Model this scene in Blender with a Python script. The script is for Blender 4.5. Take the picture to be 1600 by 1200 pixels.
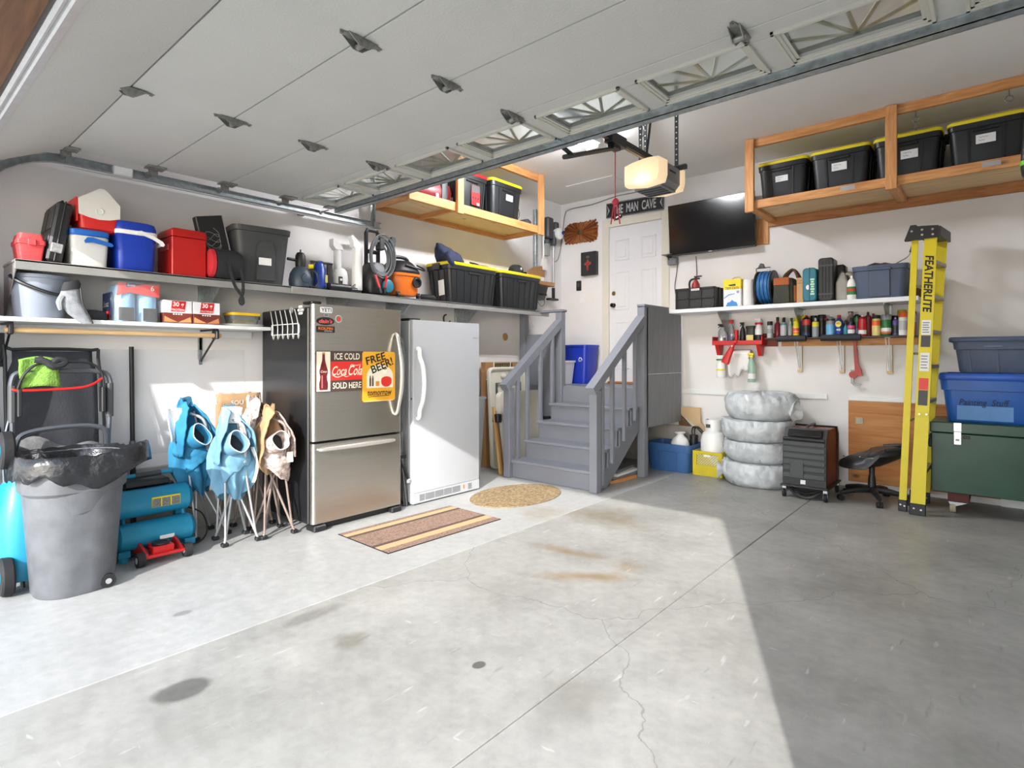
import bpy, bmesh, math, random
from mathutils import Vector, Matrix, noise
for _o in list(bpy.data.objects):
    bpy.data.objects.remove(_o)
S = bpy.context.scene
COL = S.collection
PI = math.pi
R = math.radians
RND = random.Random(7)

# ---------------------------------------------------------------- camera
cam_d = bpy.data.cameras.new('camera')
cam_d.sensor_fit = 'HORIZONTAL'
cam_d.sensor_width = 36.0
cam_d.lens = 20.0
cam_d.shift_y = -0.026
cam_d.clip_start = 0.02
cam = bpy.data.objects.new('camera', cam_d)
COL.objects.link(cam)
cam.location = (0.0, 0.0, 1.36)
cam.rotation_euler = (R(90), 0, R(40.68))
S.camera = cam

# ---------------------------------------------------------------- sky, sun, exposure
world = bpy.data.worlds.new('sky')
S.world = world
world.use_nodes = True
_nt = world.node_tree
_bg = _nt.nodes['Background']
_sky = _nt.nodes.new('ShaderNodeTexSky')
_sky.sky_type = 'NISHITA'
_sky.sun_disc = False
_sky.sun_elevation = R(26)
_sky.sun_rotation = R(155)
_sky.air_density = 1.0
_sky.dust_density = 0.6
_hs = _nt.nodes.new('ShaderNodeHueSaturation')
_hs.inputs['Saturation'].default_value = 0.5
_nt.links.new(_sky.outputs[0], _hs.inputs['Color'])
_nt.links.new(_hs.outputs[0], _bg.inputs[0])
_bg.inputs[1].default_value = 0.52
sun_d = bpy.data.lights.new('sun', 'SUN')
sun_d.energy = 5.9
sun_d.color = (1.0, 0.975, 0.94)
sun_d.angle = R(0.55)
sun = bpy.data.objects.new('sun', sun_d)
COL.objects.link(sun)
sun.location = (2, -6, 6)
sun.rotation_euler = Vector((-0.458, 1.0, -0.54)).to_track_quat('-Z', 'Y').to_euler()
S.view_settings.view_transform = 'Standard'
S.view_settings.look = 'None'
S.view_settings.gamma = 1.0
S.view_settings.use_curve_mapping = False
S.view_settings.exposure = 0.32

# ---------------------------------------------------------------- materials
def lin(c):
    if isinstance(c, str):
        c = c.lstrip('#')
        c = [int(c[i:i + 2], 16) / 255 for i in (0, 2, 4)]
    return tuple((x / 12.92 if x <= 0.04045 else ((x + 0.055) / 1.055) ** 2.4) for x in c)

MATS = {}
def mat(name, col='808080', rough=0.5, metal=0.0, var=0.08, scale=9.0, bump=0.0, bscale=None,
        trans=0.0, alpha=1.0, emit=None, estr=0.0, coat=0.0, stretch=(1, 1, 1), aniso=0.0):
    if name in MATS:
        return MATS[name]
    m = bpy.data.materials.new(name)
    m.use_nodes = True
    nt = m.node_tree
    b = nt.nodes['Principled BSDF']
    c = lin(col)
    tc = nt.nodes.new('ShaderNodeTexCoord')
    mp = nt.nodes.new('ShaderNodeMapping')
    mp.inputs['Scale'].default_value = stretch
    nt.links.new(tc.outputs['Object'], mp.inputs[0])
    nz = nt.nodes.new('ShaderNodeTexNoise')
    nz.inputs['Scale'].default_value = scale
    nz.inputs['Detail'].default_value = 4
    nt.links.new(mp.outputs[0], nz.inputs[0])
    rp = nt.nodes.new('ShaderNodeValToRGB')
    rp.color_ramp.elements[0].position = 0.3
    rp.color_ramp.elements[1].position = 0.7
    rp.color_ramp.elements[0].color = tuple(x * (1 - var) for x in c) + (1,)
    rp.color_ramp.elements[1].color = tuple(min(1, x * (1 + var)) for x in c) + (1,)
    nt.links.new(nz.outputs['Fac'], rp.inputs[0])
    nt.links.new(rp.outputs[0], b.inputs['Base Color'])
    b.inputs['Roughness'].default_value = rough
    b.inputs['Metallic'].default_value = metal
    b.inputs['Transmission Weight'].default_value = trans
    b.inputs['Alpha'].default_value = alpha
    b.inputs['Coat Weight'].default_value = coat
    if emit:
        b.inputs['Emission Color'].default_value = lin(emit) + (1,)
        b.inputs['Emission Strength'].default_value = estr
    if bump:
        n2 = nt.nodes.new('ShaderNodeTexNoise')
        n2.inputs['Scale'].default_value = bscale or scale * 6
        n2.inputs['Detail'].default_value = 5
        nt.links.new(mp.outputs[0], n2.inputs[0])
        bp = nt.nodes.new('ShaderNodeBump')
        bp.inputs['Strength'].default_value = bump
        bp.inputs['Distance'].default_value = 0.01
        nt.links.new(n2.outputs['Fac'], bp.inputs['Height'])
        nt.links.new(bp.outputs[0], b.inputs['Normal'])
    MATS[name] = m
    return m

def wood(name, light, dark, axis=0, scale=3.0, rough=0.6, knots=True):
    """Grain stretched along one axis, with a few dark knots."""
    if name in MATS:
        return MATS[name]
    m = bpy.data.materials.new(name)
    m.use_nodes = True
    nt = m.node_tree
    b = nt.nodes['Principled BSDF']
    tc = nt.nodes.new('ShaderNodeTexCoord')
    mp = nt.nodes.new('ShaderNodeMapping')
    sc = [scale * 7] * 3
    sc[axis] = scale * 0.7
    mp.inputs['Scale'].default_value = sc
    nt.links.new(tc.outputs['Object'], mp.inputs[0])
    nz = nt.nodes.new('ShaderNodeTexNoise')
    nz.inputs['Scale'].default_value = 1.6
    nz.inputs['Detail'].default_value = 6
    nz.inputs['Distortion'].default_value = 0.9
    nt.links.new(mp.outputs[0], nz.inputs[0])
    rp = nt.nodes.new('ShaderNodeValToRGB')
    rp.color_ramp.elements[0].position = 0.32
    rp.color_ramp.elements[1].position = 0.68
    rp.color_ramp.elements[0].color = lin(dark) + (1,)
    rp.color_ramp.elements[1].color = lin(light) + (1,)
    nt.links.new(nz.outputs['Fac'], rp.inputs[0])
    out = rp.outputs[0]
    if knots:
        mk = nt.nodes.new('ShaderNodeMapping')
        s2 = [5.5] * 3
        s2[axis] = 2.6
        mk.inputs['Scale'].default_value = s2
        nt.links.new(tc.outputs['Object'], mk.inputs[0])
        vo = nt.nodes.new('ShaderNodeTexVoronoi')
        vo.inputs['Scale'].default_value = 1.0
        nt.links.new(mk.outputs[0], vo.inputs[0])
        kr = nt.nodes.new('ShaderNodeValToRGB')
        kr.color_ramp.elements[0].position = 0.04
        kr.color_ramp.elements[1].position = 0.13
        kr.color_ramp.elements[0].color = (0.28, 0.28, 0.28, 1)
        nt.links.new(vo.outputs['Distance'], kr.inputs[0])
        mx = nt.nodes.new('ShaderNodeMixRGB')
        mx.blend_type = 'MULTIPLY'
        mx.inputs[0].default_value = 1.0
        nt.links.new(out, mx.inputs[1])
        nt.links.new(kr.outputs[0], mx.inputs[2])
        out = mx.outputs[0]
    nt.links.new(out, b.inputs['Base Color'])
    b.inputs['Roughness'].default_value = rough
    MATS[name] = m
    return m

# ---------------------------------------------------------------- mesh builder
class MB:
    def __init__(s, m=None):
        s.v = []
        s.f = []
        s.m = m or Matrix()
    def add(s, vs, fs):
        n = len(s.v)
        s.v += [s.m @ Vector(p) for p in vs]
        s.f += [tuple(i + n for i in f) for f in fs]
        return s
    def box(s, x0, x1, y0, y1, z0, z1, ch=0.0):
        lo, hi = (min(x0, x1), min(y0, y1), min(z0, z1)), (max(x0, x1), max(y0, y1), max(z0, z1))
        ch = min(ch, *[(hi[k] - lo[k]) * 0.45 for k in range(3)])
        if ch <= 0:
            vs = [(lo[0] if i & 1 == 0 else hi[0], lo[1] if i & 2 == 0 else hi[1], lo[2] if i & 4 == 0 else hi[2]) for i in range(8)]
            return s.add(vs, [(0, 2, 3, 1), (4, 5, 7, 6), (0, 1, 5, 4), (2, 6, 7, 3), (0, 4, 6, 2), (1, 3, 7, 5)])
        vs, ix = [], {}
        for sg in [(a, b, c) for a in (0, 1) for b in (0, 1) for c in (0, 1)]:
            for ax in range(3):
                p = []
                for k in range(3):
                    q = hi[k] if sg[k] else lo[k]
                    if k != ax:
                        q += -ch if sg[k] else ch
                    p.append(q)
                ix[sg + (ax,)] = len(vs)
                vs.append(p)
        fs = []
        for ax in range(3):
            a, b = [k for k in range(3) if k != ax]
            for sgn in (0, 1):
                def key(sa, sb, ax_=ax):
                    q = [0, 0, 0]; q[ax] = sgn; q[a] = sa; q[b] = sb
                    return ix[tuple(q) + (ax_,)]
                fs.append((key(0, 0), key(1, 0), key(1, 1), key(0, 1)))
            for sa in (0, 1):
                for sb in (0, 1):
                    q0 = [0, 0, 0]; q0[a] = sa; q0[b] = sb
                    q1 = list(q0); q1[ax] = 1
                    fs.append((ix[tuple(q0) + (a,)], ix[tuple(q1) + (a,)], ix[tuple(q1) + (b,)], ix[tuple(q0) + (b,)]))
        for sg in [(p, q, r) for p in (0, 1) for q in (0, 1) for r in (0, 1)]:
            fs.append((ix[sg + (0,)], ix[sg + (1,)], ix[sg + (2,)]))
        return s.add(vs, fs)
    def cbox(s, cx, cy, cz, sx, sy, sz, ch=0.0):
        return s.box(cx - sx / 2, cx + sx / 2, cy - sy / 2, cy + sy / 2, cz - sz / 2, cz + sz / 2, ch)
    def loft(s, loops, c0=True, c1=True):
        n = len(loops[0])
        vs = [p for l in loops for p in l]
        fs = []
        for i in range(len(loops) - 1):
            for j in range(n):
                k = (j + 1) % n
                fs.append((i * n + j, i * n + k, (i + 1) * n + k, (i + 1) * n + j))
        if c0:
            fs.append(tuple(range(n - 1, -1, -1)))
        if c1:
            fs.append(tuple((len(loops) - 1) * n + j for j in range(n)))
        return s.add(vs, fs)
    def lathe(s, prof, seg=20, cx=0, cy=0, cz=0, c0=True, c1=True):
        return s.loft([[(cx + r * math.cos(2 * PI * k / seg), cy + r * math.sin(2 * PI * k / seg), cz + z) for k in range(seg)] for r, z in prof], c0, c1)
    def cyl(s, p0, p1, r0, r1=None, seg=12, caps=True):
        p0, p1 = Vector(p0), Vector(p1)
        r1 = r0 if r1 is None else r1
        q = (p1 - p0).to_track_quat('Z', 'Y')
        loops = []
        for p, r in ((p0, r0), (p1, r1)):
            loops.append([p + q @ Vector((r * math.cos(2 * PI * k / seg), r * math.sin(2 * PI * k / seg), 0)) for k in range(seg)])
        return s.loft(loops, caps, caps)
    def tube(s, pts, r, seg=8, smooth=0, closed=False):
        P = [Vector(p) for p in pts]
        if smooth:
            Q = []
            n = len(P)
            for i in range(n if closed else n - 1):
                a = P[(i - 1) % n] if closed or i > 0 else P[0]
                b, c = P[i], P[(i + 1) % n]
                d = P[(i + 2) % n] if closed or i < n - 2 else P[-1]
                for k in range(smooth):
                    t = k / smooth
                    Q.append(0.5 * ((2 * b) + (c - a) * t + (2 * a - 5 * b + 4 * c - d) * t * t + (3 * b - a - 3 * c + d) * t ** 3))
            if not closed:
                Q.append(P[-1])
            P = Q
        n = len(P)
        rr_ = r if isinstance(r, (list, tuple)) else None
        loops = []
        up = None
        for i in range(n):
            if closed:
                t = (P[(i + 1) % n] - P[i - 1]).normalized()
            else:
                t = (P[min(i + 1, n - 1)] - P[max(i - 1, 0)]).normalized()
            if up is None:
                up = Vector((0, 0, 1)) if abs(t.z) < 0.9 else Vector((1, 0, 0))
            x = up.cross(t)
            if x.length < 1e-6:
                x = Vector((1, 0, 0)).cross(t)
            x.normalize()
            y = t.cross(x).normalized()
            up = y
            if rr_:
                f = i / max(1, n - 1) * (len(rr_) - 1)
                a = int(min(f, len(rr_) - 2))
                rad = rr_[a] + (rr_[a + 1] - rr_[a]) * (f - a)
            else:
                rad = r
            loops.append([P[i] + x * rad * math.cos(2 * PI * k / seg) + y * rad * math.sin(2 * PI * k / seg) for k in range(seg)])
        if closed:
            loops.append(loops[0])
            return s.loft(loops, False, False)
        return s.loft(loops)
    def prism(s, poly, d0, d1, axis='y'):
        def P(a, b, d):
            return (a, d, b) if axis == 'y' else ((d, a, b) if axis == 'x' else (a, b, d))
        return s.loft([[P(a, b, d0) for a, b in poly], [P(a, b, d1) for a, b in poly]])
    def ball(s, cx, cy, cz, rx, ry=None, rz=None, seg=14, ring=8):
        ry = rx if ry is None else ry
        rz = rx if rz is None else rz
        loops = []
        for i in range(ring + 1):
            t = -PI / 2 + PI * i / ring
            q = max(math.cos(t), 0.02)
            loops.append([(cx + rx * q * math.cos(2 * PI * k / seg), cy + ry * q * math.sin(2 * PI * k / seg), cz + rz * math.sin(t)) for k in range(seg)])
        return s.loft(loops)
    def grid(s, fn, nu, nv):
        vs = [fn(i / nu, j / nv) for i in range(nu + 1) for j in range(nv + 1)]
        w = nv + 1
        return s.add(vs, [(i * w + j, (i + 1) * w + j, (i + 1) * w + j + 1, i * w + j + 1) for i in range(nu) for j in range(nv)])
    def mesh(s, name, flat=False, ang=35):
        me = bpy.data.meshes.new(name)
        me.from_pydata([tuple(p) for p in s.v], [], s.f)
        bm = bmesh.new()
        bm.from_mesh(me)
        bmesh.ops.recalc_face_normals(bm, faces=bm.faces)
        bm.to_mesh(me)
        bm.free()
        if not flat:
            me.polygons.foreach_set('use_smooth', [True] * len(me.polygons))
            me.set_sharp_from_angle(angle=R(ang))
        me.update()
        return me

def rr(w, d, r, z, cx=0, cy=0, n=3):
    """rounded-rectangle loop"""
    r = max(1e-4, min(r, w / 2 - 1e-4, d / 2 - 1e-4))
    out = []
    for qx, qy, a0 in ((1, 1, 0), (-1, 1, 90), (-1, -1, 180), (1, -1, 270)):
        for k in range(n + 1):
            a = R(a0 + 90 * k / n)
            out.append((cx + qx * (w / 2 - r) + r * math.cos(a), cy + qy * (d / 2 - r) + r * math.sin(a), z))
    return out

def ob(name, mb, m, parent=None, flat=False, solid=0.0, sub=0, ang=35):
    me = mb.mesh(name, flat, ang) if isinstance(mb, MB) else mb
    o = bpy.data.objects.new(name, me)
    if not me.materials:
        me.materials.append(m)
    COL.objects.link(o)
    if parent:
        o.parent = parent
    if sub:
        md = o.modifiers.new('sub', 'SUBSURF'); md.levels = sub; md.render_levels = sub
    if solid:
        md = o.modifiers.new('solid', 'SOLIDIFY'); md.thickness = solid; md.offset = 0
    return o

def tag(o, label, cat, group=None):
    o['label'] = label
    o['category'] = cat
    if group:
        o['group'] = group
    return o

def thing(name, label, cat, loc=(0, 0, 0), rz=0.0, group=None, rot=None):
    o = bpy.data.objects.new(name, None)
    o.empty_display_size = 0.1
    COL.objects.link(o)
    o.location = loc
    o.rotation_euler = rot or (0, 0, rz)
    return tag(o, label, cat, group)

def struct(name, mb, m, parent=None, flat=False):
    o = ob(name, mb, m, parent, flat)
    if not parent:
        o['kind'] = 'structure'
    return o

def dup(root, loc, rz=None, label=None):
    r = root.copy(); COL.objects.link(r); r.location = loc
    if rz is not None:
        r.rotation_euler = (0, 0, rz)
    if label:
        r['label'] = label
    for ch in list(root.children):
        c_ = ch.copy(); COL.objects.link(c_); c_.parent = r
        for g in list(ch.children):
            d_ = g.copy(); COL.objects.link(d_); d_.parent = c_
    return r

def text(name, s, m, parent, loc, w=None, h=None, rot=(PI / 2, 0, 0), ext=0.0008, shear=0.0, bold=0.0, space=1.0):
    """flat lettering (built-in font) centred at loc, fitted to width w and/or height h"""
    cu = bpy.data.curves.new(name, 'FONT')
    cu.body = s
    cu.size = 1.0
    cu.extrude = 0.0
    cu.offset = bold
    cu.shear = shear
    cu.space_character = space
    cu.resolution_u = 3
    t = bpy.data.objects.new(name, cu)
    COL.objects.link(t)
    dg = bpy.context.evaluated_depsgraph_get()
    me = bpy.data.meshes.new_from_object(t.evaluated_get(dg))
    bpy.data.objects.remove(t)
    xs = [v.co.x for v in me.vertices] or [0, 1]
    ys = [v.co.y for v in me.vertices] or [0, 1]
    W_, H_ = max(xs) - min(xs), max(ys) - min(ys)
    cx, cy = (max(xs) + min(xs)) / 2, (max(ys) + min(ys)) / 2
    kx = (w / W_) if w else (h / H_)
    ky = (h / H_) if h else kx
    for v in me.vertices:
        v.co = ((v.co.x - cx) * kx, (v.co.y - cy) * ky, 0)
    me.materials.clear()
    me.materials.append(m)
    me.name = name
    o = bpy.data.objects.new(name, me)
    COL.objects.link(o)
    o.parent = parent
    o.location = loc
    o.rotation_euler = rot
    return o

LEFT = PI / 2          # things on the left wall: local x runs along the wall, local y into it
W, B, CEIL = -4.95, 6.88, 3.62

# common materials
M_wall = mat('painted_drywall', 'e7e4e2', 0.85, var=0.03, scale=3, bump=0.05, bscale=60)
M_ceil = mat('ceiling_paint', 'eae8e5', 0.9, var=0.02, scale=2, bump=0.05, bscale=80)
M_conc = mat('foundation_concrete', 'a7a49d', 0.9, var=0.12, scale=6, bump=0.25, bscale=40)
M_white = mat('white_paint', 'e9e9e8', 0.45, var=0.02)
M_wplas = mat('white_plastic', 'eeeeec', 0.35, var=0.02)
M_blk = mat('black_plastic', '1c1d1f', 0.45, var=0.15)
M_blk2 = mat('soft_black', '26272a', 0.7, var=0.15, bump=0.1)
M_rub = mat('black_rubber', '18181a', 0.75, var=0.2, bump=0.15)
M_galv = mat('galvanised_steel', 'a9b0b2', 0.38, 0.75, var=0.22, scale=28)
M_steel = mat('bright_steel', 'c8c8c8', 0.25, 0.95, var=0.05)
M_dsteel = mat('dull_steel', '77797a', 0.42, 0.8, var=0.2, scale=30)
M_grey = mat('grey_plastic', '6f7276', 0.5, var=0.08)
M_red = mat('red_plastic', 'c31d1d', 0.4, var=0.06)
M_yel = mat('yellow_plastic', 'e8d21c', 0.4, var=0.04)
M_wood = wood('fir_lumber', 'd9a066', 'b87a43', 0)
M_woody = wood('fir_lumber_lengthwise', 'd9a066', 'b87a43', 1)
M_woodz = wood('fir_lumber_upright', 'd9a066', 'b87a43', 2)
M_ply = wood('pale_plywood', 'e2c79a', 'cfaf7f', 0, scale=2)
M_plyy = wood('pale_plywood_lengthwise', 'e2c79a', 'cfaf7f', 1, scale=2)
M_stair = mat('grey_stair_paint', '7b7e87', 0.5, var=0.04, scale=5, bump=0.05)
M_label = mat('paper_label', 'e8e8e6', 0.6, var=0.03)
M_ink = mat('black_ink', '1a1a1a', 0.6, var=0.05)
M_silver = mat('silver_paint', 'b9bbbd', 0.35, 0.5, var=0.08)
M_card = mat('cardboard', 'a87d52', 0.85, var=0.08)
M_clear = mat('clear_plastic', 'e6ecef', 0.12, trans=0.9, var=0.02)

# ---------------------------------------------------------------- floor
def concrete(name, base, dark, spots):
    m = bpy.data.materials.new(name)
    m.use_nodes = True
    nt = m.node_tree
    b = nt.nodes['Principled BSDF']
    tc = nt.nodes.new('ShaderNodeTexCoord')
    def noise_(sc, det, lo, hi, c0, c1):
        n = nt.nodes.new('ShaderNodeTexNoise')
        n.inputs['Scale'].default_value = sc
        n.inputs['Detail'].default_value = det
        n.inputs['Roughness'].default_value = 0.62
        nt.links.new(tc.outputs['Object'], n.inputs[0])
        r_ = nt.nodes.new('ShaderNodeValToRGB')
        r_.color_ramp.elements[0].position = lo
        r_.color_ramp.elements[1].position = hi
        r_.color_ramp.elements[0].color = c0 + (1,)
        r_.color_ramp.elements[1].color = c1 + (1,)
        nt.links.new(n.outputs['Fac'], r_.inputs[0])
        return r_.outputs[0], n
    def mix(a, b_, mode, fac=1.0):
        x = nt.nodes.new('ShaderNodeMixRGB')
        x.blend_type = mode
        if isinstance(fac, float):
            x.inputs[0].default_value = fac
        else:
            nt.links.new(fac, x.inputs[0])
        nt.links.new(a, x.inputs[1])
        if isinstance(b_, tuple):
            x.inputs[2].default_value = b_
        else:
            nt.links.new(b_, x.inputs[2])
        return x.outputs[0]
    c, _ = noise_(1.7, 9, 0.3, 0.72, lin(dark), lin(base))
    c2, n2 = noise_(14, 8, 0.3, 0.75, (0.82, 0.82, 0.80), (1.06, 1.06, 1.05))
    c = mix(c, c2, 'MULTIPLY')
    c3, _ = noise_(60, 3, 0.22, 0.34, (0.72, 0.70, 0.67), (1, 1, 1))
    c = mix(c, c3, 'MULTIPLY')
    if name == 'worn_concrete':
        # pale drag scuffs and a few hairline cracks
        for sc_, ang_, lo_, hi_, add_ in (((26, 5, 1), 35, 0.66, 0.74, 0.16), ((7, 34, 1), -20, 0.68, 0.75, 0.14), ((22, 4, 1), 80, 0.67, 0.75, -0.18)):
            ms = nt.nodes.new('ShaderNodeMapping')
            ms.inputs['Scale'].default_value = sc_
            ms.inputs['Rotation'].default_value = (0, 0, R(ang_))
            nt.links.new(tc.outputs['Object'], ms.inputs[0])
            ns = nt.nodes.new('ShaderNodeTexNoise')
            ns.inputs['Scale'].default_value = 1.0
            ns.inputs['Detail'].default_value = 6
            nt.links.new(ms.outputs[0], ns.inputs[0])
            mr = nt.nodes.new('ShaderNodeMapRange')
            mr.inputs['From Min'].default_value = lo_
            mr.inputs['From Max'].default_value = hi_
            mr.inputs['To Max'].default_value = abs(add_) * 3
            nt.links.new(ns.outputs['Fac'], mr.inputs['Value'])
            c = mix(c, (0.62, 0.62, 0.61, 1) if add_ > 0 else (0.16, 0.16, 0.15, 1), 'MIX', mr.outputs[0])
        wv = nt.nodes.new('ShaderNodeTexNoise')
        wv.inputs['Scale'].default_value = 2.2
        wv.inputs['Detail'].default_value = 6
        nt.links.new(tc.outputs['Object'], wv.inputs[0])
        va = nt.nodes.new('ShaderNodeVectorMath'); va.operation = 'MULTIPLY_ADD'
        nt.links.new(wv.outputs['Color'], va.inputs[0])
        va.inputs[1].default_value = (0.55, 0.55, 0)
        nt.links.new(tc.outputs['Object'], va.inputs[2])
        vo = nt.nodes.new('ShaderNodeTexVoronoi')
        vo.feature = 'DISTANCE_TO_EDGE'
        vo.voronoi_dimensions = '2D'
        vo.inputs['Scale'].default_value = 0.42
        nt.links.new(va.outputs[0], vo.inputs['Vector'])
        mc = nt.nodes.new('ShaderNodeMapRange')
        mc.inputs['From Min'].default_value = 0.0008
        mc.inputs['From Max'].default_value = 0.0022
        mc.inputs['To Min'].default_value = 0.55
        mc.inputs['To Max'].default_value = 0.0
        nt.links.new(vo.outputs['Distance'], mc.inputs['Value'])
        c = mix(c, (0.13, 0.13, 0.12, 1), 'MIX', mc.outputs[0])
    wob = nt.nodes.new('ShaderNodeTexNoise')
    wob.inputs['Scale'].default_value = 4.5
    wob.inputs['Detail'].default_value = 5
    nt.links.new(tc.outputs['Object'], wob.inputs[0])
    for (x, y, rx, ry, ang, col, soft, amt) in spots:
        mp = nt.nodes.new('ShaderNodeMapping')
        mp.vector_type = 'TEXTURE'
        mp.inputs['Location'].default_value = (x, y, 0)
        mp.inputs['Rotation'].default_value = (0, 0, R(ang))
        mp.inputs['Scale'].default_value = (rx, ry, 1)
        nt.links.new(tc.outputs['Object'], mp.inputs[0])
        ln = nt.nodes.new('ShaderNodeVectorMath'); ln.operation = 'LENGTH'
        nt.links.new(mp.outputs[0], ln.inputs[0])
        ad = nt.nodes.new('ShaderNodeMath'); ad.operation = 'MULTIPLY_ADD'
        nt.links.new(wob.outputs['Fac'], ad.inputs[0]); ad.inputs[1].default_value = 1.5
        nt.links.new(ln.outputs['Value'], ad.inputs[2])
        mr = nt.nodes.new('ShaderNodeMapRange')
        mr.inputs['From Min'].default_value = 1.75 - soft
        mr.inputs['From Max'].default_value = 1.75
        mr.inputs['To Min'].default_value = amt
        mr.inputs['To Max'].default_value = 0.0
        nt.links.new(ad.outputs[0], mr.inputs['Value'])
        c = mix(c, lin(col) + (1,), 'MULTIPLY', mr.outputs[0])
    nt.links.new(c, b.inputs['Base Color'])
    b.inputs['Roughness'].default_value = 0.42
    bp = nt.nodes.new('ShaderNodeBump')
    bp.inputs['Strength'].default_value = 0.12
    bp.inputs['Distance'].default_value = 0.01
    nt.links.new(n2.outputs['Fac'], bp.inputs['Height'])
    nt.links.new(bp.outputs[0], b.inputs['Normal'])
    return m

M_slab = concrete('worn_concrete', 'b0afab', '8f8e8a', [
    (-2.53, 0.88, 0.085, 0.12, 10, '8a8a86', 0.35, 0.75), (-1.75, 1.81, 0.028, 0.034, 0, '6c6c68', 0.25, 0.85),
    (-2.30, 3.28, 0.34, 0.09, 10, 'e6c089', 0.9, 0.75), (-1.95, 2.98, 0.42, 0.10, 35, 'e6c089', 0.9, 0.75),
    (-1.85, 3.30, 0.16, 0.15, 0, 'e8cc9c', 0.9, 0.6), (-2.38, 1.56, 0.10, 0.09, 0, 'b5b0a2', 0.7, 0.6),
    (-2.6, 4.2, 0.5, 0.3, 0, 'c9b48c', 0.7, 0.6), (-1.3, 1.9, 0.2, 0.3, 0, 'bdbab2', 0.9, 0.6),
    (-2.75, 1.6, 0.06, 0.2, 0, 'a8a6a0', 0.6, 0.5), (-0.55, 3.9, 0.6, 0.5, 20, 'bcbab6', 0.9, 0.5)])
M_slab2 = concrete('smooth_pale_concrete', 'b4b4b3', 'a6a6a5', [
    (-3.3, 1.15, 0.03, 0.05, 0, '909090', 0.3, 0.5), (-3.05, 3.95, 0.25, 0.3, 0, 'd8cba8', 0.7, 0.5)])
M_slab3 = concrete('driveway_concrete', 'c6c5c2', 'b4b3b0', [])

fl = struct('floor', MB().box(W, 1.15, 0.1, B, -0.2, -0.012), M_conc)
for x0, x1, mm in ((W, -2.874, M_slab2), (-2.868, -1.384, M_slab), (-1.379, 1.15, M_slab)):
    struct('slab', MB().box(x0, x1, 0.1, B, -0.05, 0.0, 0.004), mm, fl)
struct('driveway', MB().box(-16, 14, -18, 0.096, -0.2, -0.015), M_slab3)

# ---------------------------------------------------------------- walls, ceiling
struct('wall_left', MB().box(W - 0.15, W, 0.1, B + 0.15, -0.2, CEIL + 0.1), M_wall)
struct('wall_right', MB().box(1.15, 1.3, 0.1, B + 0.15, -0.2, CEIL + 0.1), M_wall)
struct('ceiling', MB().box(W - 0.15, 1.3, 0.1, B + 0.15, CEIL, CEIL + 0.12), M_ceil)
# back wall with the entry-door opening
DX0, DX1, DZ0, DZ1 = -4.16, -3.31, 1.0, 3.19
struct('wall_back', MB().box(W, DX0, B, B + 0.15, -0.2, CEIL + 0.1).box(DX1, 1.15, B, B + 0.15, -0.2, CEIL + 0.1)
       .box(DX0, DX1, B, B + 0.15, DZ1, CEIL + 0.1).box(DX0, DX1, B, B + 0.15, -0.2, DZ0), M_wall)
# front wall: piers, header beam of brown lumber
M_brown = wood('brown_header_lumber', '7a5230', '4f331c', 0, scale=2)
struct('wall_front', MB().box(W - 0.15, -4.52, 0.22, 0.40, -0.2, CEIL + 0.1).box(0.31, 1.3, 0.22, 0.40, -0.2, CEIL + 0.1), M_wall)
struct('trim_1', MB().box(-4.52, 0.31, 0.22, 0.40, 2.46, CEIL), M_brown)
# foundation kerb, lower wall lining and band trim on the back wall
struct('trim_2', MB().box(-4.95, -2.62, B - 0.06, B - 0.001, 0, 0.50), M_conc)
struct('trim_3', MB().box(-3.11, -1.42, B - 0.02, B - 0.001, 0.905, 0.965, 0.004).box(-1.22, 1.15, B - 0.02, B - 0.001, 0.905, 0.945, 0.004), M_white)
struct('trim_4', MB().box(W + 0.001, W + 0.05, 0.42, 6.8, 0, 0.52), M_conc)
M_or = wood('orange_plywood', 'c58a4f', 'a9682f', 0, scale=1.6)
struct('trim_5', MB().box(-1.22, 0.3, B - 0.022, B - 0.002, 0.06, 0.903), M_or)
struct('baseboard_back', MB().box(0.0, 1.15, B - 0.03, B - 0.024, 0.0, 0.12), M_white)
tan = mat('tan_board', 'c9ac84', 0.8, var=0.05)
struct('trim_6', MB().prism([(-3.09, 0.74), (-2.80, 0.74), (-2.80, 0.56), (-2.52, 0.33), (-2.62, 0.33), (-3.09, 0.68)], B - 0.072, B - 0.061), tan)
struct('trim_7', MB().prism([(-3.09, 0.50), (-2.93, 0.50), (-3.09, 0.66)], B - 0.05, B - 0.03), M_brown)
# ceiling hatch
struct('trim_8', MB().box(-4.35, -3.65, 6.15, 6.70, CEIL - 0.012, CEIL - 0.001, 0.003), M_ceil)
# holes and stud marks
pp = mat('cork_patch', 'b58a55', 0.9)

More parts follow.
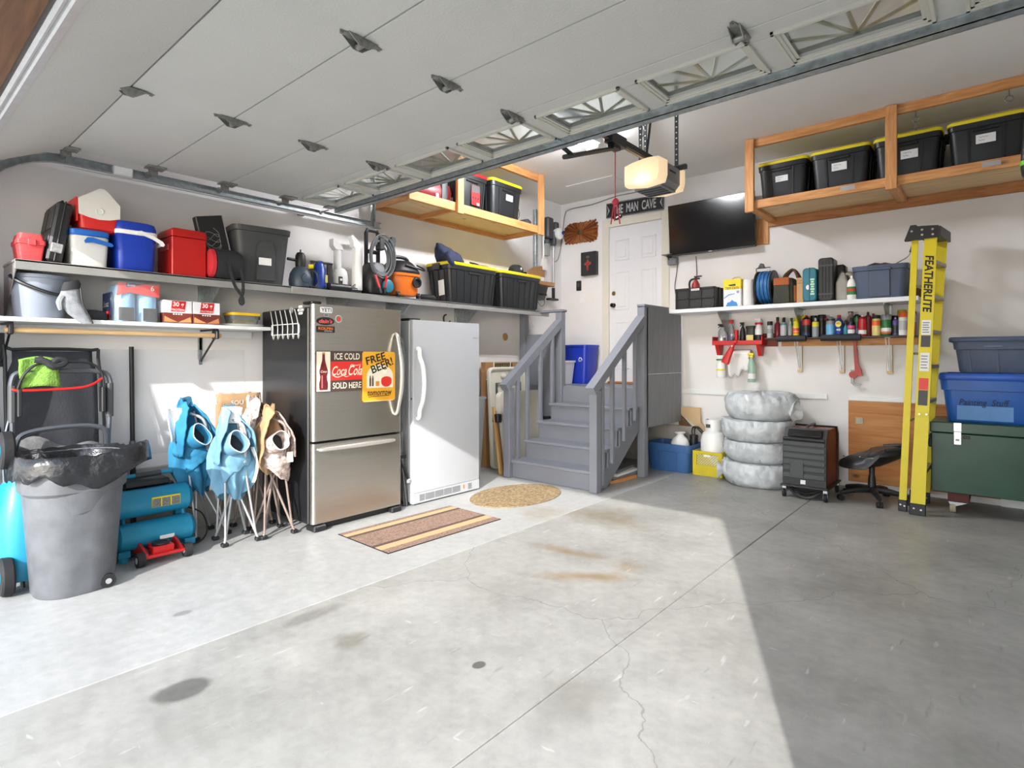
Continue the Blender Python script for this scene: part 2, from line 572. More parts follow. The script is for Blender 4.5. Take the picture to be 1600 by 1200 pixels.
# ---------------------------------------------------------------- entry door
M_door = mat('entry_door_paint', 'e3e3e6', 0.4, var=0.015)
dr = struct('door_1', MB().box(DX0 + 0.03, DX1 - 0.03, B + 0.015, B + 0.06, 1.03, DZ1 - 0.03), M_door)
for px in (-3.94, -3.54):
    for z0, z1 in ((2.69, 2.98), (2.01, 2.54), (1.2, 1.85)):
        p = MB()
        a, b_ = px - 0.11, px + 0.11
        for k, (ins, y) in enumerate(((0, 0.006), (0.02, 0.012))):
            p.box(a + ins, b_ - ins, B + 0.015 - y, B + 0.018, z0 + ins, z0 + ins + 0.018, 0.003).box(a + ins, b_ - ins, B + 0.015 - y, B + 0.018, z1 - ins - 0.018, z1 - ins, 0.003)
            p.box(a + ins, a + ins + 0.018, B + 0.015 - y, B + 0.018, z0 + ins, z1 - ins, 0.003).box(b_ - ins - 0.018, b_ - ins, B + 0.015 - y, B + 0.018, z0 + ins, z1 - ins, 0.003)
            break
        p.box(a + 0.045, b_ - 0.045, B + 0.008, B + 0.018, z0 + 0.045, z1 - 0.045, 0.006)
        ob('panel', p, M_door, dr)
kn = MB(Matrix.Translation((-4.065, B + 0.015, 2.08)) @ Matrix.Rotation(PI / 2, 4, 'X'))
kn.lathe([(0.032, 0), (0.032, 0.008), (0.012, 0.012), (0.012, 0.03), (0.028, 0.042), (0.03, 0.055), (0.02, 0.068)], 16)
ob('door_knob', kn, mat('dark_chrome', '55565a', 0.18, 0.95), dr)
db = MB(Matrix.Translation((-4.065, B + 0.015, 2.245)) @ Matrix.Rotation(PI / 2, 4, 'X'))
db.lathe([(0.03, 0), (0.03, 0.01), (0.022, 0.018), (0.008, 0.019)], 16)
ob('deadbolt', db, mat('brass', 'b3995a', 0.3, 0.9), dr)
fr = MB()
for x0, x1 in ((DX0 - 0.075, DX0 + 0.03), (DX1 - 0.03, DX1 + 0.075)):
    fr.box(x0, x1, B - 0.018, B + 0.02, 1.0, DZ1 + 0.075, 0.005)
fr.box(DX0 + 0.03, DX1 - 0.03, B - 0.018, B + 0.02, DZ1 - 0.03, DZ1 + 0.075, 0.005)
struct('door_frame', fr, mat('cream_trim', 'dcd6c8', 0.5, var=0.02), dr)
struct('door_sill', MB().box(DX0 + 0.03, DX1 - 0.03, B - 0.05, B + 0.06, 1.0, 1.03, 0.004), wood('orange_sill', 'b5763c', '8f5726', 0), dr)

# ---------------------------------------------------------------- overhead garage door
M_gd = mat('embossed_steel_door', 'c4c4bf', 0.6, var=0.03, scale=2.5, bump=0.25, bscale=90)
M_gd2 = mat('door_moulding', 'c3c2b8', 0.5, var=0.02)
GX0, GX1, GZ = -4.62, 0.36, 2.72
rows = [0.92, 1.425, 1.925, 2.425]
gd = bpy.data.objects.new('door_2', None)
COL.objects.link(gd)
gd.location = (0, 0, 0)
gd['kind'] = 'structure'
mb = MB(Matrix.Translation((0, 0.92, GZ)) @ Matrix.Rotation(R(26), 4, 'X'))
mb.box(GX0, GX1, -0.50, -0.003, 0, 0.045, 0.004)
ob('door_panel', mb, M_gd, gd)
for a, b_ in zip(rows[:-1], rows[1:]):
    ob('door_panel', MB().box(GX0, GX1, a + 0.004, b_ - 0.004, GZ, GZ + 0.045, 0.001), M_gd, gd)
    ob('gap_shade', MB().box(GX0, GX1, b_ - 0.006, b_ + 0.006, GZ + 0.012, GZ + 0.03), M_rub, gd)  # dark strip added in each section gap to stand in for its shade
# window section
wx = [-4.24, -3.61, -2.98, -2.355, -1.725, -1.095, -0.465, 0.165]
ww, wy0, wy1 = 0.235, 2.545, 2.815
top = MB()
top.box(GX0, GX1, 2.429, wy0, GZ, GZ + 0.045, 0.003).box(GX0, GX1, wy1, 2.935, GZ, GZ + 0.045, 0.003)
xs = [GX0] + [q for x in wx for q in (x - ww, min(x + ww, GX1 - 0.02))] + [GX1]
for i in range(0, len(xs), 2):
    top.box(xs[i], xs[i + 1], wy0, wy1, GZ, GZ + 0.045)
ob('door_panel', top, M_gd, gd)
M_glass = mat('window_glass', 'dfe5e2', 0.06, trans=0.92, var=0.01)
M_mun = mat('cream_muntin', 'd6cdab', 0.5, var=0.03)
for i, x in enumerate(wx):
    x0, x1 = x - ww, min(x + ww, GX1 - 0.02)
    f = MB()
    for k in range(3):
        d, z0 = 0.014 * k, GZ - 0.014 + 0.006 * k
        o_ = 0.035
        f.box(x0 - o_ + d, x1 + o_ - d, wy0 - o_ + d, wy0 - o_ + d + 0.016, z0, GZ + 0.002, 0.002).box(x0 - o_ + d, x1 + o_ - d, wy1 + o_ - d - 0.016, wy1 + o_ - d, z0, GZ + 0.002, 0.002)
        f.box(x0 - o_ + d, x0 - o_ + d + 0.016, wy0 - o_ + d, wy1 + o_ - d, z0, GZ + 0.002, 0.002).box(x1 + o_ - d - 0.016, x1 + o_ - d, wy0 - o_ + d, wy1 + o_ - d, z0, GZ + 0.002, 0.002)
    fo = ob('window_frame', f, M_gd2, gd)
    ob('pane', MB().box(x0, x1, wy0, wy1, GZ + 0.018, GZ + 0.022), M_glass, fo)
    mu = MB()
    c0 = (x, wy1 - 0.01)
    for ang in (25, 60, 90, 120, 155):
        L = 0.33
        ex, ey = c0[0] + L * math.cos(R(ang)) * 0.9, c0[1] - L * math.sin(R(ang))
        t = 1.0
        if ey < wy0: t = min(t, (c0[1] - wy0) / (c0[1] - ey))
        if ex < x0: t = min(t, (c0[0] - x0) / (c0[0] - ex))
        if ex > x1: t = min(t, (x1 - c0[0]) / (ex - c0[0]))
        e = (c0[0] + (ex - c0[0]) * t, c0[1] + (ey - c0[1]) * t)
        dx, dy = e[0] - c0[0], e[1] - c0[1]
        L2 = math.hypot(dx, dy)
        mu.m = Matrix.Translation((c0[0], c0[1], GZ + 0.028)) @ Matrix.Rotation(math.atan2(dy, dx), 4, 'Z')
        mu.box(0, L2, -0.008, 0.008, -0.004, 0.004)
    mu.m = Matrix()
    ob('muntin', mu, M_mun, fo)
# strut, bottom seal, hinges
ob('strut', MB().box(GX0, GX1, 2.885, 2.889, 2.68, GZ).box(GX0, GX1, 2.885, 2.94, 2.68, 2.684).box(GX0, GX1, 2.936, 2.94, 2.68, GZ)
   .box(GX0, GX1, 2.875, 2.889, GZ - 0.003, GZ - 0.0005).box(GX0, GX1, 2.936, 2.95, GZ - 0.003, GZ - 0.0005), M_galv, gd)
mb = MB(Matrix.Translation((0, 0.92, GZ)) @ Matrix.Rotation(R(26), 4, 'X'))
mb.box(GX0, GX1, -0.52, -0.475, -0.012, 0.05, 0.006).box(GX0, GX1, -0.545, -0.515, 0.0, 0.04, 0.01)
ob('bottom_rail', mb, mat('aluminium_retainer', 'd3d4d4', 0.4, 0.4, var=0.06, scale=20), gd)
M_hin = mat('hinge_steel', '8d8d89', 0.4, 0.55, var=0.3, scale=40)
def hinge_mesh():
    h = MB()
    h.prism([(-0.085, -0.006), (-0.03, -0.022), (0.03, -0.022), (0.085, -0.006), (0.075, 0.006), (0.03, 0.02), (-0.03, 0.02), (-0.075, 0.006)], -0.004, 0.0, 'z')
    h.prism([(-0.06, 0), (-0.018, -0.034), (0.018, -0.034), (0.06, 0)], -0.020, -0.017, 'y')
    h.prism([(-0.06, 0), (-0.018, -0.034), (0.018, -0.034), (0.06, 0)], 0.017, 0.020, 'y')
    h.cyl((0.0, -0.024, -0.022), (0.0, 0.024, -0.022), 0.011, seg=10)
    for q in (-0.075, 0.075):
        h.cyl((q, 0, -0.009), (q, 0, 0), 0.006, seg=6)
    return h.mesh('hinge')
hm = hinge_mesh()
for i, y in enumerate(rows):
    for x in (-3.33, -2.08, -0.83):
        hi = ob('hinge', hm, M_hin, gd)
        hi.location = (x, y, GZ - 0.001)
        hi.rotation_euler = (R(13) if i == 0 else 0, 0, PI / 2); hi.scale = (1.25, 1.25, 1.15)
    hi = ob('roller_bracket', MB().box(-0.05, 0.05, -0.06, 0.06, -0.012, 0, 0.003).box(-0.055, -0.045, -0.03, 0.03, -0.04, 0).cyl((-0.16, 0, -0.022), (-0.04, 0, -0.022), 0.006, seg=8).cyl((-0.17, 0, -0.022), (-0.148, 0, -0.022), 0.022, seg=12), M_hin, gd)
    hi.location = (GX0 + 0.03, y, GZ)
hi = ob('roller_bracket', MB().box(-0.05, 0.05, -0.05, 0.03, -0.012, 0, 0.003).cyl((-0.16, 0, -0.022), (-0.04, 0, -0.022), 0.006, seg=8).cyl((-0.17, 0, -0.022), (-0.148, 0, -0.022), 0.022, seg=12), M_hin, gd)
hi.location = (GX0 + 0.03, 2.83, GZ)
ob('bottom_bracket', MB().box(-4.62, -4.5, 0.455, 0.50, 2.485, 2.50, 0.003), M_hin, gd)

# left track
tr = thing('door_track', 'galvanised channel track running below the garage door edge on the left', 'track', (-4.80, 0, 0))
ch = MB()
TZ = GZ - 0.022
path = [(3.53, TZ)] + [(0.95, TZ)] + [(0.95 - 0.50 * math.sin(R(a)), TZ - 0.50 + 0.50 * math.cos(R(a))) for a in range(10, 91, 10)] + [(0.45, 0.05)]
def sweep(lo, hi, x0, x1):
    loops = []
    for i, (y, z) in enumerate(path):
        a, b_ = path[max(i - 1, 0)], path[min(i + 1, len(path) - 1)]
        t = Vector((b_[0] - a[0], b_[1] - a[1])).normalized()
        n = Vector((-t.y, t.x))
        loops.append([(x0, y + n.x * lo, z + n.y * lo), (x1, y + n.x * lo, z + n.y * lo), (x1, y + n.x * hi, z + n.y * hi), (x0, y + n.x * hi, z + n.y * hi)])
    ch.loft(loops)
sweep(-0.028, 0.028, -0.022, -0.019)
sweep(-0.028, -0.025, -0.019, 0.016)
sweep(0.025, 0.028, -0.019, 0.016)
ob('channel', ch, M_galv, tr)
ob('angle_strip', MB().box(-0.05, -0.022, 0.95, 3.5, TZ - 0.035, TZ - 0.028, 0.001).box(-0.05, -0.046, 0.95, 3.5, TZ - 0.035, TZ + 0.02), M_white, tr)
ob('tape_patch', MB().box(-0.03, 0.02, 1.22, 1.34, TZ - 0.034, TZ + 0.032, 0.006), M_white, tr)
ob('end_hanger', MB().box(-0.03, 0.012, 3.44, 3.50, TZ - 0.03, TZ + 0.03, 0.002).box(-0.026, -0.022, 3.42, 3.46, TZ, CEIL).box(-0.026, 0.01, 3.456, 3.46, TZ, CEIL), M_galv, tr)
ob('wall_bracket', MB().box(-0.148, -0.03, 2.7, 2.76, TZ - 0.02, TZ + 0.05, 0.002), M_dsteel, tr)
# ================================================================ shelves and racks
def slope_box(mb, p0, p1, w, t):
    """board between two points in a plane of constant x: w across x, t thick"""
    p0, p1 = Vector(p0), Vector(p1)
    d = (p1 - p0).normalized()
    n = Vector((1, 0, 0)).cross(d).normalized() * t / 2
    h = Vector((w / 2, 0, 0))
    mb.loft([[p + h + n, p - h + n, p - h - n, p + h - n] for p in (p0, p1)])
    return mb

def gusset(mb, x, y_wall, y_front, z_top, drop):
    """triangular sheet-metal shelf bracket, wall at y_wall (local frame, y into the wall)"""
    mb.prism([(y_wall, z_top), (y_front, z_top), (y_front, z_top - 0.02), (y_wall - 0.02, z_top - drop), (y_wall, z_top - drop)], x - 0.002, x + 0.002, 'x')
    mb.box(x - 0.002, x + 0.03, y_front, y_wall, z_top - 0.003, z_top - 0.0005)
    return mb

# long upper shelf on the left wall (local x = world Y)
us = thing('wall_shelf', 'long grey steel shelf high on the left wall holding coolers and totes', 'shelf', (W, 0, 1.96), LEFT)
M_shelf = mat('shelf_grey', '9b9a97', 0.4, 0.35, var=0.06, scale=6)
for a, b_ in ((0.65, 2.42), (2.424, 4.2), (4.204, 6.02)):
    ob('shelf_board', MB().box(a, b_, -0.42, -0.002, -0.015, 0, 0.002).box(a, b_, -0.42, -0.412, -0.062, -0.002, 0.002).box(a, b_, -0.41, -0.40, -0.062, -0.056), M_shelf, us)
ob('end_plate', MB().prism([(-0.41, -0.016), (0, -0.016), (0, -0.33), (-0.03, -0.33), (-0.41, -0.06)], 0.655, 0.659, 'x'), M_shelf, us)
for y in (1.86, 3.02, 3.72, 4.72):
    ob('bracket', gusset(MB(), y, -0.003, -0.40, -0.016, 0.34), M_galv, us)
    ob('standard', MB().box(y - 0.02, y + 0.004, -0.012, -0.002, -0.62, -0.02), M_galv, us)

ls = thing('wall_shelf', 'short white board shelf under the grey one at the left edge', 'shelf', (W, 0, 1.61), LEFT)
ob('shelf_board', MB().box(0.42, 2.27, -0.37, -0.002, -0.028, 0, 0.003), M_white, ls)
ob('cleat', MB().box(0.42, 2.27, -0.03, -0.002, -0.09, -0.029, 0.002), M_white, ls)
rod = thing('closet_rod', 'pale wooden closet rod in black brackets under the white board shelf', 'rod', (W, 0, 1.53), LEFT)
ob('pole', MB().cyl((0.62, -0.30, 0), (1.90, -0.30, 0), 0.017, seg=16), wood('pale_dowel', 'e0bd8e', 'cfa672', 0, knots=False), rod)
for y in (0.645, 1.86):
    k = MB()
    k.box(y - 0.012, y + 0.012, -0.33, -0.002, 0.038, 0.051, 0.002)
    k.box(y - 0.012, y + 0.012, -0.345, -0.255, -0.028, 0.04, 0.006)
    slope_box(k, (y, -0.28, -0.02), (y, -0.012, -0.20), 0.012, 0.01)
    k.box(y - 0.012, y + 0.012, -0.012, -0.002, -0.23, 0.05, 0.002)
    ob('bracket', k, M_blk, rod)

# back-wall shelf (local x = world X)
bs = thing('wall_shelf', 'white board shelf on the back wall right of the stairs', 'shelf', (0, B, 1.935))
ob('shelf_board', MB().box(-3.07, -0.58, -0.41, -0.002, -0.045, 0, 0.004), mat('white_melamine', 'e6e9ee', 0.35, var=0.02), bs)
for x in (-2.47, -1.66, -0.86):
    ob('bracket', gusset(MB(), x, -0.003, -0.38, -0.046, 0.30), M_galv, bs)
    ob('standard', MB().box(x - 0.004, x + 0.02, -0.012, -0.002, -0.33, -0.05), M_galv, bs)
ob('cleat', MB().box(-0.95, -0.42, -0.025, -0.002, 0.02, 0.13, 0.003), M_brown, bs)

cs = thing('wall_shelf', 'narrow black shelf of spray cans under the white back shelf', 'shelf', (0, B, 1.575))
ob('shelf_board', MB().box(-2.0, -0.62, -0.23, -0.002, -0.015, 0, 0.002), M_blk, cs)
ob('cleat', MB().box(-1.88, -0.62, -0.03, -0.002, -0.09, -0.0155, 0.003), M_wood, cs)
for x in (-1.69, -1.28, -0.855):
    st = ob('wood_strip', MB().box(x - 0.026, x + 0.026, -0.022, -0.002, -0.38, -0.091, 0.003), wood('pale_strip', 'dcc39c', 'c9a97e', 2), cs)
    br = MB()
    for s_ in (-1, 1):
        slope_box(br, (x + s_ * 0.014, -0.19, -0.02), (x + s_ * 0.006, -0.026, -0.34), 0.006, 0.02)
    br.box(x - 0.022, x + 0.022, -0.21, -0.024, -0.0185, -0.0155).box(x - 0.02, x + 0.02, -0.026, -0.023, -0.35, -0.02)
    ob('bracket', br, M_white, cs)
for i, (x0, x1) in enumerate(((-1.86, -1.575), (-1.43, -1.07))):
    fo = MB()
    fo.loft([[(x, -0.225 - 0.03 + 0.034 * math.cos(a), -0.012 + 0.034 * math.sin(a)) for a in [2 * PI * k / 14 for k in range(14)]] for x in (x0, x1)])
    fo.box(x0, x1, -0.24, -0.222, -0.03, 0.02, 0.004)
    tag(ob('foam_tube', fo, M_blk2), ('left' if i == 0 else 'right') + ' black foam tube clipped along the edge of the spray can shelf', 'foam tube', 'foam tubes on the can shelf').location = (0, B, 1.575)

# red plastic tray with paper-towel roll
rt = thing('paper_towel_tray', 'red plastic wall tray of spray bottles with paper towel holder below', 'wall tray', (-2.32, B, 1.505))
t = MB().box(-0.285, 0.285, -0.20, -0.002, 0, 0.012, 0.003).box(-0.285, 0.285, -0.205, -0.193, 0, 0.05, 0.004).box(-0.285, -0.273, -0.20, -0.002, 0, 0.10, 0.003).box(0.273, 0.285, -0.20, -0.002, 0, 0.10, 0.003)
ob('tray', t, M_red, rt)
for s_ in (-1, 1):
    ob('arm', MB().prism([(-0.19, 0.0), (-0.02, 0.0), (-0.06, -0.13), (-0.12, -0.13)], s_ * 0.235 - 0.02, s_ * 0.235 + 0.02, 'x'), M_red, rt)
ob('backboard', MB().box(0.20, 0.40, -0.018, -0.002, -0.02, 0.13, 0.002), mat('red_brown_board', '7e3f30', 0.7), rt)
tw = thing('paper_towel_roll', 'white paper towel sheet hanging from the red tray', 'paper towel', (-2.32, B, 1.40))
ob('roll', MB().cyl((-0.13, -0.09, 0), (0.13, -0.09, 0), 0.052, seg=18), mat('paper_towel', 'ececec', 0.9, var=0.02), tw)
def sheet(u, v):
    x = -0.125 + 0.25 * u
    L = 0.23 + (0.04 * math.sin(u * 5 + 0.4) + 0.03 * math.sin(u * 17)) * (1 if u < 0.7 else 0.6) - (0.05 * max(0, u - 0.6))
    return (x, -0.143 + 0.03 * v * v, -0.0 - L * v)
ob('sheet', MB().grid(sheet, 16, 6), MATS['paper_towel'], tw, solid=0.002)

# ---------------------------------------------------------------- overhead racks
oh = thing('overhead_rack', 'wooden ceiling rack above the left wall with totes and a red case', 'storage rack', (0, 0, 2.90))
ob('deck', MB().box(W + 0.002, -4.372, 3.52, 5.58, 0.045, 0.06), M_plyy, oh)
ob('front_beam', MB().box(-4.372, -4.332, 3.52, 5.60, -0.005, 0.085, 0.003), M_woody, oh)
ob('ledger', MB().box(W + 0.002, W + 0.042, 3.52, 5.60, -0.005, 0.044, 0.003), M_woody, oh)
for y in (3.52, 4.13, 5.56):
    ob('joist', MB().box(W + 0.044, -4.374, y, y + 0.038, -0.005, 0.044, 0.002), M_wood, oh)
for y, x0 in ((5.525, -4.33), (4.13, -4.33)):
    ob('post', MB().box(x0, x0 + 0.04, y, y + 0.085, -0.03, 0.715, 0.003), M_woodz, oh)
ob('top_rail', MB().box(-4.375, -4.332, 3.52, 5.60, 0.635, 0.718, 0.003), M_woody, oh)

ohr = thing('overhead_rack', 'long wooden ceiling rack on the right loaded with four black totes', 'storage rack', (0, 0, 2.90))
ob('deck', MB().box(-1.99, 1.0, 6.142, B - 0.002, 0.045, 0.062), M_ply, ohr)
ob('front_beam', MB().box(-2.02, 1.0, 6.10, 6.14, 0.0, 0.085, 0.003), M_wood, ohr)
ob('ledger', MB().box(-2.02, 1.0, B - 0.042, B - 0.002, -0.05, 0.044, 0.003), wood('reddish_ledger', 'bf8552', '9d6335', 0), ohr)
for x in (-2.02, -0.79):
    ob('joist', MB().box(x, x + 0.085, 6.142, B - 0.044, 0.005, 0.044, 0.002), M_woody, ohr)
for x in (-2.02, -0.79):
    ob('post', MB().box(x, x + 0.088, 6.06, 6.098, -0.035, 0.715, 0.003), M_woodz, ohr)
ob('top_rail', MB().box(-2.02, 1.0, 6.10, 6.14, 0.635, 0.718, 0.003), M_wood, ohr)
for x in (-1.15, -0.12):
    ob('tape_strip', MB().box(x, x + 0.12, 6.0975, 6.0995, 0.03, 0.07), M_silver, ohr)
for i, (x, z) in enumerate(((-0.57, 3.53), (0.05, 3.53))):
    e = MB().cyl((0, 0, 0), (0, 0, -0.05), 0.004, seg=8)
    e.tube([(0.025 * math.sin(a), 0.0, -0.075 + 0.025 * math.cos(a)) for a in [2 * PI * k / 14 for k in range(14)]], 0.004, 6, closed=True)
    if i == 0:
        e.tube([(0.008 * math.sin(a), 0.028 * math.sin(a), -0.128 + 0.035 * math.cos(a)) for a in [2 * PI * k / 14 for k in range(14)]], 0.004, 6, closed=True)
    tag(ob('eye_bolt', e, M_dsteel), ('steel eye bolt with a snap link' if i == 0 else 'plain steel eye bolt') + ' screwed under the right rack top rail', 'eye bolt', 'eye bolts under the rack rail').location = (x, 6.12, z)

# ---------------------------------------------------------------- stairs
sc = thing('staircase', 'grey painted wooden stairs with railings rising to the entry door', 'staircase', (0, 0, 0))
SX0, SX1 = -4.20, -3.14
for k in range(5):
    y = 4.90 + 0.245 * k
    ob('riser', MB().box(SX0, SX1, y, y + 0.02, 0.2 * k + (0.003 if k == 0 else 0), 0.2 * (k + 1) - 0.031), M_stair, sc)
    if k < 4:
        ob('tread', MB().box(SX0 - 0.03, SX1 + 0.03, y - 0.025, y + 0.255, 0.2 * (k + 1) - 0.03, 0.2 * (k + 1), 0.005), M_stair, sc)
for x in (SX0 - 0.028, SX1 + 0.004):
    saw = [(4.95, 0.004)]
    for k in range(5):
        y = 4.922 + 0.245 * k
        saw += [(y, 0.2 * k + 0.1 if k == 0 else 0.2 * k + 0.002), (y, 0.2 * (k + 1) - 0.032)]
    saw += [(5.95, 0.96), (5.95, 0.62), (5.14, 0.004)]
    ob('stringer', MB().prism(saw, x, x + 0.024, 'x'), M_stair, sc)
for x, z1 in ((-4.245, 1.02), (-3.095, 1.02)):
    ob('newel_post', MB().box(x - 0.045, x + 0.045, 4.84, 4.93, 0.002, z1, 0.004), M_stair, sc)
for x in (-4.245, -3.095):
    p = ob('newel_post', MB().box(x - 0.045, x + 0.045, 5.84, 5.93, 0.002, 1.935, 0.004), M_stair, sc)
    hr = MB()
    slope_box(hr, (x, 4.80, 1.02), (x, 5.86, 1.80), 0.10, 0.085)
    ob('handrail', hr, M_stair, sc)
    for y in (5.00 if x < -4 else 4.97, 5.17, 5.42, 5.66):
        k = int((y - 4.9) / 0.245)
        zb = 0.2 * (k + 1) if x < -4 else 0.2 * (k + 1) - 0.14
        xo = x + (0.035 if x < -4 else 0.025)
        ob('baluster', MB().box(xo - 0.019, xo + 0.019, y - 0.02, y + 0.024, zb, 1.02 + (y - 4.8) * 0.735 - 0.03, 0.003), M_stair, sc)
ob('landing_deck', MB().box(W + 0.06, -3.10, 5.895, B - 0.07, 0.965, 1.0, 0.003), M_stair, sc)
ob('landing_fascia', MB().box(W + 0.06, -4.24, 5.90, 5.93, 0.6, 0.963), M_stair, sc)
ob('guard_cap', MB().box(W + 0.05, -4.19, 5.83, 5.95, 1.937, 1.967, 0.004), M_stair, sc)
ob('guard_post', MB().box(W + 0.06, W + 0.15, 5.84, 5.93, 0.002, 1.935, 0.004), M_stair, sc)
ob('guard_panel', MB().box(W + 0.15, -4.29, 5.885, 5.90, 1.0, 1.66), M_stair, sc)
for z0, z1 in ((0.56, 1.165), (1.17, 1.934)):
    ob('guard_panel', MB().box(-3.068, -3.05, 5.90, B - 0.065, z0, z1), wood('grey_painted_plywood', '85878c', '7a7c82', 2, scale=2.4, knots=False), sc)
ob('guard_cap', MB().box(-3.14, -3.04, 5.83, 6.45, 1.937, 1.962, 0.004), M_stair, sc)
# ================================================================ generic containers
def tub(w, d, h, taper=0.86, r=0.05, t=0.006, rim=0.018, open_=True, rimz=None, foot=0.0):
    mb = MB()
    L = [rr(w * taper, d * taper, r * taper, 0), rr(w * (taper + 0.02), d * (taper + 0.02), r, 0.012)]
    rz = h * 0.88 if rimz is None else rimz
    f = lambda z: taper + 0.02 + (1 - taper - 0.05) * z / h
    L += [rr(w * f(rz), d * f(rz), r, rz)]
    L += [rr(w * f(rz) + rim, d * f(rz) + rim, r, rz + 0.004), rr(w * f(h) + rim, d * f(h) + rim, r, h)]
    if open_:
        L += [rr(w * f(h) - 2 * t, d * f(h) - 2 * t, r, h), rr(w * taper - 2 * t, d * taper - 2 * t, r * 0.8, 0.02)]
    return mb.loft(L)

def ribs(mb, w, d, h, taper, xs, rw=0.016, proud=0.008, z0=0.02, z1=None, sides=True, r=0.05):
    """vertical ribs on the front (and left/right) faces of a tapered tub"""
    z1 = z1 or h * 0.86
    f = lambda z: taper + 0.02 + (1 - taper - 0.05) * z / h
    for x in xs:
        lo = []
        for z in (z0, z1):
            k = f(z)
            y = -d * k / 2
            lo.append([(x * k - rw / 2, y - proud, z), (x * k + rw / 2, y - proud, z), (x * k + rw / 2, y + 0.004, z), (x * k - rw / 2, y + 0.004, z)])
        mb.loft(lo)
    if sides:
        for s_ in (-1, 1):
            for yy in (-0.25, 0.0, 0.25):
                lo = []
                for z in (z0, z1):
                    k = f(z)
                    x = s_ * w * k / 2
                    lo.append([(x + s_ * proud, yy * d * k - rw / 2, z), (x + s_ * proud, yy * d * k + rw / 2, z), (x - s_ * 0.004, yy * d * k + rw / 2, z), (x - s_ * 0.004, yy * d * k - rw / 2, z)])
                mb.loft(lo)
    return mb

def lid(w, d, z, t=0.035, r=0.05, over=0.03):
    mb = MB()
    return mb.loft([rr(w + over - 0.008, d + over - 0.008, r, z), rr(w + over, d + over, r, z + 0.006), rr(w + over, d + over, r, z + t * 0.7),
                    rr(w + over - 0.015, d + over - 0.015, r, z + t), rr(w - 0.05, d - 0.05, r * 0.8, z + t), rr(w - 0.065, d - 0.065, r * 0.8, z + t * 0.65)])

M_tote = mat('black_tote_plastic', '1e2022', 0.42, var=0.12, scale=5)
def yellow_tote(label, loc, rz, w, d, h, group, lab=None, lidcol=None, nr=None, rib=True, name='storage_tote'):
    o = thing(name, label, 'tote', loc, rz, group)
    tb = tub(w, d, h, 0.84, 0.05, open_=False)
    if rib:
        ribs(tb, w, d, h, 0.84, nr or [-0.36 * w, -0.2 * w, 0.2 * w, 0.36 * w])
    f = 0.84 + 0.02 + 0.11 * 0.8
    tb.box(-0.09, 0.09, -d * f / 2 - 0.02, -d * f / 2 + 0.01, h * 0.80, h * 0.86, 0.006)
    ob('tub', tb, M_tote, o)
    ob('lid', lid(w * 0.97, d * 0.97, h, 0.035, 0.05), lidcol or M_yel, o)
    for s_ in (-1, 1):
        ob('latch', MB().box(s_ * (w / 2 + 0.012) - 0.008, s_ * (w / 2 + 0.012) + 0.008, -0.06, 0.06, h - 0.05, h + 0.02, 0.004), M_tote, o)
    if lab:
        lx, lz, lw, lh = lab
        k = 0.86 + 0.11 * lz / h
        ang = math.atan2(0.055 * d, h)
        lb = ob('label', MB().box(-lw / 2, lw / 2, -0.001, 0.001, -lh / 2, lh / 2), M_label, o)
        lb.location = (lx, -d * k / 2 - 0.010, lz)
        lb.rotation_euler = (ang, 0, 0)
        for q in range(2):
            sc_ = ob('handwriting', MB().tube([(-lw * 0.35 + lw * 0.06 * i, 0, lh * (0.2 - 0.35 * q) + lh * 0.09 * math.sin(i * 2.4 + q)) for i in range(9 - 3 * q)], 0.0012, 4), M_ink, lb)
            sc_.location = (0, -0.0014, 0)
    return o

# four totes on the right rack
G1 = 'black totes with yellow lids on the right ceiling rack'
for (x0, x1, lbx, lab) in ((-1.95, -1.475, 'black yellow-lidded tote at the left end of the right ceiling rack', (0.0, 0.24, 0.12, 0.06)),
                           (-1.445, -0.935, 'black yellow-lidded tote second from left on the right ceiling rack', (0.0, 0.25, 0.13, 0.075)),
                           (-0.905, -0.395, 'black yellow-lidded tote just right of the right rack middle post', (0.02, 0.24, 0.13, 0.075)),
                           (-0.355, 0.16, 'black yellow-lidded tote at the right photo edge on the ceiling rack', (0.0, 0.25, 0.13, 0.075))):
    w = x1 - x0
    yellow_tote(lbx, ((x0 + x1) / 2, 6.53, 2.963), 0, w, 0.58, 0.40, G1, lab, nr=[-0.24 * w, 0.24 * w])

# left rack: red case, red-lid tote, yellow-lid tote, black fan
yellow_tote('black tote with yellow lid on the left ceiling rack', (-4.63, 5.05, 2.961), LEFT, 0.55, 0.46, 0.43, 'totes on the left ceiling rack', (0.03, 0.28, 0.12, 0.07), nr=[-0.15, 0.15])
rt2 = yellow_tote('black tote with red lid and red tool label on left ceiling rack', (-4.63, 4.46, 2.961), LEFT, 0.50, 0.46, 0.40, 'totes on the left ceiling rack', None, M_red, nr=[-0.2, 0.2])
rl = ob('label', MB().box(-0.065, 0.065, -0.001, 0.001, -0.11, 0.11), M_red, rt2)
rl.location = (0.05, -0.223, 0.19)
ob('label_print', MB().box(-0.063, 0.063, -0.0025, -0.001, 0.03, 0.108), mat('dark_grey_print', '4a4848', 0.6), rl)
for i in range(3):
    ob('label_print', MB().cyl((-0.04 + 0.04 * i, -0.0025, -0.03), (-0.04 + 0.04 * i, 0, -0.03), 0.013, seg=8), M_ink, rl)
ob('label_print', MB().box(0.015, 0.055, -0.0025, -0.001, -0.105, -0.08), M_label, rl)

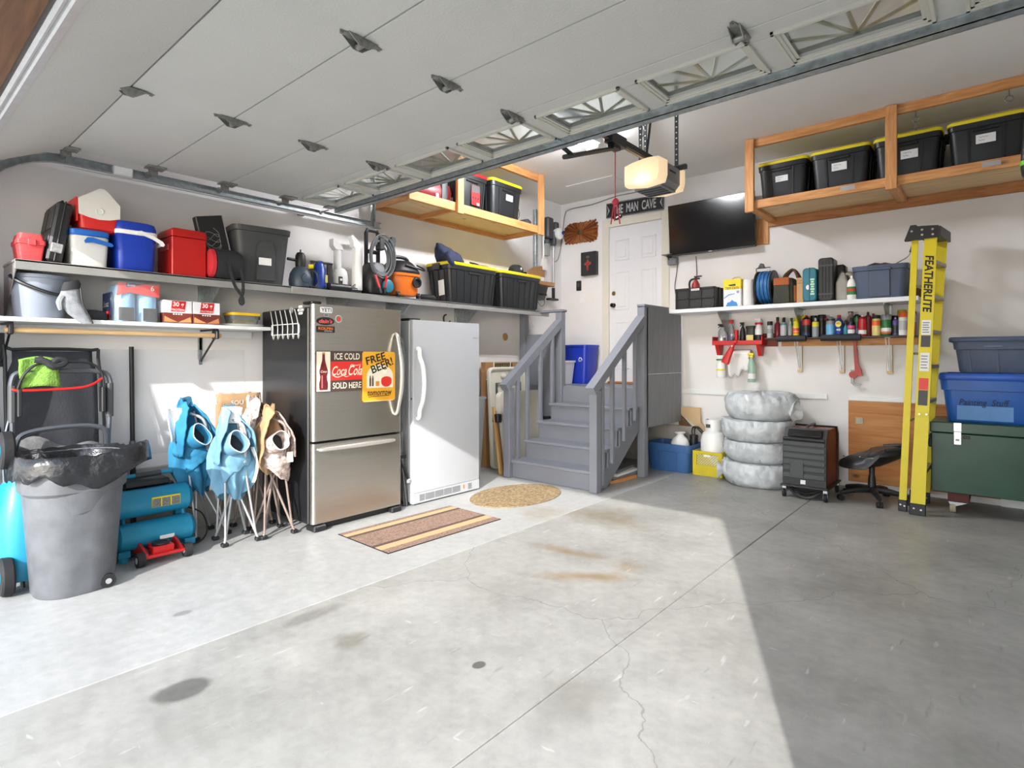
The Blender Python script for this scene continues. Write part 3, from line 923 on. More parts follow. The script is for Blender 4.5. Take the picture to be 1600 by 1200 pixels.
rc = thing('hard_case', 'dark red hard case with black strap on the left ceiling rack', 'case', (-4.64, 3.90, 2.961), LEFT)
c = MB()
c.loft([rr(0.50, 0.40, 0.06, 0.0), rr(0.56, 0.46, 0.07, 0.04), rr(0.57, 0.47, 0.07, 0.14), rr(0.54, 0.44, 0.07, 0.21), rr(0.46, 0.36, 0.07, 0.24)])
ob('shell', c, mat('dark_red_plastic', '7d1a20', 0.35, var=0.1), rc)
ob('strap', MB().box(0.10, 0.19, -0.24, 0.24, -0.0, 0.246, 0.006), M_blk, rc)
ob('latch', MB().box(0.02, 0.06, -0.242, -0.23, 0.02, 0.09, 0.003), M_steel, rc)
ob('latch', MB().box(0.22, 0.26, -0.242, -0.23, 0.02, 0.09, 0.003), M_steel, rc)

fn = thing('work_light', 'black wire-caged work light behind the yellow-lidded tote on left rack', 'work light', (-4.76, 5.43, 2.961), LEFT)
ob('head', MB().box(-0.05, 0.05, -0.1, 0.08, 0.10, 0.28, 0.01), M_blk, fn)
ob('foot', MB().box(-0.06, 0.06, -0.12, 0.1, 0.0, 0.02, 0.004).box(-0.01, 0.01, -0.02, 0.0, 0.02, 0.11), M_blk, fn)
for q in range(3):
    ob('cage_wire', MB().tube([(0.06, -0.10 + 0.07 * q, 0.10), (0.11, -0.12 + 0.07 * q, 0.2), (0.10, -0.1 + 0.07 * q, 0.32), (0.04, -0.08 + 0.07 * q, 0.36)], 0.004, 6, smooth=5), M_blk, fn)
cl = thing('camera_bag', 'small dark rounded bag lying at the rack end beside the post', 'bag', (-4.62, 5.50, 2.961), LEFT)
cl.location = (-4.50, 5.44, 2.961)
ob('body', MB().loft([rr(0.07, 0.22, 0.03, 0), rr(0.09, 0.24, 0.04, 0.03), rr(0.09, 0.24, 0.04, 0.07), rr(0.05, 0.18, 0.03, 0.10)]), mat('charcoal_cloth', '33353a', 0.8), cl)

# ================================================================ upper left shelf
UZ = 1.961
def L(y, front, depth):      # centre of a thing on the left wall whose front face is at X = front
    return (front - depth / 2, y)

# red tackle box; the sun's pink cast is put into its colour
x, y = L(0.735, -4.56, 0.22)
o = thing('tackle_box', 'small red plastic box tinted as sunlit at the left end of upper shelf', 'box', (x, y, UZ), LEFT)
ob('base', MB().loft([rr(0.105, 0.19, 0.01, 0), rr(0.13, 0.215, 0.012, 0.10), rr(0.14, 0.225, 0.012, 0.103), rr(0.14, 0.225, 0.012, 0.115)]), mat('sunlit_red', 'd2474a', 0.55, var=0.12, scale=14, bump=0.1), o)
ob('lid', MB().loft([rr(0.14, 0.225, 0.012, 0.116), rr(0.14, 0.225, 0.012, 0.128), rr(0.125, 0.21, 0.012, 0.132), rr(0.115, 0.20, 0.02, 0.168)]), MATS['sunlit_red'], o)
ob('clasp', MB().box(-0.02, 0.02, -0.122, -0.112, 0.095, 0.135, 0.003), MATS['sunlit_red'], o)

# black case leaning
x, y = L(0.843, -4.56, 0.33)
o = thing('tool_case', 'black plastic tool case leaning on the white cooler', 'case', (x, y, UZ + 0.006), LEFT, rot=(0, R(9), LEFT))
c = MB().box(-0.042, 0.042, -0.165, 0.165, 0.0, 0.395, 0.014)
c.box(-0.004, 0.004, -0.172, 0.172, 0.004, 0.40, 0.003)
for z0, z1 in ((0.03, 0.18), (0.21, 0.365)):
    for y0, y1 in ((-0.14, -0.01), (0.01, 0.14)):
        c.box(-0.049, -0.038, y0, y1, z0, z1, 0.007)
ob('shell', c, M_blk, o)
ob('handle', MB().tube([(0, -0.06, 0.395), (0, -0.055, 0.42), (0, 0.055, 0.42), (0, 0.06, 0.395)], 0.009, 8), M_blk, o)
ob('latch', MB().box(-0.03, 0.03, -0.178, -0.166, 0.06, 0.12, 0.004), mat('scuffed_grey', '8d8d8d', 0.5, var=0.3, scale=40), o)

# white and blue cooler
x, y = L(1.035, -4.56, 0.30)
o = thing('cooler', 'light grey cooler with blue lid under the red and white cooler', 'cooler', (x, y, UZ), LEFT)
ob('body', MB().loft([rr(0.185, 0.26, 0.02, 0), rr(0.195, 0.27, 0.025, 0.01), rr(0.215, 0.29, 0.03, 0.195), rr(0.208, 0.283, 0.03, 0.20)]), mat('pale_grey_plastic', 'cfcfcb', 0.5, var=0.03), o)
ob('lid', MB().loft([rr(0.214, 0.29, 0.03, 0.201), rr(0.222, 0.298, 0.03, 0.206), rr(0.222, 0.298, 0.03, 0.235), rr(0.205, 0.28, 0.03, 0.243)]), mat('mid_blue_plastic', '1b63b8', 0.45), o)
h = MB().prism([(-0.035, 0.165), (-0.02, 0.188), (0.01, 0.19), (0.115, 0.165), (0.125, 0.15), (0.115, 0.142), (0.01, 0.16), (-0.015, 0.155), (-0.03, 0.152)], -0.168, -0.148)
ob('handle', h, MATS['mid_blue_plastic'], o)

# red and white tent-top cooler standing on it
o = thing('lunch_cooler', 'red and white tent-top cooler sitting on the grey cooler', 'cooler', (-4.70, 1.09, UZ + 0.2445), LEFT)
ob('body', MB().loft([rr(0.19, 0.20, 0.03, 0), rr(0.215, 0.225, 0.03, 0.012), rr(0.235, 0.24, 0.03, 0.12), rr(0.225, 0.23, 0.03, 0.13)]), mat('cooler_red', 'cf2620', 0.4, var=0.04), o)
pent = [(-0.115, 0.10), (-0.118, 0.20), (0.0, 0.285), (0.035, 0.28), (0.118, 0.19), (0.116, 0.10), (0.06, 0.082), (0.0, 0.076), (-0.06, 0.084)]
ob('lid', MB().prism(pent, -0.122, 0.115), mat('ivory_plastic', 'dcdad3', 0.45, var=0.02), o)
ob('side_cover', MB().prism([(-0.128, 0.05), (-0.130, 0.205), (-0.119, 0.205), (-0.117, 0.05)], -0.118, 0.11), MATS['cooler_red'], o)
b_ = MB(Matrix.Translation((0.0, -0.122, 0.13)) @ Matrix.Rotation(PI / 2, 4, 'X'))
ob('button', b_.lathe([(0.024, 0), (0.024, 0.004), (0.02, 0.006), (0.018, 0.003)], 18), MATS['ivory_plastic'], o)

# blue cooler with white handle
x, y = L(1.305, -4.56, 0.31)
o = thing('cooler', 'bright blue cooler with white swing handle', 'cooler', (x, y, UZ), LEFT)
M_cb = mat('cobalt_plastic', '1238a8', 0.38, var=0.04)
ob('body', MB().loft([rr(0.215, 0.27, 0.03, 0), rr(0.225, 0.28, 0.035, 0.01), rr(0.25, 0.305, 0.04, 0.245), rr(0.245, 0.30, 0.04, 0.25)]), M_cb, o)
ob('band', MB().loft([rr(0.255, 0.31, 0.04, 0.2505), rr(0.262, 0.317, 0.04, 0.255), rr(0.262, 0.317, 0.04, 0.275), rr(0.255, 0.31, 0.04, 0.28)]), M_wplas, o)
ob('lid', MB().loft([rr(0.252, 0.308, 0.04, 0.2805), rr(0.255, 0.31, 0.04, 0.30), rr(0.24, 0.295, 0.05, 0.335), rr(0.20, 0.255, 0.05, 0.345)]), M_cb, o)
hd = MB()
hd.prism([(-0.005, 0.275), (0.02, 0.282), (0.10, 0.252), (0.152, 0.225), (0.165, 0.205), (0.158, 0.19), (0.142, 0.192), (0.13, 0.21), (0.09, 0.232), (0.0, 0.262)], -0.172, -0.160)
hd.box(0.145, 0.16, -0.17, 0.17, 0.195, 0.212, 0.004)
ob('handle', hd, M_wplas, o)

# red steel box
x, y = L(1.64, -4.56, 0.30)
o = thing('tool_box', 'plain red metal box between the blue cooler and black duffel', 'box', (x, y, UZ), LEFT)
M_rm = mat('red_enamel', 'b81a16', 0.35, 0.1, var=0.05)
ob('body', MB().box(-0.118, 0.118, -0.15, 0.15, 0, 0.285, 0.006), M_rm, o)
ob('lid', MB().loft([rr(0.244, 0.308, 0.012, 0.286), rr(0.244, 0.308, 0.012, 0.325), rr(0.22, 0.285, 0.02, 0.345)]), M_rm, o)
ob('handle', MB().box(-0.1245, -0.1185, -0.09, 0.09, 0.19, 0.23, 0.002), mat('pale_red', 'd05a52', 0.4), o)

# game-board case leaning behind the duffel
o = thing('flat_case', 'flat black case with silver edge leaning beside the grey tote', 'case', (-4.70, 1.93, UZ + 0.03), LEFT, rot=(0, R(-13), LEFT))
ob('shell', MB().box(-0.10, 0.10, -0.02, 0.05, 0.0, 0.485, 0.006), M_blk, o)
ob('edge_trim', MB().box(0.098, 0.104, -0.024, -0.014, 0.0, 0.485).box(0.098, 0.104, 0.012, 0.018, 0.0, 0.485), M_silver, o)
ch = MB().tube([(-0.01 + 0.055 * math.sin(q * 0.9 + 0.4), -0.022, 0.36 - 0.006 * q + 0.03 * math.cos(q * 1.7)) for q in range(26)], 0.0016, 5, smooth=3)
ob('bead_chain', ch, M_silver, o)
ob('pin', MB().cyl((0.085, -0.026, 0.06), (0.085, -0.018, 0.06), 0.01, seg=10), M_label, o)

# duffel
o = thing('duffel_bag', 'black duffel bag with red end and strap hanging below the shelf', 'bag', (-4.65, 1.90, UZ), LEFT)
c = MB()
c.loft([[(x_, -0.095 + 0.085 * ry * math.cos(a) * 1.0, 0.118 + 0.112 * ry * math.sin(a)) for a in [2 * PI * k / 14 for k in range(14)]] for x_, ry in ((-0.10, 0.8), (-0.09, 0.98), (0.0, 1.04), (0.07, 1.0), (0.105, 0.85))])
ob('body', c, mat('black_nylon', '222326', 0.75, var=0.15, bump=0.3, bscale=25), o)
c = MB()
c.loft([[(x_, -0.095 + 0.085 * ry * math.cos(a), 0.118 + 0.112 * ry * math.sin(a)) for a in [2 * PI * k / 14 for k in range(14)]] for x_, ry in ((-0.135, 0.7), (-0.125, 0.95), (-0.1005, 0.99))])
ob('end_panel', c, mat('red_nylon', 'b5202a', 0.7, bump=0.2), o)
st = MB()
def strap(mb, pts, w=0.022, t=0.003):
    P = [Vector(p) for p in pts]
    Q = []
    for i in range(len(P) - 1):
        a, b2, c2, d2 = P[max(i - 1, 0)], P[i], P[i + 1], P[min(i + 2, len(P) - 1)]
        for k in range(5):
            u = k / 5
            Q.append(0.5 * ((2 * b2) + (c2 - a) * u + (2 * a - 5 * b2 + 4 * c2 - d2) * u * u + (3 * b2 - a - 3 * c2 + d2) * u ** 3))
    Q.append(P[-1])
    lo = []
    for i, p in enumerate(Q):
        tng = (Q[min(i + 1, len(Q) - 1)] - Q[max(i - 1, 0)]).normalized()
        n = Vector((0, 1, 0))
        s_ = tng.cross(n).normalized() * w / 2
        lo.append([p + s_ - n * t, p + s_ + n * t, p - s_ + n * t, p - s_ - n * t])
    return mb.loft(lo)
strap(st, [(-0.02, -0.185, 0.12), (0.0, -0.192, 0.02), (0.03, -0.192, -0.06), (0.075, -0.196, -0.125), (0.085, -0.20, -0.175), (0.07, -0.20, -0.19), (0.06, -0.198, -0.16), (0.085, -0.194, -0.10), (0.085, -0.19, 0.0), (0.07, -0.185, 0.08)])
ob('strap', st, MATS['black_nylon'], o)

# grey tote without lid
o = thing('storage_tote', 'open dark grey tote with white label on the upper left shelf', 'tote', (-4.72, 2.22, UZ), LEFT)
o.rotation_euler = (0, 0, LEFT - R(8))
M_dg = mat('dark_grey_plastic', '3e4042', 0.5, var=0.1, scale=12)
c = tub(0.46, 0.34, 0.46, 0.76, 0.06, rimz=0.415)
ob('tub', c, M_dg, o)
c = MB()
c.loft([[(0.02 + hw * s_, -0.137 - 0.033 * z / 0.46 - q, z) for s_, q in ((-1, 0.0), (-0.85, 0.014), (0.85, 0.014), (1, 0.0), (1, -0.01), (-1, -0.01))] for z, hw in ((0.03, 0.085), (0.30, 0.075), (0.345, 0.05))])
ob('front_panel', c, M_dg, o)
ob('label', MB().box(-0.04, 0.06, -0.172, -0.168, 0.15, 0.21, 0.003), M_label, o)

# round sprayer tank
o = thing('pump_sprayer', 'round blue-grey pump tank with black head and yellow knob', 'pump', (-4.66, 2.575, UZ), LEFT)
ob('tank', MB().lathe([(0.06, 0), (0.095, 0.015), (0.10, 0.07), (0.09, 0.13), (0.06, 0.18), (0.035, 0.195)], 20), mat('blue_grey_plastic', '3b4a58', 0.45), o)
ob('hub', MB(Matrix.Translation((0, -0.088, 0.085)) @ Matrix.Rotation(PI / 2, 4, 'X')).lathe([(0.045, 0), (0.04, 0.016), (0.02, 0.022)], 16), MATS['blue_grey_plastic'], o)
ob('head', MB().lathe([(0.042, 0.19), (0.045, 0.25), (0.042, 0.29), (0.03, 0.315), (0.008, 0.322), (0.006, 0.345)], 16), M_blk, o)
ob('spout', MB().cyl((-0.03, 0, 0.245), (-0.12, 0, 0.25), 0.013, seg=10), M_blk, o)
ob('knob', MB().cyl((0.05, -0.05, 0.195), (0.085, -0.06, 0.2), 0.02, seg=12), M_yel, o)
ob('hose', MB().tube([(0.05, -0.05, 0.17), (0.10, -0.08, 0.15), (0.115, -0.09, 0.08), (0.08, -0.11, 0.02), (0.02, -0.12, 0.012)], 0.008, 8, smooth=5), M_blk, o)

# blue bottle jack
o = thing('bottle_jack', 'blue bottle jack standing in a black frame on the upper shelf', 'jack', (-4.66, 2.773, UZ), LEFT)
M_bj = mat('blue_enamel', '1c3f9a', 0.35)
ob('base', MB().box(-0.10, 0.10, -0.07, 0.07, 0, 0.018, 0.004), M_blk, o)
ob('cylinder', MB().lathe([(0.055, 0.0185), (0.055, 0.20), (0.045, 0.215), (0.04, 0.24), (0.025, 0.25), (0.025, 0.265)], 18, -0.015), M_bj, o)
ob('label', MB().box(0.01, 0.035, -0.056, -0.050, 0.07, 0.14, 0.002), mat('yellowed_label', 'c9c07a', 0.6), o)
for x_ in (-0.085, 0.075, 0.10):
    ob('post', MB().box(x_ - 0.012, x_ + 0.012, -0.012, 0.012, 0.0185, 0.245, 0.003), M_blk, o)
ob('crossbar', MB().box(-0.10, 0.115, -0.016, 0.016, 0.246, 0.262, 0.003), M_blk, o)

# two white nozzle machines
M_pg = mat('pale_machine_plastic', 'd4d5d6', 0.4, var=0.02)
o = thing('handheld_vacuum', 'pale grey handheld cleaner with slanted nozzle and round body', 'vacuum', (-4.72, 3.0, UZ), LEFT)
ob('body', MB().lathe([(0.06, 0), (0.075, 0.02), (0.078, 0.15), (0.07, 0.20), (0.045, 0.235)], 18), M_pg, o)
ob('tube', MB().cyl((-0.02, 0, 0.22), (-0.02, 0, 0.41), 0.036, 0.034, seg=14), M_pg, o)
ob('nozzle', MB().prism([(-0.058, 0.405), (0.02, 0.405), (0.02, 0.425), (-0.03, 0.47), (-0.085, 0.50), (-0.085, 0.44)], -0.035, 0.035), M_pg, o)
ob('control_panel', MB().box(-0.055, -0.01, -0.079, -0.064, 0.04, 0.15, 0.006), M_blk, o)
for z_ in (0.07, 0.12):
    ob('button', MB().cyl((-0.032, -0.082, z_), (-0.032, -0.078, z_), 0.012, seg=10), M_pg, o)
ob('cup', MB().cyl((-0.088, -0.01, 0.0), (-0.088, -0.01, 0.2), 0.016, 0.019, seg=14), M_clear, o)
o = thing('sprayer_wand', 'tall white square post with slanted white nozzle', 'sprayer', (-4.67, 3.16, UZ), LEFT)
ob('post', MB().loft([rr(0.085, 0.07, 0.015, 0.04), rr(0.085, 0.07, 0.015, 0.40), rr(0.08, 0.065, 0.015, 0.445)]), M_wplas, o)
ob('nozzle', MB().prism([(-0.042, 0.44), (0.042, 0.44), (0.02, 0.475), (-0.06, 0.555), (-0.085, 0.545), (-0.06, 0.49), (-0.058, 0.45)], -0.033, 0.033), M_wplas, o)
ob('foot', MB().box(-0.03, 0.03, -0.03, 0.03, 0.0, 0.039, 0.004), M_blk, o)
ob('cord', MB().tube([(-0.04, -0.03, 0.09), (-0.12, -0.04, 0.05), (-0.2, -0.03, 0.06)], 0.005, 6, smooth=5), M_blk, o)

# dark pipes
for i, (y0, y1, r_, nm) in enumerate(((2.80, 3.02, 0.036, 'fat black plastic pipe lying at the shelf edge by blue jack'), (3.02, 3.09, 0.024, 'short black pipe stub lying under the white sprayer post'))):
    o = thing('pipe', nm, 'pipe', (-4.575, (y0 + y1) / 2, UZ + r_), LEFT)
    hl = (y1 - y0) / 2
    c = MB(Matrix.Rotation(PI / 2, 4, 'Y'))
    c.lathe([(r_ * 0.8, -hl), (r_, -hl), (r_, hl), (r_ * 0.8, hl), (r_ * 0.8, -hl + 0.01)], 16)
    ob('wall', c, M_blk, o)

# pressure washer
o = thing('pressure_washer', 'black pressure washer with coiled grey hose and upright gun', 'pressure washer', (-4.68, 3.36, UZ), LEFT)
ob('body', MB().loft([rr(0.24, 0.22, 0.04, 0.02), rr(0.27, 0.25, 0.05, 0.08), rr(0.26, 0.24, 0.06, 0.22), rr(0.16, 0.16, 0.05, 0.32)]), M_blk, o)
hnd = MB()
hnd.tube([(-0.07, 0.03, 0.28), (-0.07, 0.03, 0.62), (-0.055, 0.03, 0.65), (0.055, 0.03, 0.65), (0.07, 0.03, 0.62), (0.07, 0.03, 0.28)], 0.02, 8)
hnd.box(-0.075, 0.075, 0.02, 0.04, 0.42, 0.46, 0.004)
ob('handle', hnd, M_blk, o)
hs = MB()
for q in range(6):
    r_ = 0.115 + 0.011 * q
    hs.tube([(-0.01 + 0.006 * q + r_ * 0.85 * math.cos(a), -0.10 - 0.012 * (q % 3), 0.36 + 0.02 * (q % 2) + r_ * 1.25 * math.sin(a)) for a in [2 * PI * k / 22 for k in range(22)]], 0.0095, 7, closed=True)
ob('hose', hs, mat('grey_hose', '5e6163', 0.5), o)
ob('hose_strap', MB().box(-0.03, 0.03, -0.14, -0.06, 0.44, 0.56, 0.008), M_blk, o)
g = MB()
g.loft([[(0.135 + cx_ - hw, -0.10, z), (0.135 + cx_ + hw, -0.10, z), (0.135 + cx_ + hw, -0.06, z), (0.135 + cx_ - hw, -0.06, z)] for z, cx_, hw in ((0.34, 0.0, 0.016), (0.40, 0.005, 0.03), (0.50, 0.01, 0.034), (0.56, 0.025, 0.032), (0.595, 0.03, 0.018))])
g.cyl((0.135, -0.08, 0.03), (0.135, -0.08, 0.35), 0.014, seg=10)
ob('gun', g, M_blk, o)
ob('trigger', MB().box(0.15, 0.17, -0.105, -0.055, 0.46, 0.53, 0.004), mat('teal_plastic', '1c6f86', 0.45), o)
ob('dial', MB(Matrix.Translation((0.06, -0.155, 0.095)) @ Matrix.Rotation(PI / 2, 4, 'X')).lathe([(0.06, -0.03), (0.062, 0), (0.045, 0.006)], 20), MATS['teal_plastic'], o)
for x0_, x1_ in ((-0.085, -0.05), (0.04, 0.015)):
    ob('hose_end', MB().cyl((x0_, -0.145, 0.19), (x1_, -0.16, 0.07), 0.013, seg=8), M_red, o)
    ob('hose_tail', MB().cyl((x1_, -0.16, 0.07), (x1_ + (x1_ - x0_) * 0.4, -0.165, 0.02), 0.014, seg=8), M_blk, o)

# orange shop vacuum
o = thing('shop_vacuum', 'orange and black wet-dry shop vacuum on the upper left shelf', 'vacuum', (-4.715, 3.70, UZ), LEFT)
M_or2 = mat('orange_plastic', 'dd6f1e', 0.4, var=0.05)
ob('drum', MB().loft([rr(0.30, 0.28, 0.09, 0.03), rr(0.33, 0.31, 0.10, 0.06), rr(0.36, 0.34, 0.12, 0.22), rr(0.385, 0.365, 0.12, 0.225), rr(0.385, 0.365, 0.12, 0.25)], True, True), M_or2, o)
ob('motor_lid', MB().loft([rr(0.37, 0.35, 0.12, 0.2505), rr(0.38, 0.36, 0.12, 0.275), rr(0.33, 0.31, 0.12, 0.33), rr(0.26, 0.25, 0.11, 0.37), rr(0.22, 0.21, 0.10, 0.385)]), M_blk, o)
ob('handle', MB().tube([(-0.10, -0.02, 0.36), (-0.09, -0.02, 0.42), (0.06, -0.02, 0.425), (0.10, -0.02, 0.37)], 0.02, 8, smooth=4), M_blk, o)
pt = MB(Matrix.Translation((0.085, -0.175, 0.165)) @ Matrix.Rotation(PI / 2, 4, 'X'))
ob('port', pt.lathe([(0.055, -0.01), (0.055, 0.012), (0.038, 0.014), (0.036, -0.005)], 18), M_blk, o)
for x_ in (-0.13, 0.13):
    for y_ in (-0.14, 0.14):
        ob('caster', MB().box(x_ - 0.02, x_ + 0.02, y_ - 0.012, y_ + 0.012, 0.03, 0.06, 0.003).cyl((x_ - 0.01, y_, 0.024), (x_ + 0.01, y_, 0.024), 0.024, seg=12), M_blk, o)
ob('power_cord', MB().tube([(0.16, -0.08, 0.36), (0.21, -0.12, 0.33), (0.2, -0.16, 0.30), (0.10, -0.175, 0.31), (-0.05, -0.17, 0.33)], 0.009, 7, smooth=5), M_blk, o)
ob('hose', MB().tube([(0.20, -0.10, 0.035), (0.24, -0.14, 0.032), (0.33, -0.14, 0.032), (0.38, -0.10, 0.032)], 0.028, 10, smooth=5), M_rub, o)

# two big totes with yellow lids
G2 = 'large ribbed black totes with yellow lids on the upper left shelf'
for i, (y0, y1) in enumerate(((4.24, 5.03), (5.09, 5.88))):
    w = y1 - y0
    t_ = yellow_tote(('big ribbed black tote with yellow lid, navy jacket lying on it' if i == 0 else 'big ribbed black tote with yellow lid, black cap lying on it'),
                     (-4.745, (y0 + y1) / 2, UZ), LEFT, w, 0.40, 0.42, G2, None, nr=[w * q for q in (-0.46, -0.36, -0.2, -0.05, 0.1, 0.25, 0.38, 0.46)])
    if i == 0:
        lb = ob('label', MB().box(-0.045, 0.045, -0.001, 0.001, -0.085, 0.085), M_label, t_)
        lb.location = (-w * 0.5 + 0.015, -0.06, 0.17)
        lb.rotation_euler = (0, R(-6), -PI / 2)

# jacket, cloth, cap
M_navy = mat('navy_cloth', '1c2440', 0.8, var=0.2, scale=12, bump=0.6, bscale=14)
def jag(p, sd, amp, fr):
    v = Vector(p)
    q = v * fr + Vector((sd * 3.1, sd * 1.7, sd))
    return v + noise.noise_vector(q) * amp + noise.noise_vector(q * 2.3) * amp * 0.45
jk = MB()
lo = []
for x_, w_, h_, y_ in ((-0.20, 0.02, 0.17, 0.0), (-0.185, 0.05, 0.20, 0.0), (-0.15, 0.085, 0.19, 0.0), (-0.10, 0.11, 0.17, 0.0), (-0.05, 0.125, 0.155, 0.0), (0.0, 0.13, 0.14, 0.0), (0.05, 0.125, 0.125, 0.0), (0.10, 0.11, 0.10, 0.0), (0.145, 0.08, 0.06, 0.0), (0.165, 0.03, 0.02, 0.0)):
    z0_ = 0.11 * max(0.0, (-0.10 - x_) / 0.10)
    lo.append([jag((x_, y_ + w_ * math.cos(a), z0_ + (h_ - z0_) * max(0.0, math.sin(a)) ** 0.8), 3, 0.012, 14) if math.sin(a) > 0.02 else Vector((x_, y_ + w_ * math.cos(a), z0_ + 0.002)) for a in [2 * PI * k / 24 for k in range(24)]])
jk.loft(lo)
o = tag(ob('jacket', jk, M_navy, ang=60), 'navy jacket heaped on the first yellow-lidded tote', 'jacket')
o.location = (-4.66, 4.36, UZ + 0.456); o.rotation_euler = (0, 0, LEFT)
ob('sleeve', MB().tube([(-0.11, -0.10, 0.06), (-0.14, -0.14, 0.03), (-0.14, -0.165, -0.02), (-0.10, -0.16, -0.055)], [0.045, 0.04, 0.034, 0.02], 10, smooth=4), M_navy, o)
o = tag(ob('work_gloves', MB().loft([[(cx_ + 0.028 * math.cos(a), 0.05 * math.sin(a) * s_, z_ + 0.022 * s_ * abs(math.cos(a))) for a in [2 * PI * k / 12 for k in range(12)]] for cx_, z_, s_ in ((-0.14, 0.045, 0.5), (-0.09, 0.03, 0.9), (-0.03, 0.016, 0.8), (0.04, 0.02, 1.0), (0.10, 0.018, 0.9), (0.13, 0.012, 0.4))]), M_navy), 'small navy cloth lying on the yellow lid beside the jacket', 'cloth')
o.location = (-4.70, 4.88, UZ + 0.456); o.rotation_euler = (0, 0, LEFT)
o = thing('baseball_cap', 'black cap with white emblem on the second yellow-lidded tote', 'cap', (-4.68, 5.52, UZ + 0.456), LEFT)
ob('crown', MB().loft([[(0.105 * s_ * math.cos(a), 0.09 * s_ * math.sin(a), z_) for a in [2 * PI * k / 18 for k in range(18)]] for z_, s_ in ((0.0, 1.0), (0.05, 1.0), (0.09, 0.86), (0.115, 0.55), (0.12, 0.2))]), mat('black_cotton', '1d1d20', 0.85, bump=0.15), o)
ob('brim', MB().grid(lambda u, v: (-0.09 + 0.18 * u, -0.07 - 0.09 * v * math.sin(PI * (0.12 + 0.76 * u)), 0.012 - 0.02 * v + 0.02 * math.sin(PI * u) * v), 12, 5), MATS['black_cotton'], o, solid=0.003)
ob('emblem', MB().ball(0.0, -0.088, 0.06, 0.016, 0.006, 0.018, 10, 6), M_label, o)

# ================================================================ corner: stick vacuum, wand, cardboard, basket
o = thing('stick_vacuum', 'grey stick vacuum with white round motor hung in the corner', 'vacuum', (W + 0.10, 6.55, 2.17), LEFT)
ob('wand', MB().cyl((0.0, -0.0, 0.05), (0.0, -0.0, 0.80), 0.018, seg=12), M_silver, o)
ob('floor_head', MB().box(-0.13, 0.07, -0.05, 0.04, 0.0, 0.03, 0.01).cyl((0, 0, 0.03), (0, 0, 0.18), 0.024, seg=10), M_blk, o)
ob('body', MB().box(-0.20, -0.06, -0.06, 0.05, 0.86, 1.16, 0.02).box(-0.05, 0.02, -0.05, 0.04, 0.78, 0.98, 0.015).box(-0.08, 0.03, -0.02, 0.02, 1.05, 1.10, 0.01).box(0.01, 0.10, -0.04, 0.04, 0.98, 1.13, 0.02), M_dg, o)
ob('motor_cover', MB(Matrix.Translation((0.05, -0.05, 0.955)) @ Matrix.Rotation(PI / 2, 4, 'X')).lathe([(0.075, -0.04), (0.085, 0.0), (0.08, 0.03), (0.05, 0.045)], 20), M_wplas, o)
ob('filter_cap', MB(Matrix.Translation((0.10, -0.085, 0.97)) @ Matrix.Rotation(PI / 2, 4, 'X')).lathe([(0.028, -0.005), (0.028, 0.01), (0.02, 0.014)], 14), mat('blue_cap', '2a3f8f', 0.4), o)
ob('dust_cup', MB().cyl((-0.17, -0.01, 0.62), (-0.17, -0.01, 0.78), 0.045, 0.05, seg=14), M_clear, o)
ob('cup_lid', MB().cyl((-0.17, -0.01, 0.781), (-0.17, -0.01, 0.83), 0.056, seg=14), M_dg, o)
o = thing('broom', 'white handled duster standing against the wall beside stick vacuum', 'duster', (W + 0.09, 6.33, 2.44), LEFT)
ob('handle', MB().cyl((0, 0, 0.25), (0, 0.0, 0.92), 0.014, seg=10), M_wplas, o)
ob('head', MB().prism([(-0.05, 0.14), (0.04, 0.14), (0.06, 0.20), (0.03, 0.30), (-0.02, 0.30), (-0.06, 0.2)], -0.03, 0.02), M_wplas, o)
ob('grip', MB().tube([(-0.06, 0, 0.88), (-0.08, 0, 0.98), (-0.03, 0, 1.02)], 0.012, 8, smooth=4), M_blk, o)
ob('rail', MB().box(-0.13, -0.07, 0.04, 0.087, 0.12, 0.98, 0.003), M_galv, o)
o = thing('cardboard_box', 'open brown cardboard carton behind the black cap', 'carton', (-4.80, 6.05, 2.44), LEFT)
o.location = (-4.76, 6.16, 2.335)
ob('tray', MB().box(-0.20, 0.17, -0.10, 0.12, 0.0, 0.05, 0.003), M_card, o)
ob('flap', MB().prism([(-0.20, 0.19), (-0.10, 0.25), (0.17, 0.31), (0.17, 0.0), (-0.13, 0.04)], 0.08, 0.088), M_card, o)
ob('sticker', MB().box(0.08, 0.16, 0.076, 0.079, 0.08, 0.14), M_label, o)
o = thing('wire_basket', 'dark grey wall basket hanging under the cardboard carton', 'basket', (-4.80, 6.28, 2.05), LEFT)
o.location = (-4.83, 6.16, 2.15)
c = MB()
c.loft([rr(0.22, 0.10, 0.02, 0.0), rr(0.30, 0.15, 0.02, 0.18), rr(0.288, 0.138, 0.02, 0.18), rr(0.21, 0.09, 0.02, 0.008)])
ob('bin', c, M_dg, o)
for i in range(6):
    ob('slot', MB().box(-0.10 + 0.04 * i - 0.008, -0.10 + 0.04 * i + 0.008, -0.078, -0.058, 0.06, 0.085, 0.002), M_blk, o)
ob('wire', MB().tube([(-0.1, -0.06, 0.0), (-0.02, -0.07, -0.09), (0.08, -0.05, -0.06), (0.11, -0.03, 0.0)], 0.004, 6, smooth=5), M_dsteel, o)

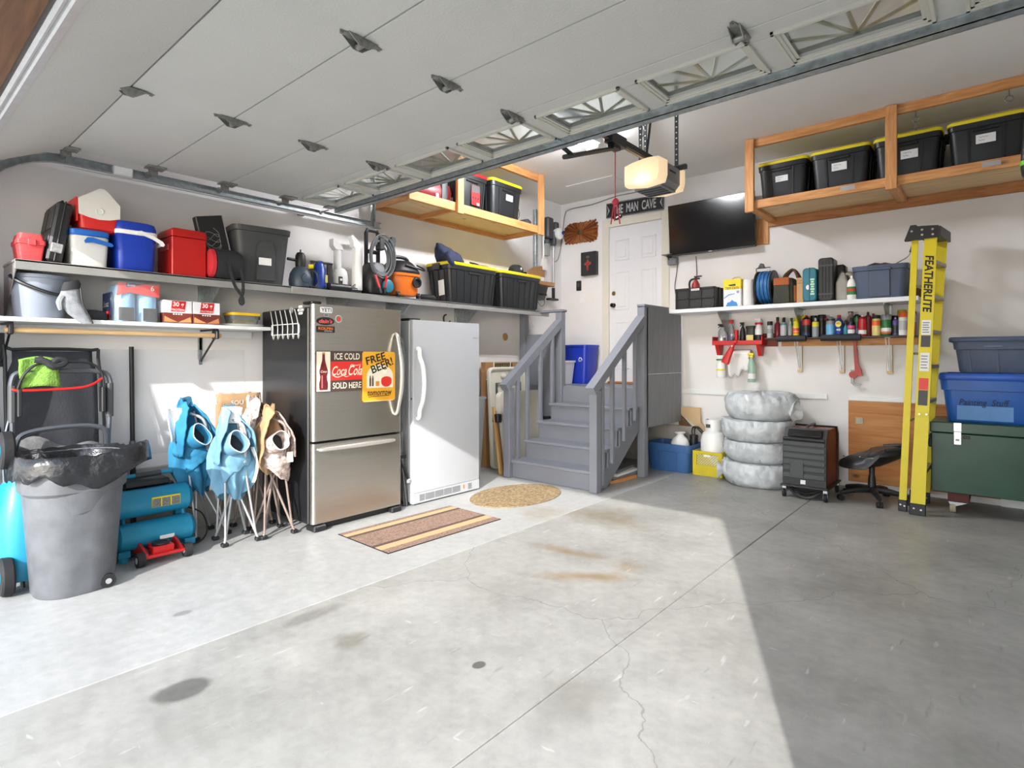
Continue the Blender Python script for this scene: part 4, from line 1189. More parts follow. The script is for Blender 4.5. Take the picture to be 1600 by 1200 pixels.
# ================================================================ lower left shelf
LZ = 1.611
o = thing('bucket', 'grey plastic bucket with black strap on the lower left shelf', 'bucket', (-4.74, 0.80, LZ), LEFT)
M_bk = mat('cool_grey_plastic', '8b93a1', 0.35, var=0.03)
ob('shell', MB().lathe([(0.12, 0), (0.128, 0.01), (0.15, 0.25), (0.158, 0.255), (0.160, 0.275), (0.150, 0.278), (0.145, 0.255), (0.12, 0.02)], 28), M_bk, o)
ob('strap', MB().tube([(-0.15, -0.06, 0.26), (-0.12, -0.13, 0.22), (-0.02, -0.172, 0.17), (0.08, -0.16, 0.15), (0.14, -0.08, 0.2)], 0.012, 8, smooth=5), M_blk, o)
o = thing('work_glove', 'grey and black work glove hanging over the bucket rim', 'glove', (-4.575, 0.93, LZ + 0.05), LEFT)
gm = mat('grey_fleece', '8a8d92', 0.9, var=0.25, scale=25, bump=0.3)
c = MB()
c.loft([[(cx_ + wx_ * math.cos(a), -0.028 + 0.020 * math.sin(a) + y_, z_ + 0.01 * math.cos(a)) for a in [2 * PI * k / 12 for k in range(12)]] for cx_, wx_, y_, z_ in
        ((0.085, 0.025, -0.005, -0.075), (0.065, 0.035, -0.005, -0.055), (0.03, 0.05, 0.0, -0.01), (0.0, 0.055, 0.0, 0.05), (-0.01, 0.05, 0.0, 0.11), (-0.005, 0.045, 0.005, 0.14))])
ob('palm', c, gm, o)
c = MB()
c.loft([[(cx_ + wx_ * math.cos(a), -0.028 + 0.024 * math.sin(a), z_ + 0.012 * math.cos(a)) for a in [2 * PI * k / 12 for k in range(12)]] for cx_, wx_, z_ in ((-0.005, 0.05, 0.135), (0.0, 0.05, 0.165), (0.0, 0.04, 0.19))])
ob('cuff', c, M_blk2, o)
ob('thumb', MB().tube([(-0.045, -0.03, 0.09), (-0.062, -0.035, 0.05), (-0.055, -0.035, 0.0)], [0.02, 0.02, 0.012], 8, smooth=4), gm, o)
ob('binding', MB().tube([(0.045, -0.045, 0.15), (0.055, -0.05, 0.05), (0.085, -0.05, -0.02), (0.11, -0.05, -0.08)], 0.005, 6, smooth=4), M_blk, o)

o = tag(ob('visor', MB().loft([[(0.10 * s_ * math.cos(a), 0.08 * s_ * math.sin(a), z_) for a in [2 * PI * k / 20 for k in range(20)]] for z_, s_ in ((0, 0.95), (0.01, 1.0), (0.045, 0.97), (0.065, 0.8), (0.07, 0.4))]), M_blk2), 'low black rounded pouch between the bucket and paper towel pack', 'pouch')
o.location = (-4.68, 1.06, LZ); o.rotation_euler = (0, 0, LEFT)

o = thing('paper_towel_pack', 'plastic wrapped pack of blue shop towels with red top', 'towel pack', (-4.70, 1.315, LZ), LEFT)
for i, x_ in enumerate((-0.065, 0.065)):
    for j, y_ in enumerate((-0.055, 0.065)):
        ob('roll', MB().lathe([(0.02, 0.0), (0.06, 0.0), (0.062, 0.01), (0.062, 0.24), (0.055, 0.25), (0.02, 0.25)], 18, x_, y_), mat('shop_towel_blue', '7fa9cd', 0.8, var=0.06, bump=0.2), o)
ob('top_card', MB().prism([(-0.13, 0.17), (-0.06, 0.20), (0.13, 0.175), (0.132, 0.262), (-0.12, 0.262)], -0.126, -0.119), mat('card_red', 'c9302b', 0.5), o)
ob('top_card', MB().prism([(-0.075, 0.232), (0.03, 0.262), (-0.075, 0.262)], -0.1285, -0.1265), mat('card_navy', '23355c', 0.5), o)
ob('side_card', MB().box(-0.15, -0.135, -0.06, 0.13, 0.03, 0.20, 0.004), MATS['card_navy'], o)
ob('side_card', MB().box(-0.152, -0.1505, -0.05, 0.12, 0.0, 0.07), MATS['card_red'], o)
for x_ in (-0.068, 0.078):
    ob('lower_card', MB().box(x_ - 0.05, x_ + 0.042, -0.1255, -0.1195, 0.004, 0.095, 0.002), M_blk, o)
text('lettering', '6', M_label, o, (0.085, -0.1292, 0.237), h=0.035)
text('lettering', 'Scott', M_label, o, (-0.045, -0.1292, 0.25), h=0.016, shear=0.2)
text('lettering', 'Scott', M_label, o, (-0.153, 0.03, 0.12), h=0.04, rot=(PI / 2, 0, -PI / 2), shear=0.3)
wr = MB()
for k in range(7):
    pass
wr.loft([[(x_ * (1.0 + 0.03 * math.sin(9 * z_ * 10 + x_ * 40)), y_ * (1 + 0.03 * math.cos(z_ * 70 + y_ * 50)), z_) for x_, y_, _ in rr(0.29, 0.275, 0.05, 0, n=5)] for z_ in (0.002, 0.05, 0.1, 0.15, 0.2, 0.25, 0.272)])
M_film = mat('clear_film', 'f2f6f8', 0.18, alpha=0.10, var=0.02, bump=0.5, bscale=18)
ob('wrap', wr, M_film, o)

for i, y_ in enumerate((1.567, 1.767)):
    o = thing('protein_box', ('first' if i == 0 else 'second') + ' white and brown protein drink carton right of the towel pack', 'carton', (-4.66, y_, LZ), LEFT, 'protein drink cartons')
    ob('carton', MB().box(-0.096, 0.096, -0.08, 0.10, 0, 0.165, 0.002), mat('carton_white', 'e6e6e8', 0.5), o)
    ob('printed_band', MB().box(-0.0965, 0.0965, -0.0815, 0.1005, 0.001, 0.075, 0.001), mat('cocoa_print', '6d2a1e', 0.5, var=0.1), o)
    for q in range(2):
        ob('print_swirl', MB().prism([(-0.09 + 0.09 * q, 0.008), (-0.088 + 0.09 * q, 0.05), (-0.05 + 0.09 * q, 0.03), (0.0 + 0.09 * q, 0.008)] if q == 0 else [(0.0, 0.006), (0.085, 0.048), (0.092, 0.008)], -0.0828, -0.0818), mat('caramel_print', 'c98655', 0.5), o)
    ob('red_tag', MB().prism([(-0.048, 0.085), (0.046, 0.085), (0.056, 0.162), (-0.038, 0.162)], -0.0825, -0.0805), M_red, o)
    text('lettering', '30 g', M_label, o, (0.004, -0.0832, 0.134), h=0.042, bold=0.02)
    text('lettering', 'PROTEIN' if i == 0 else 'PROTÉINES', M_label, o, (0.0, -0.0832, 0.098), w=0.085)
    for q in range(4):
        ob('print_mark', MB().box(-0.032 + 0.017 * q, -0.022 + 0.017 * q, -0.0829, -0.0817, 0.061, 0.070), M_label, o)

o = thing('food_container', 'clear food container with yellow lid on a white oval dish', 'container', (-4.68, 2.075, LZ + 0.009), LEFT)
ob('tub', MB().loft([rr(0.20, 0.14, 0.02, 0), rr(0.23, 0.17, 0.025, 0.075), rr(0.222, 0.162, 0.025, 0.075), rr(0.19, 0.13, 0.02, 0.004)]), M_clear, o)
ob('contents', MB().loft([rr(0.18, 0.12, 0.02, 0.006), rr(0.185, 0.125, 0.02, 0.03), rr(0.15, 0.10, 0.02, 0.045)]), mat('yellow_contents', 'b9a03a', 0.6, var=0.4, scale=40), o)
ob('lid', MB().loft([rr(0.24, 0.18, 0.03, 0.0755), rr(0.245, 0.185, 0.03, 0.08), rr(0.245, 0.185, 0.03, 0.095), rr(0.22, 0.16, 0.03, 0.10)]), mat('amber_lid', 'e2b51c', 0.4), o)
ob('clip', MB().box(0.12, 0.14, -0.03, 0.03, 0.05, 0.09, 0.004), M_blk, o)
o = tag(ob('oval_dish', MB().loft([[(a_ * math.cos(t_), b__ * math.sin(t_), z_) for t_ in [2 * PI * k / 28 for k in range(28)]] for a_, b__, z_ in ((0.12, 0.10, 0.0), (0.16, 0.135, 0.003), (0.18, 0.15, 0.014), (0.176, 0.146, 0.015), (0.155, 0.13, 0.007), (0.02, 0.02, 0.006))]), M_wplas), 'white oval dish under the yellow-lidded food container', 'dish')
o.location = (-4.70, 2.075, LZ); o.rotation_euler = (0, 0, LEFT)

o = thing('gas_can', 'red gas can at the left photo edge on the lower shelf', 'gas can', (-4.76, 0.53, LZ), LEFT)
ob('tank', MB().loft([rr(0.12, 0.22, 0.03, 0), rr(0.13, 0.24, 0.03, 0.02), rr(0.13, 0.24, 0.03, 0.2), rr(0.09, 0.18, 0.03, 0.24)]), M_red, o)
ob('handle', MB().tube([(0, -0.07, 0.235), (0, -0.06, 0.275), (0, 0.05, 0.275), (0, 0.07, 0.235)], 0.012, 8, smooth=3), M_red, o)
ob('spout', MB().cyl((0, -0.09, 0.22), (0, -0.13, 0.27), 0.016, seg=10), M_blk, o)
# ================================================================ fridge, freezer
M_ss = mat('brushed_stainless', 'bcb8b0', 0.27, 0.92, var=0.05, scale=3, stretch=(1, 1, 40), bump=0.03, bscale=30)
M_fb = mat('fridge_black', '1b1c1f', 0.28, var=0.1)
o = thing('refrigerator', 'stainless steel fridge with bottom freezer drawer and black sides', 'refrigerator', (-4.03, 2.76, 0), LEFT)
ob('cabinet', MB().box(-0.43, 0.43, 0.075, 0.83, 0.05, 1.755, 0.008), M_fb, o)
d = MB().loft([rr(0.862, 0.066, 0.03, 0.705, 0, 0.035, 5), rr(0.862, 0.066, 0.03, 1.775, 0, 0.035, 5)])
dr_ = ob('upper_door', d, M_ss, o)
hd = MB().tube([(0.36, 0.0, 1.57), (0.362, -0.03, 1.53), (0.365, -0.075, 1.35), (0.366, -0.085, 1.21), (0.365, -0.075, 1.07), (0.362, -0.03, 0.90), (0.36, 0.0, 0.86)], [0.012, 0.014, 0.018, 0.018, 0.018, 0.014, 0.012], 10, smooth=5)
ob('handle', hd, mat('satin_metal', 'd2d0ca', 0.28, 0.7, var=0.03), dr_)
dw = ob('freezer_drawer', MB().loft([rr(0.862, 0.066, 0.03, 0.062, 0, 0.035, 5), rr(0.862, 0.066, 0.03, 0.685, 0, 0.035, 5)]), M_ss, o)
hd = MB().tube([(-0.375, 0.002, 0.637), (-0.34, -0.028, 0.64), (0.0, -0.045, 0.642), (0.30, -0.028, 0.64), (0.335, 0.002, 0.637)], [0.008, 0.015, 0.019, 0.015, 0.008], 10, smooth=6)
ob('handle', hd, MATS['satin_metal'], dw)
ob('hinge_cover', MB().box(-0.43, -0.34, 0.02, 0.16, 1.777, 1.80, 0.008), M_fb, o)
ob('kick_grille', MB().box(-0.40, 0.40, 0.05, 0.09, 0.01, 0.055, 0.003), M_blk, o)
for x_ in (-0.37, 0.37):
    ob('roller_foot', MB().box(x_ - 0.055, x_ + 0.055, -0.01, 0.12, 0.0, 0.05, 0.01), M_blk, o)

def plate(name, label, cat, y0, y1, z0, z1, m, off=0.0, r=0.006, group=None):
    """thin flat sheet on the fridge front, local x along the door"""
    o_ = thing(name, label, cat, (-4.0275 + off, (y0 + y1) / 2, (z0 + z1) / 2), LEFT, group)
    w_, h_ = y1 - y0, z1 - z0
    q = MB()
    q.loft([[(x_, d_, z_) for x_, z_, _ in rr(w_, h_, r, 0)] for d_ in (-0.0004, -0.002)])
    ob('sheet', q, m, o_)
    return o_, w_, h_

def flat(name, poly, m, parent, y=-0.0026):
    return ob(name, MB().prism(poly, y, y + 0.0006), m, parent)
def ell(cx, cz, rx, rz, n=24, a0=0, a1=360):
    return [(cx + rx * math.cos(R(a0 + (a1 - a0) * k / n)), cz + rz * math.sin(R(a0 + (a1 - a0) * k / n))) for k in range(n)]

M_cream = mat('cream_print', 'e6dfc8', 0.5, var=0.04)
M_cred = mat('sign_red', 'd8322a', 0.45, var=0.04)
M_cbr = mat('sign_brown', '4a3a34', 0.5, var=0.08)
o, w, h = plate('metal_sign', 'soda sign reading ICE COLD SOLD HERE on the fridge door', 'sign', 2.352, 2.79, 1.087, 1.411, M_cbr)
flat('bottle_panel', [(-w / 2 + 0.006, -h / 2 + 0.006), (-w / 2 + 0.125, -h / 2 + 0.006), (-w / 2 + 0.125, h / 2 - 0.006), (-w / 2 + 0.006, h / 2 - 0.006)], M_cream, o)
flat('red_panel', [(-w / 2 + 0.13, -0.072), (w / 2 - 0.003, -0.072), (w / 2 - 0.003, 0.078), (-w / 2 + 0.13, 0.078)], M_cred, o)
bx_ = -w / 2 + 0.066
prof = [(0.011, 0.142), (0.012, 0.10), (0.014, 0.082), (0.026, 0.04), (0.036, 0.01), (0.036, -0.015), (0.028, -0.04), (0.032, -0.07), (0.038, -0.09), (0.038, -0.125), (0.034, -0.145)]
flat('bottle_picture', [(bx_ - a, z) for a, z in prof] + [(bx_ + a, z) for a, z in reversed(prof)], mat('cola_brown', '6b1f24', 0.4, var=0.35, scale=40), o, -0.0032)
flat('bottle_cap_picture', [(bx_ - 0.013, 0.136), (bx_ + 0.013, 0.136), (bx_ + 0.011, 0.15), (bx_ - 0.011, 0.15)], mat('cap_tan', 'b98a5a', 0.4), o, -0.0036)
flat('bottle_shine', [(bx_ - 0.018, -0.13), (bx_ - 0.008, -0.13), (bx_ - 0.008, -0.03), (bx_ - 0.018, -0.03)], mat('shine_pink', 'c77a80', 0.4), o, -0.0037)
text('lettering', 'Coca', M_cream, o, (bx_, -0.0039, 0.0), w=0.052, shear=0.4)
text('lettering', 'ICE COLD', M_cream, o, (0.06, -0.0034, 0.119), w=0.235, h=0.052, bold=0.015)
text('lettering', 'SOLD HERE', M_cream, o, (0.06, -0.0034, -0.115), w=0.265, h=0.05, bold=0.015)
text('script_lettering', 'Coca', M_cream, o, (-0.012, -0.0034, 0.004), w=0.135, h=0.075, shear=0.45, bold=0.012)
text('script_lettering', 'Cola', M_cream, o, (0.137, -0.0034, 0.006), w=0.135, h=0.082, shear=0.45, bold=0.012)
ob('script_swash', MB().tube([(-0.075, -0.0034, -0.032), (-0.03, -0.0034, -0.048), (0.02, -0.0034, -0.035), (0.05, -0.0034, -0.045), (0.08, -0.0034, -0.038)], [0.001, 0.004, 0.003, 0.004, 0.001], 5, smooth=5), M_cream, o)
ob('script_swash', MB().tube([(0.085, -0.0034, 0.03), (0.10, -0.0034, 0.052), (0.14, -0.0034, 0.045), (0.19, -0.0034, 0.055)], [0.001, 0.003, 0.002, 0.001], 5, smooth=5), M_cream, o)

M_amb = mat('sign_amber', 'e3a62b', 0.45, var=0.04)
o, w, h = plate('metal_sign', 'yellow FREE BEER tomorrow sign beside the fridge handle', 'sign', 2.772, 3.108, 0.986, 1.408, M_amb, 0.0045, 0.02)
flat('picture_ground', ell(0.01, 0.005, 0.135, 0.095, 30, 0, 180) + [(-0.125, -0.095), (0.145, -0.095)], M_cream, o)
flat('picture_figure', ell(0.075, -0.045, 0.055, 0.045, 18, 180, 360) + ell(0.075, -0.03, 0.055, 0.03, 10, 0, 180), M_cred, o, -0.0032)
flat('picture_figure', ell(0.06, 0.045, 0.022, 0.026), mat('print_white', 'efeae0', 0.5), o, -0.0034)
flat('picture_hair', ell(0.055, 0.068, 0.026, 0.01), mat('print_ochre', '9a7a3a', 0.5), o, -0.0036)
for x_ in (-0.09, -0.065):
    flat('picture_bottle', [(x_ - 0.008, -0.08), (x_ + 0.008, -0.08), (x_ + 0.008, -0.02), (x_ + 0.003, 0.01), (x_ - 0.003, 0.01), (x_ - 0.008, -0.02)], M_cbr, o, -0.0034)
flat('picture_mug', [(-0.035, -0.08), (0.0, -0.08), (0.002, -0.04), (-0.035, -0.04)], mat('print_beer', 'c98b2e', 0.5), o, -0.0034)
text('lettering', 'FREE', M_ink, o, (-0.035, -0.0036, 0.155), w=0.20, h=0.065, rot=(PI / 2, R(-14), 0), bold=0.02)
text('lettering', 'BEER!', M_ink, o, (0.03, -0.0036, 0.095), w=0.23, h=0.07, rot=(PI / 2, R(-20), 0), bold=0.02)
text('lettering', 'tomorrow', M_ink, o, (0.008, -0.0036, -0.138), w=0.25, h=0.042, shear=0.25, bold=0.01)
flat('underline', [(-0.11, -0.172), (0.10, -0.166), (0.12, -0.160), (-0.11, -0.167)], M_ink, o, -0.0034)
flat('border', [(-w / 2 + 0.02, -h / 2 + 0.004), (w / 2 - 0.02, -h / 2 + 0.004), (w / 2 - 0.02, -h / 2 + 0.007), (-w / 2 + 0.02, -h / 2 + 0.007)], M_cream, o)

GS = 'stickers on the fridge door'
o, w, h = plate('sticker', 'white YETI sticker at the top of the fridge door', 'sticker', 2.388, 2.495, 1.71, 1.755, M_label, group=GS, r=0.008)
text('lettering', 'YETI', mat('navy_ink', '1d2746', 0.5), o, (0, -0.0032, 0), w=0.088, h=0.03, bold=0.02)
o, w, h = plate('sticker', 'tiny grey cup sticker under the white YETI sticker', 'sticker', 2.418, 2.465, 1.682, 1.705, M_silver, group=GS)
flat('print', [(-0.016, -0.007), (0.016, -0.007), (0.016, 0.005), (-0.016, 0.005)], M_dsteel, o)
o = thing('sticker', 'black oval sticker with red script on the fridge door', 'sticker', (-4.0275, 2.437, 1.645), LEFT, GS)
ob('sheet', MB().prism(ell(0, 0, 0.077, 0.031, 28), -0.002, -0.0004), M_blk, o)
text('lettering', "dain's", mat('neon_red', 'e8605c', 0.5), o, (0, -0.003, 0), w=0.12, h=0.032, shear=0.3, bold=0.03)
o, w, h = plate('sticker', 'black KOLPIN sticker with orange letters on the fridge door', 'sticker', 2.36, 2.517, 1.556, 1.606, M_blk, group=GS, r=0.003)
text('lettering', 'KOLPIN', mat('orange_ink', 'e8782a', 0.5), o, (-0.003, -0.003, 0.006), w=0.125, h=0.022, bold=0.03)
text('lettering', 'OUTDOORS', M_label, o, (0.02, -0.003, -0.014), w=0.07, h=0.009)
o = thing('sticker', 'round red and white sticker right of the black oval', 'sticker', (-4.0275, 2.552, 1.668), LEFT, GS)
ob('sheet', MB().prism(ell(0, 0, 0.029, 0.029, 20), -0.002, -0.0004), M_label, o)
flat('ring', ell(0, 0, 0.025, 0.025, 20), mat('grey_ring', '7d6a6a', 0.5), o)
flat('emblem', ell(0, 0, 0.015, 0.015, 14), M_cred, o, -0.0032)

# white wire rack on the fridge side
o = thing('wire_rack', 'white wire rack stuck on the black side of the fridge', 'rack', (-4.30, 2.33, 1.60))
M_ww = mat('white_wire', 'e9e9e6', 0.4, var=0.02)
for i in range(6):
    x_ = -0.20 + 0.08 * i
    ob('wire', MB().tube([(x_ - 0.20, -0.004, 0.145), (x_, -0.085, 0.02), (x_, -0.085, -0.06), (x_ - 0.015, -0.075, -0.085), (x_ - 0.045, -0.055, -0.092), (x_ - 0.08, -0.03, -0.06)], 0.004, 6, smooth=3), M_ww, o)
ob('frame', MB().tube([(-0.21, -0.089, 0.02), (0.215, -0.089, 0.02), (0.225, -0.089, 0.005), (0.225, -0.089, -0.045), (0.215, -0.089, -0.06), (-0.21, -0.089, -0.06)], 0.004, 6, closed=True), M_ww, o)
for x_ in (-0.05, 0.12):
    ob('magnet', MB().cyl((x_, -0.012, 0.14), (x_, -0.002, 0.14), 0.025, seg=14), M_silver, o)
o = thing('fridge_magnet', 'white flower-shaped magnet above the wire rack', 'magnet', (-4.20, 2.327, 1.735))
for k in range(6):
    ob('petal', MB().ball(0.03 * math.cos(k * PI / 3), -0.006, 0.03 * math.sin(k * PI / 3), 0.02, 0.005, 0.012, 8, 5), M_wplas, o)
ob('center', MB().ball(0, -0.008, 0, 0.014, 0.006, 0.014, 8, 5), M_silver, o)

# upright freezer
M_fz = mat('freezer_white', 'b6b9be', 0.35, var=0.01)
o = thing('upright_freezer', 'plain white upright freezer right of the stainless fridge', 'freezer', (-4.07, 3.79, 0), LEFT)
ob('cabinet', MB().box(-0.435, 0.435, 0.06, 0.74, 0.02, 1.70, 0.008), M_fz, o)
fd = ob('door', MB().loft([rr(0.87, 0.056, 0.012, 0.115, 0, 0.03, 3), rr(0.87, 0.056, 0.012, 1.705, 0, 0.03, 3)]), M_fz, o)
hd = MB().tube([(-0.39, 0.0, 1.44), (-0.388, -0.025, 1.43), (-0.385, -0.03, 1.36), (-0.372, -0.055, 1.28), (-0.36, -0.062, 1.12), (-0.372, -0.055, 0.96), (-0.385, -0.03, 0.88), (-0.388, -0.025, 0.81), (-0.39, 0.0, 0.80)], 0.02, 10, smooth=4)
ob('handle', hd, M_wplas, fd)
ob('lock', MB().cyl((-0.436, 0.03, 0.98), (-0.432, 0.03, 0.98), 0.01, seg=10), M_ink, o)
ob('base_panel', MB().box(-0.435, 0.435, 0.004, 0.06, 0.012, 0.113, 0.004), M_fz, o)
for i, (a, b2) in enumerate(((-0.36, -0.30), (-0.29, -0.18), (-0.17, -0.065), (-0.055, 0.045), (0.055, 0.16), (0.27, 0.32))):
    for j in range(5):
        z_ = 0.035 + 0.012 * j
        ob('vent_slot', MB().box(a, b2, 0.0015, 0.006, z_, z_ + 0.006), mat('vent_dark', '70716f', 0.6), o)
ob('power_light', MB().box(0.20, 0.215, 0.0, 0.006, 0.05, 0.09, 0.002), M_or2, o)
ob('emblem', MB().box(0.34, 0.40, 0.0005, 0.003, 1.55, 1.565), M_silver, o)
ob('hinge_cover', MB().box(-0.43, -0.30, 0.06, 0.2, 1.701, 1.725, 0.006), M_blk, o)
o = tag(ob('wall_hook', MB().tube([(0.0, -0.01, 0.06), (-0.03, -0.012, 0.05), (-0.045, -0.012, 0.015), (-0.03, -0.012, -0.03), (0.02, -0.012, -0.04), (0.06, -0.012, -0.01)], 0.009, 8, smooth=5), M_blk), 'black curved wall hook under the shelf above the white freezer', 'hook')
o.location = (W, 4.72, 1.80); o.rotation_euler = (0, 0, LEFT)
o.location = (W + 0.004, 4.56, 1.80)

# wrapped patio umbrella standing between the two
o = thing('patio_umbrella', 'plastic wrapped folded canopy frame standing between fridge and freezer', 'canopy', (-4.17, 3.275, 0), LEFT)
c = MB()
c.loft([[(0.045 * s_ * math.cos(a) * (1 + 0.15 * math.sin(4 * a)), 0.05 * s_ * math.sin(a), z_) for a in [2 * PI * k / 14 for k in range(14)]] for z_, s_ in ((0.68, 0.5), (0.75, 1.0), (1.0, 1.1), (1.25, 1.05), (1.42, 0.9), (1.5, 0.6))])
ob('canopy', c, mat('charcoal_canopy', '3a3d42', 0.7, var=0.3, scale=18, bump=0.7, bscale=22), o)
c = MB()
c.loft([[(0.052 * s_ * math.cos(a) * (1 + 0.12 * math.sin(5 * a + z_ * 9)), 0.06 * s_ * math.sin(a), z_) for a in [2 * PI * k / 16 for k in range(16)]] for z_, s_ in ((0.62, 0.7), (0.7, 1.0), (0.85, 1.1), (1.0, 1.14), (1.2, 1.15), (1.4, 1.0), (1.54, 0.6))], False, False)
ob('plastic_sleeve', c, M_film, o)
for x0_, y0_, x1_, y1_ in ((-0.03, -0.03, -0.02, 0.0), (0.03, -0.03, 0.02, 0.0), (0.0, 0.04, 0.0, 0.02), (0.045, -0.045, -0.03, -0.02)):
    ob('leg', MB().cyl((x0_, y0_, 0.0), (x1_, y1_, 0.75), 0.011, seg=8), M_dsteel, o)
ob('joint', MB().box(-0.04, 0.04, -0.05, -0.02, 0.44, 0.48, 0.005), M_blk, o)
ob('brace', MB().cyl((-0.045, -0.05, 0.47), (0.05, -0.06, 0.24), 0.009, seg=8), M_blk, o)
ob('foot', MB().box(0.03, 0.075, -0.075, -0.045, 0.21, 0.25, 0.008), M_silver, o)

# clear bin right of the freezer
o = thing('clear_bin', 'tall clear plastic bin of odds and ends right of the freezer', 'bin', (-4.52, 4.42, 0), LEFT)
ob('shell', MB().loft([rr(0.22, 0.36, 0.03, 0), rr(0.30, 0.44, 0.03, 0.90), rr(0.32, 0.46, 0.03, 0.905), rr(0.32, 0.46, 0.03, 0.93), rr(0.29, 0.43, 0.03, 0.93), rr(0.21, 0.35, 0.03, 0.01)]), mat('frosted_clear', 'd7dbdc', 0.3, trans=0.75, var=0.02), o)
for i, (x_, y_, z_, m_, r_) in enumerate(((0.0, -0.08, 0.18, M_silver, 0.07), (0.02, 0.06, 0.30, M_dg, 0.08), (-0.02, -0.05, 0.42, M_cred, 0.05), (0.03, 0.05, 0.5, M_label, 0.07), (0.0, -0.04, 0.62, M_silver, 0.06))):
    ob('contents', MB().ball(x_, y_, z_, r_, r_ * 1.1, r_ * 0.9, 10, 7), m_, o)

# folded tables, carton and sticks left of the stairs
M_tb = mat('cream_table_plastic', 'd6d1c2', 0.5, var=0.03)
def folding_table(label, X, y0, y1, h_, t, lean, under):
    o_ = thing('folding_table', label, 'table', (X, (y0 + y1) / 2, 0), LEFT, 'folding tables left of the stairs', rot=(R(-lean), 0, LEFT))
    w_ = y1 - y0
    n = 3
    for q in range(n if not under else 1):
        y_ = q * t * 1.05
        top_ = MB().loft([[(x_, y_ + d_, z_ + h_ / 2) for x_, z_, _ in rr(w_ - 0.01 * (d_ == 0), h_ - 0.004, 0.07, 0, n=4)] for d_ in (0.0, t)])
        ob('leaf', top_, M_tb, o_)
    if under:
        fr_ = MB()
        fr_.tube([(x_, -0.005, z_ + h_ / 2) for x_, z_, _ in rr(w_ - 0.03, h_ - 0.04, 0.06, 0, n=4)], 0.022, 8, closed=True)
        ob('rim', fr_, M_tb, o_)
        ob('leg_frame', MB().tube([(-w_ * 0.33, -0.02, h_ * 0.12), (-w_ * 0.33, -0.02, h_ * 0.84), (w_ * 0.3, -0.02, h_ * 0.84), (w_ * 0.3, -0.02, h_ * 0.12)], 0.013, 8), M_dg, o_)
        ob('leg_brace', MB().cyl((-w_ * 0.1, -0.02, h_ * 0.83), (w_ * 0.27, -0.02, h_ * 0.5), 0.009, seg=8), M_dg, o_)
        ob('pad', MB().ball(-w_ * 0.12, -0.012, h_ * 0.91, 0.05, 0.012, 0.03, 10, 6), M_tb, o_)
        ob('pad', MB().ball(w_ * 0.1, -0.012, h_ * 0.72, 0.06, 0.012, 0.05, 10, 6), M_tb, o_)
    return o_
folding_table('cream folding table with its underside and dark legs showing', -4.66, 5.05, 5.76, 1.24, 0.025, 3, True)
folding_table('cream folding table folded flat just behind the stair balusters', -4.46, 5.02, 5.84, 0.95, 0.022, 3, False)
o = thing('moving_carton', 'flat brown U-HAUL moving carton tied with string behind the tables', 'carton', (-4.86, 5.44, 0), LEFT)
ob('carton', MB().box(-0.34, 0.34, -0.05, 0.035, 0, 1.30, 0.004), M_card, o)
ob('print_panel', MB().box(-0.17, 0.16, -0.053, -0.0505, 1.20, 1.285), mat('dark_olive_print', '3f3b26', 0.7), o)
text('lettering', 'U-HAUL', mat('olive_print', '8a7b48', 0.7), o, (-0.005, -0.0545, 1.243), w=0.28, h=0.06, bold=0.02)
for x_ in (-0.2, 0.12):
    ob('string', MB().box(x_ - 0.006, x_ + 0.006, -0.057, -0.055, 0.0, 1.302), M_label, o)
ob('string', MB().box(-0.342, 0.342, -0.057, -0.055, 1.085, 1.095), M_label, o)
o = thing('wooden_stake', 'pale wooden stake bundle leaning beside the folded tables', 'stakes', (-4.42, 4.90, 0), LEFT)
for i, (dx, mm) in enumerate(((0.0, 'd0a365'), (0.03, 'a97a44'), (0.055, '6d4a2b'))):
    c = MB()
    slope_box(c, (dx, -0.03, 0.002), (dx, 0.08, 0.78 - 0.05 * i), 0.022, 0.022)
    ob('stake', c, wood('stake_%d' % i, mm, mm, 2, knots=False), o)
ob('black_clip', MB().box(-0.01, 0.07, -0.0, 0.09, 0.60, 0.70, 0.01), M_blk, o)

# ================================================================ mats
def strips(o_, y0, y1, xs, z=0.006):
    for i, (x0, x1, m_) in enumerate(xs):
        ob('stripe', MB().box(x0, x1, y0, y1, 0.001, z + 0.0004 * (i % 2)), m_, o_)
M_mb = mat('brown_carpet', '8c7263', 0.95, var=0.4, scale=70, bump=0.6, bscale=260)
M_mt = mat('tan_carpet', 'cba277', 0.95, var=0.12, scale=120, bump=0.5, bscale=260)
M_md = mat('dark_brown_carpet', '57433b', 0.95, var=0.15, scale=120, bump=0.5, bscale=260)
o = thing('floor_mat', 'brown striped rectangular floor mat in front of the fridge', 'mat', (-3.52, 3.0, 0))
ob('backing', MB().box(-0.325, 0.325, -0.57, 0.57, 0, 0.004, 0.001), M_rub, o)
strips(o, -0.56, 0.56, ((-0.315, -0.27, M_mb), (-0.269, -0.205, M_mt), (-0.204, -0.165, M_md), (-0.164, 0.115, M_mb), (0.116, 0.155, M_md), (0.156, 0.235, M_mt), (0.236, 0.315, M_mb)))
o.rotation_euler = (0, 0, R(-1.5))
M_ov = mat('woven_jute', '8d7858', 0.95, var=0.55, scale=42, bump=0.7, bscale=150)
o = tag(ob('oval_rug', MB().prism([(0.37 * math.cos(a), 0.53 * math.sin(a)) for a in [2 * PI * k / 48 for k in range(48)]], 0.0005, 0.008, 'z'), M_ov), 'tan oval woven rug at the foot of the stairs', 'rug')
o.location = (-3.62, 4.28, 0)
ob('rim', MB().tube([(0.37 * math.cos(a), 0.53 * math.sin(a), 0.005) for a in [2 * PI * k / 48 for k in range(48)]], 0.005, 6, closed=True), M_ov, o)

